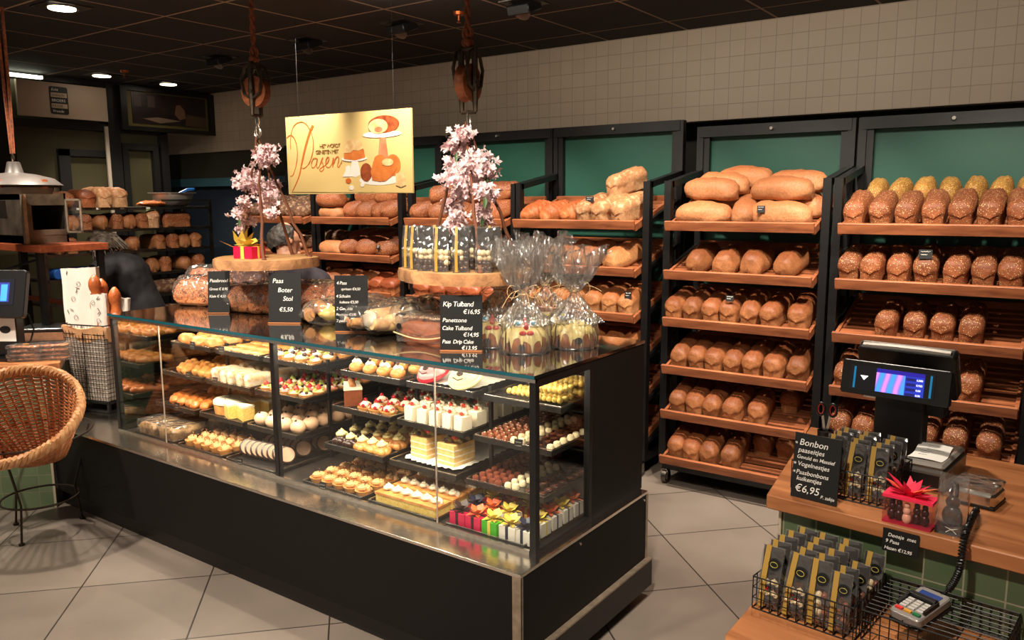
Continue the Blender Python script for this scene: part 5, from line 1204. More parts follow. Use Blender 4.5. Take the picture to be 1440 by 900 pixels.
# chocolate bags on the right slice
STRIPE = mat('gold_stripe', hexc(168, 132, 54), .5); BAGD = mat('bag_card_dark', hexc(22, 18, 18), .4)
def choc_bag(h, w_, d_, kind, seed):
    r = E('chocolate_bag'); rr = random.Random(seed)
    bg = MB().bb(-w_ / 2, w_ / 2, -d_ / 2, d_ / 2, 0, h * .5); bg.grid(lambda u, v: Vector(((u - .5) * w_, (1 if v < .5 else -1) * d_ / 2 * (1 - .0), h * .5)), 1, 1)
    bg = MB(); 
    sec = [(0, 1), (.02, 1), (h * .45, 1), (h * .8, .45), (h, .04)]
    vs = []
    for z, k in sec: vs += [(-w_ / 2, -d_ / 2 * k, z), (w_ / 2, -d_ / 2 * k, z), (w_ / 2, d_ / 2 * k, z), (-w_ / 2, d_ / 2 * k, z)]
    bg.add(vs, [(0, 1, 2, 3)] + [(4 * i + q, 4 * i + (q + 1) % 4, 4 * i + 4 + (q + 1) % 4, 4 * i + 4 + q) for i in range(4) for q in range(4)])
    bg.build('film', CELLO, r, smooth=False)
    m = MB(); m.bb(-w_ * .36, -w_ * .18, -d_ / 2 - .0012, -d_ / 2 - .0006, .002, h * .45); m.add([(-w_ * .36, -d_ / 2 - .001, h * .45), (-w_ * .18, -d_ / 2 - .001, h * .45), (-w_ * .18, -d_ / 2 * .04 - .001, h), (-w_ * .36, -d_ / 2 * .04 - .001, h)], [(0, 1, 2, 3)])
    (m.build('gold_band', STRIPE, r, smooth=False) if kind != 'white' else None)
    m = MB(); m.add([(-w_ * .47, d_ / 2 - .001, .003), (w_ * .47, d_ / 2 - .001, .003), (w_ * .47, 0.001, h * .97), (-w_ * .47, .001, h * .97)], [(0, 1, 2, 3)]); m.build('back_card', BAGD, r, smooth=False)
    yk = -d_ / 2 * .75
    m = MB(); m.prism([(.6 * w_ * .5 * math.cos(2 * PI * k / 18) + w_ * .16, .6 * w_ * .5 * math.sin(2 * PI * k / 18)) for k in range(18)], 0, .0008, Matrix.Translation((0, -d_ * .30, h * .68)) @ Matrix.Rotation(R(90 - math.degrees(math.atan(d_ * .55 / 2 / (h * .35)))), 4, 'X')); m.build('seal', mat('seal_black', hexc(14, 13, 13), .3), r, smooth=False)
    ms = {}
    for k in range(12):
        c = ('white' if kind == 'white' else 'milk') if k > 5 else 'milk'
        if kind == 'egg': c = 'white' if k in (7, 9, 10) else 'milk'
        if kind == 'swirl': c = 'white' if k > 4 else 'milk'
        ms.setdefault(c, MB()).ball(((k % 3 - 1) * w_ * .27 + rr.uniform(-.004, .004), rr.uniform(-.12, .12) * d_, .014 + (k // 3) * h * .115), (w_ * .21, d_ * .36, h * .075), 10, 6)
    for c, q in ms.items(): q.build('white_chocolates' if c == 'white' else 'chocolates', CR['whitec'] if c == 'white' else CR['choc'], r)
    r['category'] = 'chocolate bag'; return r
cb = Proto([choc_bag(.17, .062, .045, k, i) for i, k in enumerate(('swirl', 'egg', 'white'))])
spots = [(-.20, -.10), (-.13, -.14), (-.06, -.17), (.02, -.17), (.10, -.15), (.18, -.11), (-.12, -.02), (-.03, -.04), (.06, -.03), (.14, 0), (-.16, .09), (-.05, .09)]
nm = ['leftmost at the rim', 'second along the front rim', 'third along the front rim', 'fourth along the front rim', 'fifth along the front rim', 'last of the front rim', 'left of the middle row', 'second of the middle row', 'third of the middle row', 'last of the middle row', 'left at the back', 'right at the back']
for (x, y), n_ in zip(spots, nm):
    cb.put((dc2.x + x, yL + y, dc2.z + .003), (0, 0, R(rl.uniform(15, 45))), 'gold striped bag of chocolates on the hanging slice, ' + n_, 'chocolate bags on the hanging wood slice', 1.0, 'chocolate bag')
# the Easter sign
sa, sb = P(401, 162, Y=3.38), P(578, 155, Y=3.47); sc_, sd_ = P(405, 270, Y=3.38), P(578, 275, Y=3.47)
W_ = (sb - sa).length; Hh = (sa.z - sc_.z + sb.z - sd_.z) / 2; ang = math.atan2(sb.y - sa.y, sb.x - sa.x)
sign = E('easter_sign', (sa.x, sa.y, (sc_.z + sd_.z) / 2), (0, 0, ang)); T(sign, 'hanging pale yellow Easter poster board lettered Pasen', 'sign')
MB().bb(0, W_, 0, .012, 0, Hh).build('board', mat('sign_yellow', hexc(212, 184, 120), .5, var=.05, vs=2), sign, smooth=False)
ORC = mat('sign_orange', hexc(200, 98, 34), .5)
SM = Matrix(((1, 0, 0, 0), (0, 0, -1, 0), (0, 1, 0, 0), (0, 0, 0, 1)))
def sx_(px, py): return ((px - 122) / 1070 * W_, (1 - (py - 120) / 680) * Hh)    # picture on the board
def stroke(m, pts, w0, y=-.0015):
    pts = [Vector((*sx_(*p), 0)) for p in pts]; P2 = []
    for i in range(len(pts) - 1):
        p0 = pts[max(0, i - 1)]; p1 = pts[i]; p2 = pts[i + 1]; p3 = pts[min(len(pts) - 1, i + 2)]
        for k in range(5):
            t = k / 5; P2.append(.5 * ((2 * p1) + (-p0 + p2) * t + (2 * p0 - 5 * p1 + 4 * p2 - p3) * t * t + (-p0 + 3 * p1 - 3 * p2 + p3) * t ** 3))
    P2.append(pts[-1]); n = len(P2)
    ws = [w0(i / (n - 1)) if callable(w0) else w0 for i in range(n)]
    L_, R_ = [], []
    for i, p in enumerate(P2):
        d = (P2[min(i + 1, n - 1)] - P2[max(i - 1, 0)]).normalized(); q = Vector((-d.y, d.x, 0)) * ws[i]
        L_.append((p.x + q.x, y, p.y + q.y)); R_.append((p.x - q.x, y, p.y - q.y))
    m.add(L_ + R_, [(i, i + 1, n + i + 1, n + i) for i in range(n - 1)])
m = MB()
stroke(m, [(375, 205), (340, 270), (300, 380), (265, 500), (235, 620), (200, 700), (158, 776)], lambda t: .0075 * (1 - t) + .0022)
stroke(m, [(160, 400), (165, 300), (190, 215), (240, 172), (300, 180), (345, 240), (368, 320), (365, 420), (330, 520), (285, 570), (255, 570)], .0026)
stroke(m, [(128, 300), (160, 278), (195, 300), (218, 370), (220, 460), (200, 560), (170, 630), (146, 638)], .0026)
def glyph(pts, ox=0): stroke(m, [(x + ox, y) for x, y in pts], .0030)
glyph([(395, 490), (365, 492), (345, 535), (355, 572), (385, 550), (402, 492)]); glyph([(402, 492), (392, 545), (400, 575), (420, 555), (440, 500)])
glyph([(452, 482), (440, 510), (450, 545), (455, 585), (430, 605), (418, 590), (440, 570), (470, 555)])
glyph([(470, 555), (495, 520), (505, 490), (490, 485), (475, 520), (480, 565), (505, 572), (530, 545)])
glyph([(530, 545), (545, 490), (535, 575)]); glyph([(537, 560), (560, 500), (585, 482), (590, 510), (578, 560), (590, 572), (618, 520)])
m.build('pasen_lettering', ORC, sign, smooth=False)
for tx, px, py, sz in (('HET WORDT', 425, 403, .033), ('GENIETEN MET', 387, 452, .033)):
    x, z = sx_(px, py); text_obj('small_lettering', tx, sz * W_, Matrix.Translation((x, -.0012, z)) @ SM, mat('sign_brown', hexc(140, 100, 50), .5), sign, spacing=.82)
def poly_on(name, pts, mt, y, par=sign):
    mm = MB(); q = [sx_(*p) for p in pts]; mm.prism(q, 0, .0006, Matrix.Translation((0, -y, 0)) @ SM); o = mm.build(name, mt, par, smooth=False); return o
def ell(cx, cy, rx, ry, n=28, a0=0, a1=360): return [(cx + rx * math.cos(R(a0 + (a1 - a0) * k / n)), cy + ry * math.sin(R(a0 + (a1 - a0) * k / n))) for k in range(n)]
pw_ = mat('print_white', hexc(236, 226, 214), .5); pb = mat('print_brown', hexc(170, 84, 40), .5, c2=hexc(110, 44, 24), vs=26); po = mat('print_orange', hexc(218, 130, 60), .5, c2=hexc(190, 96, 40), vs=14); pcr = mat('print_cream', hexc(232, 204, 150), .5, c2=hexc(206, 160, 100), vs=24); pcu = mat('print_copper', hexc(170, 100, 64), .4, c2=hexc(216, 150, 110), vs=9)
poly_on('table_print', [(122 + 15, 548), (1188, 548), (1188, 798), (150, 778)], mat('print_table', hexc(220, 190, 122), .5), .0004)
poly_on('stand_print', [(940, 340), (990, 340), (1005, 520), (920, 520)], pcu, .0010); poly_on('plate_print', ell(958, 315, 157, 27), pw_, .0014)
poly_on('loaf_print', ell(975, 235, 125, 72), pb, .0018); poly_on('loaf_cut_print', ell(930, 250, 78, 60), pcr, .0024); poly_on('filling_print', ell(935, 275, 32, 22), pcu, .0030)
poly_on('stand_print', [(702, 520), (752, 520), (770, 640), (740, 660), (680, 655)], pw_, .0010); poly_on('plate_print', ell(724, 505, 108, 24), pw_, .0014)
poly_on('cake_print', [(635, 505), (640, 450), (668, 360), (690, 345), (770, 345), (790, 365), (808, 440), (818, 500), (730, 520)], po, .0018); poly_on('icing_print', [(638, 455), (668, 358), (690, 343), (770, 343), (792, 365), (804, 425), (760, 440), (720, 432), (690, 455)], pcr, .0024)
poly_on('rabbit_print', [(620, 655), (645, 610), (650, 570), (675, 560), (690, 580), (680, 640), (695, 655)], pw_, .0016)
poly_on('plate_print', ell(925, 690, 165, 42), pw_, .0010); poly_on('bread_print', ell(1040, 570, 62, 88), po, .0012); poly_on('roll_print', ell(822, 622, 48, 76), pb, .0020); poly_on('croissant_print', [(872, 690), (860, 620), (885, 530), (920, 520), (945, 560), (1000, 590), (1060, 560), (1075, 590), (1030, 660), (980, 698), (930, 702)], po, .0022)
poly_on('egg_print', ell(1000, 545, 46, 30), pcr, .0026); poly_on('bun_print', ell(935, 520, 45, 38), po, .0014)
poly_on('cookie_print', [(1062, 640), (1135, 630), (1140, 735), (1100, 752), (1062, 735)], pcr, .0026); poly_on('ball_print', ell(668, 690, 24, 22), ORC, .0016); poly_on('ball_print', ell(692, 750, 20, 20), pw_, .0016); poly_on('ball_print', ell(786, 726, 17, 18), pw_, .0016)
m = MB()
for q in (.11, .87): MB().tube([(W_ * q, .006, Hh - .005), (W_ * q + .0, .006, ZC - sign.location.z)], .0005, 4).build('hanging_wire', BLACKM, sign)
# ================================================================== right hand counter and what stands on it
CA = R(-6.2); C0 = Vector((-.692, 2.237, 0)); CU = Vector((math.cos(CA), math.sin(CA), 0)); CV = Vector((-math.sin(CA), math.cos(CA), 0))
def K(u, v, z): return C0 + CU * u + CV * v + Vector((0, 0, z))
def KM(z=0): return Matrix.Translation(C0 + Vector((0, 0, z))) @ Matrix.Rotation(CA, 4, 'Z')
CZ, HZ = .80, .57
GT = tiles('green_wall_tile', hexc(82, 98, 70), hexc(74, 90, 64), hexc(138, 134, 112), .094, .094, .0022, (R(90), 0, 0), (.041, 0, .757), rough=.22, bumpy=.5, var=.25, nsc=6)
ct = E('sales_counter', K(0, 0, 0), (0, 0, CA)); T(ct, 'counter with wooden top and green tiled front at the right', 'counter')
MB().prism([(0, 0), (1.3, 0), (1.3, .79), (-.175, .77)], CZ - .042, CZ).build('wooden_top', TOPWOOD, ct, smooth=False, bevel=.003)
MB().prism([(.035, .032), (1.3, .032), (1.3, .76), (-.11, .74)], 0, CZ - .042).build('tiled_body', GT, ct, smooth=False)
MB().bb(.028, .036, .026, .034, 0, CZ - .042).build('edge_trim', mat('cream_trim', hexc(178, 164, 140), .4), ct, smooth=False)
bn = E('bag_bench', K(0, 0, 0), (0, 0, CA)); T(bn, 'low wooden ledge before the green tiles carrying two wire baskets', 'bench')
MB().prism([(.095, -.43), (.082, -.40), (.042, .030), (1.3, .030), (1.3, -.43)], HZ - .045, HZ).build('wooden_top', TOPWOOD, bn, smooth=False, bevel=.003)
MB().prism([(.14, -.38), (.10, .030), (1.3, .030), (1.3, -.38)], 0, HZ - .045).build('body', GT, bn, smooth=False)
WIREB = mat('basket_wire_black', hexc(24, 22, 22), .4, metal=.3)
def wire_basket(name, lab, u0, u1, v0, v1, z0, z1, step, top_open=True, flip=False, r=.0016, solid=False):
    b = E(name, K((u0 + u1) / 2, (v0 + v1) / 2, z0), (0, 0, CA)); T(b, lab, 'wire basket')
    w_, d_, h = (u1 - u0) / 2, (v1 - v0) / 2, z1 - z0
    m = MB(); nz = max(2, int(h / step)); nx = int(2 * w_ / step); ny = int(2 * d_ / step)
    for k in range(nz + 1):
        z = h * k / nz; rr = r * 1.5 if k in (0, nz) else r
        m.tube([(-w_, -d_, z), (w_, -d_, z), (w_, d_, z), (-w_, d_, z)], rr, 5, closed=True)
    for k in range(nx + 1):
        x = -w_ + 2 * w_ * k / nx
        for y in (-d_, d_): m.tube([(x, y, 0), (x, y, h)], r, 5)
    for k in range(1, ny):
        y = -d_ + 2 * d_ * k / ny
        for x in (-w_, w_): m.tube([(x, y, 0), (x, y, h)], r, 5)
    m.build('side_wires', WIREB, b)
    m = MB(); zz = h if flip else 0
    for k in range(nx + 1):
        x = -w_ + 2 * w_ * k / nx
        if not flip: m.tube([(x, -d_, zz), (x, d_, zz)], r, 5)
    for k in range(ny + 1):
        y = -d_ + 2 * d_ * k / ny; m.tube([(-w_, y, zz), (w_, y, zz)], r, 5)
    if flip:
        for x in (-w_ * .4, w_ * .4): m.tube([(x, -d_, zz - .002), (x, d_, zz - .002)], r * 1.3, 5)
    m.build('base_wires', WIREB, b)
    return b
wire_basket('wire_basket', 'black wire basket full of chocolate bags on the low ledge', .075, .335, -.235, .005, HZ + .002, HZ + .09, .022)
wire_basket('wire_basket', 'upturned black wire basket under the card terminal', .345, .64, -.205, .025, HZ + .002, HZ + .078, .021, flip=True)
wire_basket('wire_basket', 'black wire basket of chocolate bags on the counter top behind the chalkboard', .03, .295, .10, .33, CZ + .002, CZ + .085, .022)
SEAL = mat('seal_black', hexc(14, 13, 13), .3)
def flat_bag(kind, seed):
    r = E('chocolate_packet'); r['category'] = 'chocolate packet'; rr = random.Random(seed); w_, h, d_ = .060, .165, .026
    def fn(u, v):
        a = 2 * PI * u; t = v; k = 1 if t < .5 else max(.06, 1 - (t - .5) / .5 * .95); k *= (.55 + .45 * min(1, t * 8)) if t < .12 else 1
        return Vector((w_ / 2 * max(-1, min(1, 1.25 * math.cos(a))), d_ / 2 * k * math.sin(a), h * t)) + noise.noise_vector(Vector((math.cos(a), t * 3 + seed, math.sin(a)))) * .0015
    MB().grid(fn, 20, 12, wrapu=True).build('film', CELLO, r)
    fy = lambda z: -d_ / 2 * (1 if z < .5 else max(.06, 1 - (z - .5) / .5 * .95)) - .0022
    m = MB(); zs = [.01, .15, .3, .5, .65, .8, .9, 1.0]
    vs = []
    for z in zs: vs += [(-w_ * .34, fy(z), h * z), (-w_ * .10, fy(z), h * z)]
    m.add(vs, [(2 * i, 2 * i + 1, 2 * i + 3, 2 * i + 2) for i in range(len(zs) - 1)]); m.build('gold_band', STRIPE, r, smooth=False)
    tilt = math.degrees(math.atan(d_ * .475 / (h * .5)))
    m = MB(); m.prism([(.016 * math.cos(2 * PI * k / 20), .016 * math.sin(2 * PI * k / 20)) for k in range(20)], 0, .0008, Matrix.Translation((w_ * .16, fy(.72) - .0012, h * .72)) @ Matrix.Rotation(R(90 - tilt), 4, 'X')); sl_ = m.build('seal', SEAL, r, smooth=False)
    m = MB(); m.tube([(w_ * .16 + .010 * math.cos(t), fy(.72) - .0030, h * .72 + .007 * math.sin(t)) for t in [2 * PI * q / 14 for q in range(14)]], .0006, 4, closed=True); m.build('seal_print', mat('gold_print', hexc(206, 190, 90), .4), r).parent = sl_
    m = MB(); vs = []
    m.add([(-w_ * .46, .0, .005), (w_ * .46, .0, .005), (w_ * .46, .0, h * .98), (-w_ * .46, .0, h * .98)], [(0, 1, 2, 3)]); m.build('back_card', BAGD, r, smooth=False)
    ms = {}
    if kind == 'swirl':
        for k in range(4): ms.setdefault('whitec', MB()); swirl(ms['whitec'], ((k % 2 - .5) * w_ * .42, -.006, .035 + .03 * (k // 2)), .014, .016)
        for k in range(5): ms.setdefault('choc', MB()).ball(((k % 3 - 1) * w_ * .27, -.002, .012 + .012 * (k // 3)), (.010, .009, .009), 8, 6)
        for k in range(3): ms.setdefault('berry', MB()).ball((rr.uniform(-.018, .018), -.014, rr.uniform(.04, .08)), (.003, .002, .003), 6, 4)
    else:
        for k in range(12): ms.setdefault('whitec' if (kind == 'mix' and k in (4, 7, 9, 10)) else ('milk' if k % 2 else 'choc'), MB()).ball(((k % 3 - 1) * w_ * .28 + rr.uniform(-.003, .003), -.001, .012 + (k // 3) * .021), (.0095, .0095, .0105), 8, 6)
    for c, q in ms.items(): q.build({'whitec': 'white_chocolates', 'choc': 'dark_chocolates', 'milk': 'milk_chocolates', 'berry': 'red_crumbs'}[c], CR[c], r)
    return r
fb = Proto([flat_bag(k, i) for i, k in enumerate(('swirl', 'swirl', 'mix', 'plain'))])
ROWN = ['front row', 'second row', 'third row', 'fourth row', 'back row']
for j in range(5):
    for i in range(4):
        if i == 3 and j == 3: continue
        u, v = .108 + .0655 * i + .004 * j - .014 * (i == 3), -.215 + .043 * j
        zz = 0 if i < 3 else -.0
        fb.put(K(u, v, HZ + .006 + zz), (R(-9), R(rl.uniform(-3, 3)), CA + R(rl.uniform(-5, 5))), 'gold banded chocolate packet in the lower basket, %s from left, %s' % (ORD[i], ROWN[j]), 'packets in the lower wire basket', 1.0 if i < 3 else .9, 'chocolate packet')
for j in range(4):
    for i in range(3):
        u, v = .125 + .067 * i, .13 + .047 * j
        fb.put(K(u, v, CZ + .006), (R(-7), R(rl.uniform(-3, 3)), CA + R(rl.uniform(-5, 5))), 'gold banded chocolate packet in the counter top basket, %s from left, %s' % (ORD[i], ROWN[j] if j < 3 else 'back row'), 'packets in the counter top basket', .93, 'chocolate packet')
# chalkboards
bl = [('Bonbon', -.40, .82, .026, 1), ('paaseitjes', -.41, .71, .0195, 1.0), ('Gevuld en Massief', -.43, .61, .0150, .98), ('Vogelnestjes', -.40, .50, .0180, 1), ('Paasbonbons', -.42, .37, .0178, 1), ('kuikentjes', -.40, .275, .0178, 1), ('€6,95', -.42, .10, .030, 1), ('P. zakje', .15, .07, .0130, 1)]
b1 = board('chalkboard', 'large chalkboard listing Bonbon paaseitjes on the counter edge', K(.122, .035, CZ), .132, .187, math.degrees(CA) - 1.5, 5, bl, foot=False, th=.005)
for z in (.845, .53, .40):
    m = MB()
    for q in range(3): a = q * PI / 3; m.tube([(-.060 - .004 * math.cos(a), -.0034, .187 * z - .004 * math.sin(a)), (-.060 + .004 * math.cos(a), -.0034, .187 * z + .004 * math.sin(a))], .0006, 4)
    m.build('chalk_star', CHALK, b1)
board('chalkboard', 'small chalkboard clipped to the counter edge reading Doosje met 9 Paas', K(.368, -.006, CZ - .070), .088, .062, math.degrees(CA), 0, [('Doosje  met', -.36, .68, .0135, 1), ('9 Paas', -.42, .40, .0135, 1), ('Hazen €12,95', -.44, .10, .0125, .95)], foot=False, th=.003)
# pink ribboned box
px_ = E('chocolate_box', K(.372, .040, CZ), (0, 0, CA)); px_.scale = (1.08, 1.1, 1.12); T(px_, 'clear box of chocolate hares with a neon pink tulle bow', 'box')
MB().bb(-.055, .055, -.024, .024, 0, .068).build('clear_box', thin_glass('box_film_pink', (.95, .72, .76, 1), 1.45, .05), px_, smooth=False)
MB().bb(-.055, .055, -.024, .024, 0, .004).build('base_card', mat('pink_card', hexc(170, 30, 60), .5), px_, smooth=False)
m = MB()
for i, x in enumerate((-.038, -.022, .018, .036)):
    m.ball((x, -.004, .018), (.011, .011, .014), 10, 6).ball((x, -.004, .036), (.009, .009, .010), 10, 6).ball((x, -.004, .048), (.007, .007, .008), 10, 6).ball((x - .003, -.004, .058), (.002, .002, .008), 6, 4).ball((x + .003, -.004, .058), (.002, .002, .008), 6, 4)
m.build('dark_hares', CR['choc'], px_)
m = MB().ball((-.002, -.012, .016), (.011, .010, .014), 10, 6).ball((-.002, -.012, .034), (.009, .009, .010), 10, 6).ball((-.002, -.012, .047), (.007, .007, .008), 10, 6); m.build('white_hare', CR['whitec'], px_)
NEON = mat('neon_pink_tulle', hexc(240, 40, 80), .6)
m = MB(); rr = random.Random(9)
for k in range(44):
    a = rr.uniform(0, 2 * PI); d = Vector((math.cos(a), math.sin(a) * .5, rr.uniform(.15, .9))); q = Vector((-math.sin(a), math.cos(a), rr.uniform(-.3, .3))); L_ = rr.uniform(.025, .055) if k > 3 else .065; c0 = Vector((0, 0, .070))
    m.add([c0, c0 + d * L_ * .55 + q * .009, c0 + d * L_, c0 + d * L_ * .55 - q * .009], [(0, 1, 2, 3)])
m.ball((0, 0, .074), (.012, .010, .008), 8, 6); m.build('tulle_bow', NEON, px_, smooth=False)
MB().bb(-.0565, .0565, -.0255, .0255, .062, .0695).build('tulle_band', NEON, px_, smooth=False)
m = MB()
for s_ in (-1, 1): m.tube([(0, 0, .075), (s_ * .03, -.004, .088), (s_ * .058, 0, .098)], [.002, .0035, .0005], 5)
m.build('ribbon_tail', mat('ribbon_orange', hexc(226, 110, 60), .35), px_)
# bag with a chocolate hare
hb_ = E('hare_bag', K(.470, .050, CZ), (0, 0, CA + R(4))); T(hb_, 'clear bag holding a tall dark chocolate hare, right of the pink box', 'bag')
def fn(u, v):
    a = 2 * PI * u; k = 1 if v < .75 else 1 - (v - .75) / .25 * .8
    return Vector((.036 * max(-1, min(1, 1.2 * math.cos(a))) * (1 - .1 * v), .026 * k * max(-1, min(1, 1.2 * math.sin(a))), .155 * v)) + noise.noise_vector(Vector((math.cos(a) * 2, v * 6, math.sin(a) * 2))) * .003
MB().grid(fn, 24, 16, wrapu=True).build('film', CELLO, hb_)
MB().bb(-.034, .034, -.022, .022, .001, .018).build('base_card', BAGD, hb_, smooth=False)
MB().ball((0, 0, .045), (.024, .017, .030), 12, 8).ball((0, -.002, .082), (.017, .014, .018), 12, 8).ball((-.006, 0, .112), (.005, .005, .022), 8, 6).ball((.007, 0, .112), (.005, .005, .022), 8, 6).ball((.018, -.01, .04), (.008, .008, .016), 8, 6).build('chocolate_hare', CR['choc'], hb_)
m = MB(); 
for s_ in (-1, 1): m.tube([(.004, -.025, .016), (.004 + s_ * .014, -.025, .022), (.004, -.025, .018), (.004 + s_ * .012, -.026, .008)], .001, 5)
m.build('white_bow', CR['eye'], hb_)
# till pole with the two screens
PLB = mat('till_plastic', hexc(16, 15, 16), .35, bump=.05, bs=300)
tl = E('till_display', K(.205, .52, CZ), (0, 0, CA + R(-0))); T(tl, 'black till pole with a narrow customer screen, seen from the front', 'till')
MB().prism([(-.085, -.07), (.085, -.07), (.085, .07), (-.085, .07)], 0, .02).build('foot', PLB, tl, smooth=False, bevel=.004)
m = MB().bb(-.072, .072, -.03, .035, .018, .262); m.build('column', PLB, tl, smooth=False, bevel=.004)
def rslab(w_, h, d_, r_): m = MB(); m.prism(rrect(w_, h, r_), -d_ / 2, d_ / 2, Matrix.Rotation(R(90), 4, 'X')); return m
o = rslab(.292, .170, .034, .012).build('cashier_screen', PLB, tl, smooth=False, bevel=.003); o.location = (-.008, .075, .295); o.rotation_euler = (R(26), 0, R(0))
q = MB().tube([(-.130, 0, .083), (-.05, 0, .086), (.05, 0, .086), (.130, 0, .083)], .0105, 8).build('silver_top_edge', mat('silver_paint', hexc(214, 206, 198), .35, metal=.3), tl); q.parent = o
q = rslab(.296, .174, .006, .014).build('silver_back', STEEL, tl, smooth=False); q.parent = o; q.location = (0, .018, .0)
o = rslab(.320, .108, .026, .008).build('customer_screen', PLB, tl, smooth=False, bevel=.002); o.location = (-.008, -.055, .280); o.rotation_euler = (R(-9), 0, R(-1))
q = rslab(.25, .078, .002, .003).build('screen_glass', mat('screen_dark', (.01, .012, .02), .08), tl, smooth=False); q.parent = o; q.location = (-.008, -.0145, 0)
def scr_mat():
    m_, nt, b = nodes('screen_swirl'); N = nt.nodes; L = nt.links
    tc = N.new('ShaderNodeTexCoord'); wv = N.new('ShaderNodeTexWave'); wv.inputs['Scale'].default_value = 9; wv.inputs['Distortion'].default_value = 6; wv.inputs['Detail'].default_value = 1; wv.inputs['Detail Scale'].default_value = .6
    L.new(tc.outputs['Object'], wv.inputs['Vector']); r_ = N.new('ShaderNodeValToRGB'); e = r_.color_ramp.elements
    e[0].color = hexc(60, 150, 230); e[1].color = hexc(220, 130, 220); k = e.new(.5); k.color = hexc(110, 120, 235)
    L.new(wv.outputs['Fac'], r_.inputs[0]); L.new(r_.outputs[0], b.inputs['Emission Color']); b.inputs['Emission Strength'].default_value = 1.15; b.inputs['Base Color'].default_value = (0, 0, 0, 1); b.inputs['Roughness'].default_value = .2
    return m_
SWM = scr_mat()
q = MB().bb(-.052, .033, -.0172, -.0160, -.036, .036).build('screen_picture', SWM, tl, smooth=False); q.parent = o
EB = lambda n, c, s_: mat(n, c, .4, emit=s_)
q = MB().bb(.033, .088, -.0172, -.0160, -.036, .036).build('screen_list', EB('screen_list_blue', hexc(40, 60, 200), .55), tl, smooth=False); q.parent = o
q = MB().bb(-.052, .088, -.0175, -.0161, .024, .036).build('screen_header', EB('screen_navy', hexc(40, 30, 160), .6), tl, smooth=False); q.parent = o
for k, tx in enumerate(('0,000', '0,925', '0,00', '0,00')):
    t_ = text_obj('screen_digits', tx, .008, Matrix.Translation((.066, -.0180, .012 - .0155 * k)) @ SM, EB('screen_white', (1, 1, 1), 1.0), tl); t_.parent = o
    q = MB().bb(.036, .063, -.0178, -.0171, .010 - .0155 * k, .019 - .0155 * k).build('screen_field', EB('screen_field', hexc(30, 30, 110), .5), tl, smooth=False); q.parent = o
m = MB().prism([(-.088, -.004), (-.076, .010), (-.100, .010)], 0, .001, Matrix.Translation((0, -.0165, -.002)) @ SM); q = m.build('screen_mark', EB('screen_white', (1, 1, 1), 1.0), tl, smooth=False); q.parent = o
for x, w_ in ((-.118, .006), (.106, .006)):
    q = MB().bb(x - w_ / 2, x + w_ / 2, -.0162, -.0156, -.034, .034).build('edge_glow', EB('edge_glow_cyan', hexc(20, 120, 170), .5), tl, smooth=False); q.parent = o
MB().bb(-.12, -.06, .0, .03, .205, .232).build('scanner_bracket', STEEL, tl, smooth=False, bevel=.002)
MB().bb(.055, .125, .0, .05, .175, .225).build('card_reader', PLB, tl, smooth=False, bevel=.004)
MB().tube([(.062, -.01, .23), (.064, -.012, .12), (.066, -.02, .03)], .006, 8).build('cable_duct', DSTEEL, tl)
# receipt printer, box, flowers in a cone of film
pn = E('receipt_printer', K(.325, .46, CZ), (0, 0, CA)); T(pn, 'grey receipt printer with a paper slip, right of the till pole', 'printer')
PG = mat('printer_grey', hexc(110, 104, 98), .35, metal=.3)
MB().bb(-.06, .06, -.13, .13, 0, .065).build('lower_body', PG, pn, smooth=False, bevel=.008)
MB().bb(-.057, .057, -.13, .12, .066, .082).build('lid', mat('printer_lid', hexc(150, 144, 136), .25, metal=.2), pn, smooth=False, bevel=.008)
MB().bb(-.05, .05, -.1325, -.131, .015, .05).build('front_slot', PLB, pn, smooth=False)
m = MB(); m.grid(lambda u, v: Vector((-.052 + .094 * u + .004 * math.sin(v * 5), -.10 + .15 * v, .0835 + .008 * v * v + .003 * math.sin(u * 3))), 8, 10); pp = m.build('paper_slip', mat('paper_white', hexc(232, 228, 220), .7), pn)
m = MB(); rr = random.Random(4)
for k in range(6):
    y = -.06 + .018 * k; x0 = rr.uniform(-.035, -.02); m.tube([(x0 + q * .008, y + .001 * math.sin(q * 3), .0852 + .008 * ((y + .1) / .15) ** 2 + .0012) for q in range(int(rr.uniform(4, 8)))], .0005, 4)
m.build('slip_writing', BLACKM, pn).parent = pp
sb_ = E('card_imprinter', K(.470, .33, CZ), (0, 0, CA + R(-4))); T(sb_, 'brushed steel desk box wrapped in film, right of the printer', 'box')
MB().bb(-.055, .055, -.05, .06, .0, .045).build('body', STEEL, sb_, smooth=False, bevel=.010)
MB().bb(-.056, .056, -.051, .055, .045, .062).jitter(.002, 30).build('film_cover', CELLO, sb_, bevel=.004)
MB().bb(-.057, .057, -.052, .062, .0, .010).build('base', PLB, sb_, smooth=False, bevel=.002)
# scissors in a holder with tape
sc0 = E('scissor_pot', K(-.01, .47, CZ)); T(sc0, 'dark pen pot on the counter behind the chalkboard', 'pot')
MB().lathe([(.024, 0), (.026, .085), (.023, .085), (.021, .008)], 24).build('pot', PLB, sc0)
ss = E('scissors', K(-.01, .47, CZ + .02)); T(ss, 'scissors with red and black handles standing in the pen pot', 'scissors')
for s_ in (-1, 1):
    MB().tube([(s_ * .019 + .013 * math.cos(t), 0, .135 + .021 * math.sin(t)) for t in [2 * PI * k / 18 for k in range(18)]], .0042, 7, closed=True).build('handle', PLB, ss)
    MB().tube([(s_ * .019 + .0095 * math.cos(t), 0, .135 + .017 * math.sin(t)) for t in [2 * PI * k / 18 for k in range(18)]], .0022, 6, closed=True).build('handle_lining', mat('scissor_red', hexc(200, 50, 40), .4), ss)
    MB().bar((s_ * .012, 0, .115), (-s_ * .004, 0, .01), .008, .003).build('blade', STEEL, ss, smooth=False)
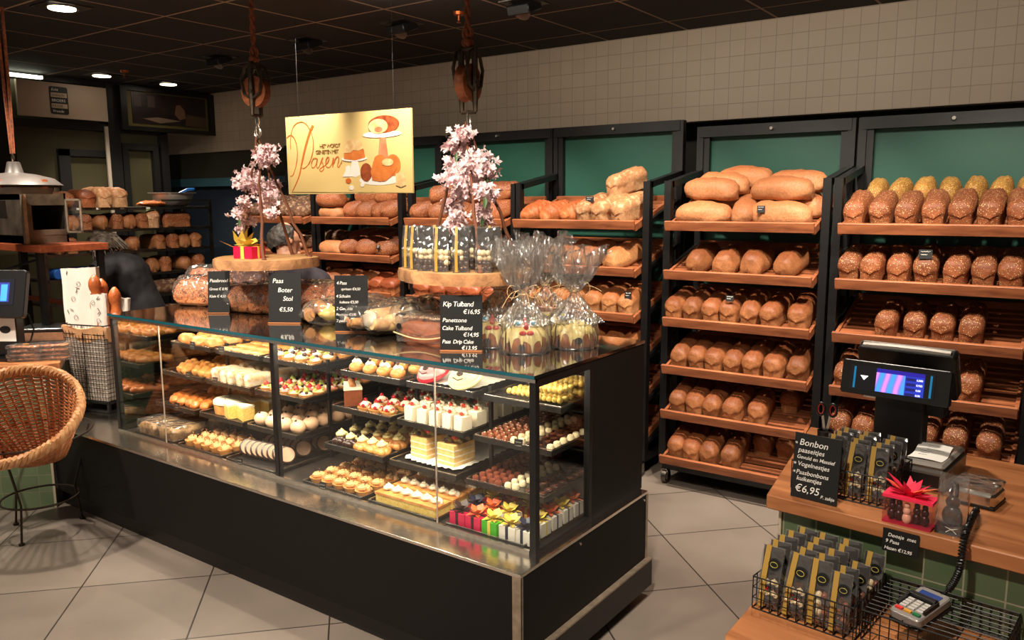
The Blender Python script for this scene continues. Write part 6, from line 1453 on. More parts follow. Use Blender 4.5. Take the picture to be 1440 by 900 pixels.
td = E('tape_dispenser', K(.055, .40, CZ), (0, 0, CA)); T(td, 'small steel tape dispenser behind the large chalkboard', 'tape dispenser')
MB().bb(-.03, .03, -.02, .02, 0, .03).build('body', PLB, td, smooth=False, bevel=.004)
m = MB(); m.tube([(.033 * math.cos(t), 0, .055 + .033 * math.sin(t)) for t in [2 * PI * k / 24 for k in range(24)]], .011, 8, closed=True, flat=.7); m.build('roll_guard', STEEL, td)
# card terminal with its coiled lead
tm = E('card_terminal', K(.455, -.125, HZ + .082), (R(9), 0, CA + R(-16))); T(tm, 'card payment terminal on the upturned wire basket', 'card terminal')
MB().prism(rrect(.078, .14, .012), 0, .022).build('body', mat('terminal_grey', hexc(150, 146, 142), .35, metal=.4), tm, smooth=False, bevel=.003)
MB().prism(rrect(.084, .146, .014), -.010, -.0002).build('base', PLB, tm, smooth=False, bevel=.003)
MB().bb(-.026, .026, .022, .052, .022, .0235).build('screen', mat('terminal_blue', hexc(40, 66, 130), .2), tm, smooth=False)
MB().prism([(-.034, .006), (.034, .006), (.034, .020), (-.034, .020)], .022, .036).build('privacy_shield', PLB, tm, smooth=False, bevel=.002)
for side in (-1, 1): MB().bb(side * .034 - .003, side * .034 + .003, -.04, .018, .022, .032).build('shield_side', PLB, tm, smooth=False)
km = mat('key_grey', hexc(190, 186, 180), .4)
for j in range(4):
    for i in range(3): MB().bb(-.021 + .021 * i - .0075, -.021 + .021 * i + .0075, -.002 - .0115 * j - .004, -.002 - .0115 * j + .004, .022, .026).build('key', km, tm, smooth=False)
for i, (n_, c_) in enumerate((('red_key', hexc(214, 40, 36)), ('yellow_key', hexc(214, 150, 40)), ('green_key', hexc(20, 110, 60)))):
    MB().bb(-.022 + .022 * i - .009, -.022 + .022 * i + .009, -.056, -.048, .022, .027).build(n_, mat(n_, c_, .4), tm, smooth=False)
cbl = MB(); ctrl = [K(.49, .24, CZ + .012), K(.505, .10, CZ + .03), K(.515, -.02, CZ + .02), K(.515, -.045, CZ - .05), K(.500, -.06, CZ - .10), K(.475, -.075, HZ + .10)]
pts = []; NP = 420
for k in range(NP):
    t = k / (NP - 1) * (len(ctrl) - 1.0001); i = int(t); f_ = t - i; q0, q1, q2, q3 = ctrl[max(0, i - 1)], ctrl[i], ctrl[i + 1], ctrl[min(len(ctrl) - 1, i + 2)]
    base_ = .5 * (2 * q1 + (q2 - q0) * f_ + (2 * q0 - 5 * q1 + 4 * q2 - q3) * f_ ** 2 + (3 * q1 - q0 - 3 * q2 + q3) * f_ ** 3)
    tn = (q2 - q1).normalized(); e1 = tn.cross(CU if abs(tn.dot(CU)) < .8 else CV).normalized(); e2 = tn.cross(e1); g_ = k / NP; am = .0068 if .04 < g_ < .82 else .001
    pts.append(base_ + e1 * (am * math.cos(k * .75)) + e2 * (am * math.sin(k * .75)))
cbl.tube(pts, .0030, 5); T(cbl.build('coiled_cable', PLB), 'black coiled cable running from the counter to the card terminal', 'cable')
# ================================================================== left side: chair, counter, basket, till, cabinet, rack
WICK = mat('wicker', hexc(196, 128, 76), .5, c2=hexc(150, 82, 44), vs=26, bump=.3)
WICKR = mat('wicker_rim', hexc(206, 156, 108), .5, c2=hexc(170, 110, 64), vs=30)
IRON = mat('chair_iron', hexc(52, 40, 32), .45, metal=.6)
chr_ = E('wicker_chair', (-4.198, 1.772, 0)); T(chr_, 'round woven wicker tub chair on a thin black iron stand', 'chair')
ch0 = Vector(chr_.location)
B0 = Vector((-4.20, 1.77, .375)); r0 = .13; Rc = P(14, 584, D=3.64); r1 = .292
tocam = (CAM - Rc); tocam.z = 0; tocam.normalize(); side = Vector((tocam.y, -tocam.x, 0))
nrm = (Vector((0, 0, 1)) * .86 + tocam * .52 + side * .22).normalized()
def sect(t):
    """centre, axes, radius of the tub at t (0 base .. 1 rim)"""
    c = B0.lerp(Rc, t); n = Vector((0, 0, 1)).lerp(nrm, t).normalized(); ax = (RT - n * RT.dot(n)).normalized(); ay = n.cross(ax); return c, ax, ay, r0 + (r1 - r0) * t ** .92
def tubpt(a, t, k=1.0): c, ax, ay, r_ = sect(t); return c + (ax * math.cos(a) + ay * math.sin(a)) * r_ * k - ch0
m = MB(); NS = 44
for k in range(NS):
    a = 2 * PI * k / NS; m.tube([tubpt(a, t / 10) for t in range(11)], .0042, 5)
m.build('stakes', WICK, chr_)
m = MB(); rows = 46
for j in range(rows):
    t = (j + .5) / rows; n_ = 132
    m.tube([tubpt(2 * PI * k / n_, t, 1 + (.014 if ((k // 3) + j) % 2 else -.014)) for k in range(n_)], .0040, 4, closed=True)
m.build('weave', WICK, chr_)
m = MB()
for j in range(7): m.tube([Vector((B0.x, B0.y, B0.z)) - ch0 + Vector((r0 * (j + .5) / 7 * math.cos(t), r0 * (j + .5) / 7 * math.sin(t), .004)) for t in [2 * PI * k / 40 for k in range(40)]], .010, 6, closed=True)
m.build('seat_bottom', WICK, chr_)
for ph in range(3):
    m = MB(); n_ = 168
    m.tube([tubpt(2 * PI * k / n_, 1.0, 1 + .030 * math.cos(k * 2 * PI * 26 / n_ + ph * 2.09)) + nrm * (.020 * math.sin(k * 2 * PI * 26 / n_ + ph * 2.09)) for k in range(n_)], .0125, 6, closed=True)
    m.build('rim_braid', WICKR, chr_)
m = MB()
for z, r_ in ((.50, .262), (.175, .175)): m = MB(); m.tube([(r_ * math.cos(t), r_ * math.sin(t) , z + (.02 * math.sin(t) if z > .4 else 0)) for t in [2 * PI * k / 48 for k in range(48)]], .0055, 7, closed=True); m.build('stand_ring', IRON, chr_)
for (x, y) in ((-4.085, 1.621), (-4.182, 1.96), (-4.379, 1.721)):
    d = Vector((x, y, 0)) - Vector((ch0.x, ch0.y, 0)); u = d.normalized()
    m = MB(); m.tube([u * .262 + Vector((0, 0, .50)), u * .165 + Vector((0, 0, .19)), d * 1.0 + Vector((0, 0, .012))], .0055, 7); m.cyl(d, d + Vector((0, 0, .010)), .014, n=12); m.build('leg', IRON, chr_)

# angled wooden counter with packets
LA = math.atan2(.69, .72); LC = Vector((-4.42, 1.943, 0)); LU = -Vector((math.cos(LA), math.sin(LA), 0)); LV = Vector((-math.sin(LA), math.cos(LA), 0))
def KL(u, v, z): return LC + LU * u + LV * v + Vector((0, 0, z))
lc = E('side_counter', LC, (0, 0, LA)); T(lc, 'angled counter with pale wooden top and green tiles behind the wicker chair', 'counter')
MB().prism([(0, 0), (.06, .06), (-.10, .62), (-1.1, .62), (-1.1, 0)], .755, .80).build('wooden_top', TOPWOOD, lc, smooth=False, bevel=.003)
GT2 = tiles('green_wall_tile_left', hexc(98, 116, 84), hexc(88, 106, 76), hexc(120, 118, 96), .094, .094, .0022, (R(90), 0, 0), (0, 0, .0), rough=.3, bumpy=.5, var=.25, nsc=6)
MB().prism([(-.015, .035), (-.12, .58), (-1.1, .58), (-1.1, .035)], .0, .755).build('tiled_body', GT2, lc, smooth=False)
MB().bb(-.022, -.010, .028, .036, 0, .755).build('edge_trim', mat('cream_trim', hexc(178, 164, 140), .4), lc, smooth=False)
def packet_stack(lab, loc, rz, n, seed):
    rr = random.Random(seed)
    for k in range(n):
        r = E('cookie_packet', (loc[0] + rr.uniform(-.004, .004), loc[1] + rr.uniform(-.004, .004), loc[2] + .0225 * k), (0, 0, rz + R(rr.uniform(-6, 6)))); T(r, '%s, %s' % (lab, ['lowest', 'second from below', 'third from below', 'topmost'][k]), 'cookie packet', 'stacked cookie packets on the side counter')
        m = MB()
        for q in range(5): m.ball((-.055 + .027 * q, rr.uniform(-.008, .008), .011), (.026, .04, .009), 12, 6)
        m.build('cookies', mat('cookie_brown', hexc(190, 120, 70), .5, c2=hexc(90, 50, 34), vs=20), r)
        MB().bb(-.085, .085, -.05, .05, .0005, .022).jitter(.0012, 40).build('film', CELLO, r, bevel=.004)
        MB().prism([(.016 * math.cos(2 * PI * q / 16), .012 * math.sin(2 * PI * q / 16)) for q in range(16)], .0225, .0232).build('sticker', mat('sticker_orange', hexc(200, 130, 50), .4) if seed == 1 else mat('sticker_navy', hexc(40, 42, 56), .4), r, smooth=False)
p = P(31, 508, Z=.80); packet_stack('film packet of cookies in the left stack', (p.x, p.y + .03, .80), LA, 4, 1)
p = P(68, 506, Z=.80); packet_stack('film packet of dark cookies in the right stack', (p.x, p.y + .03, .80), LA + .1, 4, 2)
p = P(52, 482, Z=.80)
scl = E('counter_scale', (p.x - .03, p.y + .10, .80), (0, 0, LA)); T(scl, 'steel counter scale with flat black rimmed plate behind the cookie packets', 'scale')
MB().bb(-.13, .13, -.10, .10, 0, .075).build('body', STEEL, scl, smooth=False, bevel=.012)
MB().prism(rrect(.30, .24, .03), .078, .090).build('plate', mat('scale_plate', hexc(120, 124, 126), .2, metal=.8), scl, smooth=False, bevel=.003)
MB().prism(rrect(.31, .25, .03), .070, .0785).build('plate_rim', PLB, scl, smooth=False)
# left till
p = P(12, 470, D=4.38)
lt = E('till_terminal', (p.x, p.y, .80), (0, 0, LA + R(-10))); T(lt, 'black till screen seen at the far left on the side counter', 'till')
MB().bb(-.10, .10, -.09, .09, 0, .02).build('foot', PLB, lt, smooth=False, bevel=.004)
MB().bb(-.06, .06, -.02, .05, .02, .27).build('column', PLB, lt, smooth=False, bevel=.006)
o = rslab(.34, .26, .035, .02).build('screen_case', PLB, lt, smooth=False, bevel=.004); o.location = (-.02, -.04, .36); o.rotation_euler = (R(-16), 0, 0)
q = rslab(.33, .25, .004, .018).build('steel_rim', DSTEEL, lt, smooth=False); q.parent = o; q.location = (0, .019, 0)
q = MB().bb(-.14, .11, -.0196, -.0178, -.06, .08).build('screen_glass', mat('screen_dark', (.01, .012, .02), .08), lt, smooth=False); q.parent = o
q = MB().bb(-.05, .085, -.0206, -.0197, -.045, .06).build('screen_picture', EB('screen_violet', hexc(40, 50, 130), .5), lt, smooth=False); q.parent = o
q = MB().bb(.04, .075, -.0212, -.0207, -.04, .05).build('screen_field', EB('screen_azure', hexc(60, 140, 220), .6), lt, smooth=False); q.parent = o
lb = MB().bb(-.075, .055, -.0225, -.0205, .10, .235).build('white_label', mat('paper_white', hexc(232, 228, 220), .7), lt, smooth=False)
m = MB(); m.prism([(.03 * math.cos(2 * PI * k / 20), .02 * math.sin(2 * PI * k / 20)) for k in range(20)], 0, .001, Matrix.Translation((0, -.0235, .165)) @ Matrix.Rotation(R(90), 4, 'X')); m.build('label_oval', BLACKM, lt, smooth=False).parent = lb
MB().tube([(.07, .02, .26), (.10, .03, .24), (.13, .02, .16), (.12, .0, .10), (.08, 0, .07)], .005, 6).build('cable', PLB, lt)

# wire basket with paper bags and baguettes
bk0 = Vector((-4.575, 2.335, .464))
bkt = E('tall_wire_basket', bk0, (0, 0, R(16))); bkt.scale = (.92, .92, 1.0); T(bkt, 'tall black wire basket lined with brown paper at the left end of the case', 'wire basket')
m = MB(); H_ = .50
def bpt(x, y, z): s_ = .82 + .18 * z / H_; return (x * s_, y * s_, z)
nx, ny, nz = 13, 10, 17
for k in range(nz + 1):
    z = .06 + (H_ - .06) * k / nz; m.tube([bpt(-.165, -.13, z), bpt(.165, -.13, z), bpt(.165, .13, z), bpt(-.165, .13, z)], .0022 if k not in (0, nz) else .004, 5, closed=True)
for k in range(nx + 1):
    x = -.165 + .33 * k / nx
    for y in (-.13, .13): m.tube([bpt(x, y, .06), bpt(x, y, H_)], .0018, 4)
for k in range(1, ny):
    y = -.13 + .26 * k / ny
    for x in (-.165, .165): m.tube([bpt(x, y, .06), bpt(x, y, H_)], .0018, 4)
m.build('wires', WIREB, bkt)
m = MB(); m.bb(-.15, .15, -.118, .118, 0, .012)
for x in (-.14, .14):
    for y in (-.11, .11): m.bb(x - .008, x + .008, y - .008, y + .008, .0, .066)
m.bb(-.15, .15, -.118, .118, .05, .06); m.build('stand', BLACK, bkt, smooth=False)
m = MB(); m.bb(-.002, .002, -.134, -.130, .06, .5); m.build('middle_rod', WIREB, bkt, smooth=False)
LIN = mat('liner_white', hexc(190, 178, 166), .8, c2=hexc(150, 136, 126), vs=14)
m = MB(); s_ = .80; z0_, z1_ = .065, .47
m.add([(-.165 * .82, -.125 * .82, z0_), (.165 * .82, -.125 * .82, z0_), (.165 * .82, .125 * .82, z0_), (-.165 * .82, .125 * .82, z0_), (-.155, -.12, z1_), (.155, -.12, z1_), (.155, .12, z1_), (-.155, .12, z1_)], [(3, 2, 1, 0), (0, 1, 5, 4), (1, 2, 6, 5), (2, 3, 7, 6), (3, 0, 4, 7)]); m.build('paper_liner', LIN, bkt, smooth=False)
KRAFT = mat('kraft_paper', hexc(196, 150, 108), .8, bump=.4, bs=40, var=.1)
def fnk(u, v):
    a = 2 * PI * u; cx_, cy_ = max(-1, min(1, 1.35 * math.cos(a))), max(-1, min(1, 1.35 * math.sin(a)))
    k = 1.0 + .14 * math.sin(v * PI); z = .47 + .055 * math.sin(v * PI * .9) - .075 * v + .012 * math.sin(5 * a)
    return Vector((cx_ * .155 * k * (1 + .02 * v), cy_ * .12 * k, z)) + noise.noise_vector(Vector((cx_ * 2, cy_ * 2, v * 3))) * .010
MB().grid(fnk, 60, 8, wrapu=True).build('kraft_collar', KRAFT, bkt)
PAPB = mat('white_paper_bag', hexc(226, 218, 208), .75, bump=.25, bs=18)
def paper_bag(lab, loc, w_, h, d_, rz, tilt, seed, printed=True):
    r = E('paper_bag', loc, (R(tilt[0]), R(tilt[1]), R(rz))); T(r, lab, 'paper bag')
    def fn(u, v):
        a = 2 * PI * u; cx_, cy_ = max(-1, min(1, 1.3 * math.cos(a))), max(-1, min(1, 1.3 * math.sin(a)))
        return Vector((cx_ * w_ / 2, cy_ * d_ / 2, h * v)) + noise.noise_vector(Vector((cx_ * 3 + seed, cy_ * 3, v * 5))) * .006
    MB().grid(fn, 28, 14, wrapu=True).build('bag', PAPB, r, angle=60)
    if printed:
        m = MB(); rr = random.Random(seed)
        for k in range(14):
            x, z = rr.uniform(-.4, .05) * w_, (.25 + .72 * ((k + rr.random()) / 14)) * h; a = rr.uniform(0, 3)
            if k % 3: m.tube([(x - .010 * math.cos(a), -d_ / 2 - .007, z - .010 * math.sin(a)), (x + .010 * math.cos(a), -d_ / 2 - .007, z + .010 * math.sin(a))], .0022, 5)
            else: m.tube([(x + .010 * math.cos(t), -d_ / 2 - .007, z + .013 * math.sin(t)) for t in [2 * PI * q / 12 for q in range(12)]], .0012, 4, closed=True)
        q_ = m.build('print', mat('grey_print', hexc(110, 100, 96), .7), r); q_['kind'] = 'stuff'
    return r
paper_bag('large white printed paper bag standing in the tall wire basket', bk0 + RT * (-.075) + Vector((0, 0, .12)), .19, .69, .07, 42, (-3, -2), 3)
paper_bag('small white printed paper bag with a baguette, middle of the tall basket', bk0 + RT * .035 - FW * .05 + Vector((0, 0, .12)), .08, .545, .045, 40, (2, 1), 5)
paper_bag('plain white paper bag leaning right in the tall basket', bk0 + RT * .105 + Vector((0, 0, .12)), .075, .52, .045, 40, (0, 4), 7, False)
BAG_ = bread('crust_baguette', hexc(206, 124, 66), hexc(206, 112, 56), hexc(186, 96, 46), .35, coat=.3)
for i, (dx, dy, zt, lab) in enumerate(((.01, .05, .80, 'golden baguette standing behind, left of three in the basket'), (.045, -.02, .83, 'tallest golden baguette, middle of three in the basket'), (.095, .05, .76, 'golden baguette standing in the right paper bag'))):
    m = MB(); L_ = .52
    m.tube([(0, 0, L_ * k / 26) for k in range(27)], [.030 * (math.sin(min(1, (k + .6) / 3) * PI / 2) * math.sin(min(1, (26.3 - k) / 3) * PI / 2)) ** .6 * (1 + .16 * math.sin(k * 1.15)) for k in range(27)], 14)
    m.jitter(.006, 22).jitter(.002, 60); o = m.build('baguette', BAG_, angle=80, loc=bk0 + Vector((dx, dy, zt - L_ - .0 - .05)), rot=(R(2), R(3 * i - 2), 0)); T(o, lab, 'baguette')

# high wooden stand with the old steel cabinet
ad = P(38, 343, D=5.05)
tb = E('high_stand', (ad.x, ad.y, 0)); T(tb, 'high stand with reddish wooden top and dark legs at the far left', 'table')
TZ = ad.z
tbw = wood('stand_wood', hexc(100, 44, 24), hexc(150, 74, 40), sc=4)
MB().bb(-1.1, .30, -.06, .36, TZ - .045, TZ).build('top', tbw, tb, smooth=False, bevel=.003)
for x, y in ((.20, -.02), (.26, .32), (-.8, -.02), (-.8, .32)): MB().bb(x - .018, x + .018, y - .018, y + .018, 0, TZ - .045).build('leg', BLACK, tb, smooth=False)
MB().bb(-.9, .26, .30, .34, .95, .98).build('rail', tbw, tb, smooth=False)
MB().bar((-.75, 0, TZ - .25), (.2, 0, TZ - .08), .012).build('brace', BLACK, tb, smooth=False)
cab = E('steel_cabinet', (ad.x, ad.y, TZ)); T(cab, 'old worn steel cabinet with an open glass door on the high stand', 'cabinet')
OLDS = mat('worn_steel', hexc(130, 118, 104), .35, metal=.7, c2=hexc(80, 70, 60), vs=9, bump=.3, bs=20)
cw, cdp, chh = .62, .26, .315
m = MB()
m.bb(-cw, 0, 0, cdp, 0, .05); m.bb(-cw, 0, 0, cdp, chh - .04, chh); m.bb(-cw, -cw + .01, 0, cdp, 0, chh); m.bb(-cw, 0, 0, .012, .0, chh); m.bb(-cw, 0, cdp - .012, cdp, 0, chh)
m.build('body', OLDS, cab, smooth=False)
MB().bb(-cw - .01, .006, -.010, .012, -.0, .0).bb(-.03, .004, -.004, .016, 0, chh).build('corner_post', ALU, cab, smooth=False)
MB().bb(-.012, .002, .015, cdp, .05, .085).bb(-.012, .002, .015, cdp, chh - .075, chh - .04).bb(-.012, .002, .015, .045, .08, chh - .07).build('side_frame', OLDS, cab, smooth=False)
MB().bb(-.6, -.02, .02, cdp - .02, .05, .06).build('inner_floor', BLACK, cab, smooth=False)
MB().bb(-cw + .02, -.24, -.002, .0, .16, .27).build('panel_recess', DSTEEL, cab, smooth=False)
d = MB(); 
for a, b, c, e in ((0, .012, 0, .22), (.10, .112, 0, .22), (0, .112, 0, .012), (0, .112, .208, .22)): d.bb(0, .008, a, b, c, e)
d = d.build('glass_door', ALU, cab, smooth=False); d.location = (.002, cdp - .004, .06); d.rotation_euler = (0, 0, R(-62))
q = MB().bb(.003, .005, .012, .10, .012, .208).build('door_glass', GLASS, cab, smooth=False); q.parent = d
# enamel pendant lamp
pc = P(22, 262, D=4.75)
pn_ = E('pendant_lamp', (pc.x, pc.y, pc.z)); T(pn_, 'grey enamel pendant lamp with wide flat shade hanging at the left', 'lamp')
ENA = mat('enamel_grey', hexc(74, 68, 64), .4, var=.15, vs=12)
MB().lathe([(.245, 0), (.250, .006), (.205, .045), (.11, .070), (.05, .078), (.048, .080), (.034, .140), (.030, .142)], 48, cap=False).build('shade', ENA, pn_)
MB().lathe([(.235, -.006), (.225, .002), (.20, .030), (.05, .060)], 40, cap=False).build('inner_shade', mat('enamel_inner', hexc(70, 56, 48), .5), pn_)
MB().lathe([(.19, -.045), (.20, -.02), (.20, -.008)], 40).build('glass_bowl', mat('bowl_glass', hexc(120, 110, 98), .2, metal=.2), pn_)
m = MB(); m.tube([(.013 * math.cos(t), 0, .165 + .022 * math.sin(t)) for t in [2 * PI * k / 16 for k in range(16)]], .004, 6, closed=True); m.build('eye_ring', RUST, pn_)
for a in (-1.1, .1, 1.2):
    o = MB().box((0, 0, 0), (.018, .034, .05)).build('clamp', mat('clamp_copper', hexc(206, 120, 76), .4, metal=.3), pn_, smooth=False); o.location = (.22 * math.cos(a - .9), .22 * math.sin(a - .9), .012); o.rotation_euler = (0, 0, a - .9)
for dx in (-.012, .014):
    MB().tube([(dx * 3, 0, ZC - pc.z), (dx * 2.5, 0, (ZC - pc.z) * .6), (dx, 0, .19)], .009, 7).build('rope', ROPE, pn_)
a = P(17, 150, D=5.7)
S(MB().bb(a.x - .7, a.x, a.y - .7, a.y, 1.80, ZC).build('trim_5', mat('shaft_black', (.004, .004, .004), .8), smooth=False))

# bread rack on the left wall
RX0 = -6.60
lr = E('bread_shelf_rack', (-6.82, 3.83, 0)); T(lr, 'dark steel bread rack with loaves along the left wall behind the woman', 'bread rack')
lro = Vector(lr.location); LZ = [1.60, 1.42, 1.235, 1.035, .84, .62]
for x in (RX0 - .02, -7.04):
    for y in (3.0, 4.48): m = MB().bb(x - .012, x + .012, y - .012, y + .012, 0, 1.66 if y > 4 else 1.60); m.xform(Matrix.Translation(-lro)); m.build('post', DSTEEL, lr, smooth=False)
m = MB().bar((RX0 - .02, 4.0, 1.655), (RX0 - .02, 4.48, 1.655), .016); m.xform(Matrix.Translation(-lro)); m.build('top_rail', STEEL, lr, smooth=False)
for z in LZ: m = MB().bb(-7.05, RX0, 3.0, 4.49, z - .022, z); m.xform(Matrix.Translation(-lro)); m.build('shelf', DSTEEL, lr, smooth=False)
m = MB(); 
for y in (3.26, 3.42, 3.62, 3.85): m.bb(RX0, RX0 + .003, y, y + .035, 1.585, 1.598)
for q_ in (3.26, 3.42, 3.62, 3.85):
    m = MB().bb(RX0, RX0 + .003, q_, q_ + .035, 1.583, 1.598); m.xform(Matrix.Translation(-lro)); m.build('shelf_label', PAPB, lr, smooth=False)
def shelf_loaf(kind, lv, px, label, sc=1.0, phi=90, dx=-.13, z=0):
    y = P(px, 450, X=RX0 - .02).y
    LPget(kind).put((RX0 + dx, y, LZ[lv] + .001 + z), (0, 0, R(phi + rl.uniform(-5, 5))), label, 'loaves on the left wall rack', sc, 'loaf')
for i, (kd, px, sc, lb) in enumerate((('multi', 108, 1.15, 'shiny seeded oval loaf'), ('glazed', 136, 1.15, 'glossy round loaf'), ('white_tin', 157, 1.25, 'tall golden sandwich loaf'), ('white_tin', 179, 1.25, 'tall golden sandwich loaf with split top'))):
    shelf_loaf(kd, 0, px, lb + ', top of the left wall rack, %s from left' % ORD[i], sc)
for i, px in enumerate((97, 113, 133, 154, 177, 194, 211)): shelf_loaf('malt_tin' if i % 2 else 'seeded_tin', 1, px, 'dark loaf, %s from left, second level, left wall rack' % ORD[i], 1.0)
shelf_loaf('white_tin', 1, 234, 'large loaf cut open showing pale crumb, second level, left wall rack', 1.15, 60)
shelf_loaf('seeded_tin', 1, 262, 'dark loaf lying lengthways, second level, left wall rack', 1.0, 5, -.08)
for i, px in enumerate((92, 112, 172, 196, 232, 252, 268, 284)): shelf_loaf(('malt_tin', 'brown_tin', 'seeded_tin')[i % 3], 2, px, 'brown loaf, %s from left, third level, left wall rack' % ORD[i], 1.0)
for i, px in enumerate((202, 222, 240, 268, 287)): shelf_loaf('malt_tin' if i % 2 else 'seeded_tin', 3, px, 'dark brown loaf, %s from left, fourth level, left wall rack' % ORD[i], 1.0)
LPget('dark_long').put((RX0 - .08, 4.12, LZ[4] + .001), (0, 0, R(2)), 'very long pale loaf, fifth level, left wall rack', 'loaves on the left wall rack', (1.5, 1.7, 1.3), 'loaf')
LPget('dark_long').put((RX0 - .08, 3.9, LZ[5] + .001), (0, 0, R(2)), 'long loaf on the lowest visible level, left wall rack', 'loaves on the left wall rack', (1.5, 1.5, 1.2), 'loaf')
y = P(212, 260, X=RX0 - .1).y
o = MB().ball((0, 0, .02), (.09, .13, .025), 16, 8).jitter(.016, 26).build('pastry_pile', CR['crisp'], angle=60, loc=(RX0 - .12, y, LZ[0] + .008)); T(o, 'flat crumbly glazed bread on top of the left wall rack', 'bread')
y = P(250, 260, X=RX0 - .1).y
bw = E('steel_bowl', (RX0 - .20, y, LZ[0] + .001)); T(bw, 'wide steel mixing bowl on top of the left wall rack', 'bowl')
MB().lathe([(.10, 0), (.13, .01), (.165, .06), (.185, .115), (.205, .120), (.203, .123), (.18, .119), (.155, .062), (.12, .014), (.0, .008)], 40, cap=False).build('bowl', mat('bowl_steel', hexc(150, 142, 134), .3, metal=.4), bw)
y2 = y
br_ = E('pastry_brush', (RX0 - .16, y2 + .05, LZ[0] + .09)); T(br_, 'bright blue handle sticking out of the steel bowl', 'brush')
MB().tube([(0, -.10, -.01), (0, .0, .03), (0, .08, .062), (0, .15, .068)], [.010, .010, .013, .010], 8).build('handle', mat('bright_blue', hexc(20, 110, 200), .35), br_)
yb = P(108, 365, X=RX0 - .05)
o = MB().prism(rrect(.40, .08, .035), -.10, .10, Matrix(((0, 0, 1, 0), (1, 0, 0, 0), (0, 1, 0, 0), (0, 0, 0, 1)))).build('blue_tub', mat('blue_plastic', hexc(40, 100, 190), .4, bump=.4, bs=60), smooth=False, loc=(RX0 - .12, yb.y, LZ[3] + .041), bevel=.005); T(o, 'bright blue rounded tub on the left wall rack beside the woman', 'tub')
# ================================================================== the two people behind the case
SKIN = mat('skin', hexc(196, 138, 108), .5, var=.05, vs=20)
def skinned(name, V, EDG, root, mt, parent, sub=2, extra=None, vox=.011):
    """tapered limbs merged into one continuous surface"""
    m = MB()
    if extra: m.add(extra.v, extra.f)
    for n, (c, r_) in V.items(): m.ball(c, r_, 16, 10)
    for a, b in EDG:
        (ca, ra), (cb, rb) = V[a], V[b]
        if (Vector(cb) - Vector(ca)).length > 1e-4: m.cyl(ca, cb, ra, rb, n=18)
    me = bpy.data.meshes.new(name); me.from_pydata(m.v, [], m.f); o = bpy.data.objects.new(name, me); COL.objects.link(o)
    md = o.modifiers.new('merge', 'REMESH'); md.mode = 'VOXEL'; md.voxel_size = vox; md.use_smooth_shade = True
    sm = o.modifiers.new('relax', 'SMOOTH'); sm.factor = .5; sm.iterations = 3 if vox < .008 else 8
    dg = bpy.context.evaluated_depsgraph_get(); nm = bpy.data.meshes.new_from_object(o.evaluated_get(dg))
    bpy.data.objects.remove(o); nm.materials.clear(); nm.materials.append(mt); nm.polygons.foreach_set('use_smooth', [True] * len(nm.polygons))
    q = bpy.data.objects.new(name, nm); COL.objects.link(q)
    if parent: q.parent = parent
    return q
def chain(p0, p1, t): return Vector(p0).lerp(Vector(p1), t)
def hand(V, EDG, pre, wrist, elbow, palm_n):
    d = (Vector(wrist) - Vector(elbow)).normalized(); n = Vector(palm_n); n = (n - d * n.dot(d)).normalized(); s = d.cross(n)
    V[pre + 'palm'] = (wrist + d * .045, .026); EDG.append((pre + 'wrist', pre + 'palm')); V[pre + 'knuck'] = (wrist + d * .085, .026); EDG.append((pre + 'palm', pre + 'knuck'))
    for k, (off, L) in enumerate(((-.030, .066), (-.010, .076), (.010, .072), (.029, .056))):
        a = wrist + d * .092 + s * off; V[pre + 'f%da' % k] = (a, .010); V[pre + 'f%db' % k] = (a + d * L * .5 + n * .008, .009); V[pre + 'f%dc' % k] = (a + d * L * .85 + n * .026, .0075)
        EDG += [(pre + 'knuck', pre + 'f%da' % k), (pre + 'f%da' % k, pre + 'f%db' % k), (pre + 'f%db' % k, pre + 'f%dc' % k)]
    t = wrist + d * .03 - s * .032; V[pre + 't0'] = (t, .012); V[pre + 't1'] = (t + d * .035 - s * .018 + n * .01, .010); V[pre + 't2'] = (t + d * .058 - s * .016 + n * .02, .008)
    EDG += [(pre + 'palm', pre + 't0'), (pre + 't0', pre + 't1'), (pre + 't1', pre + 't2')]
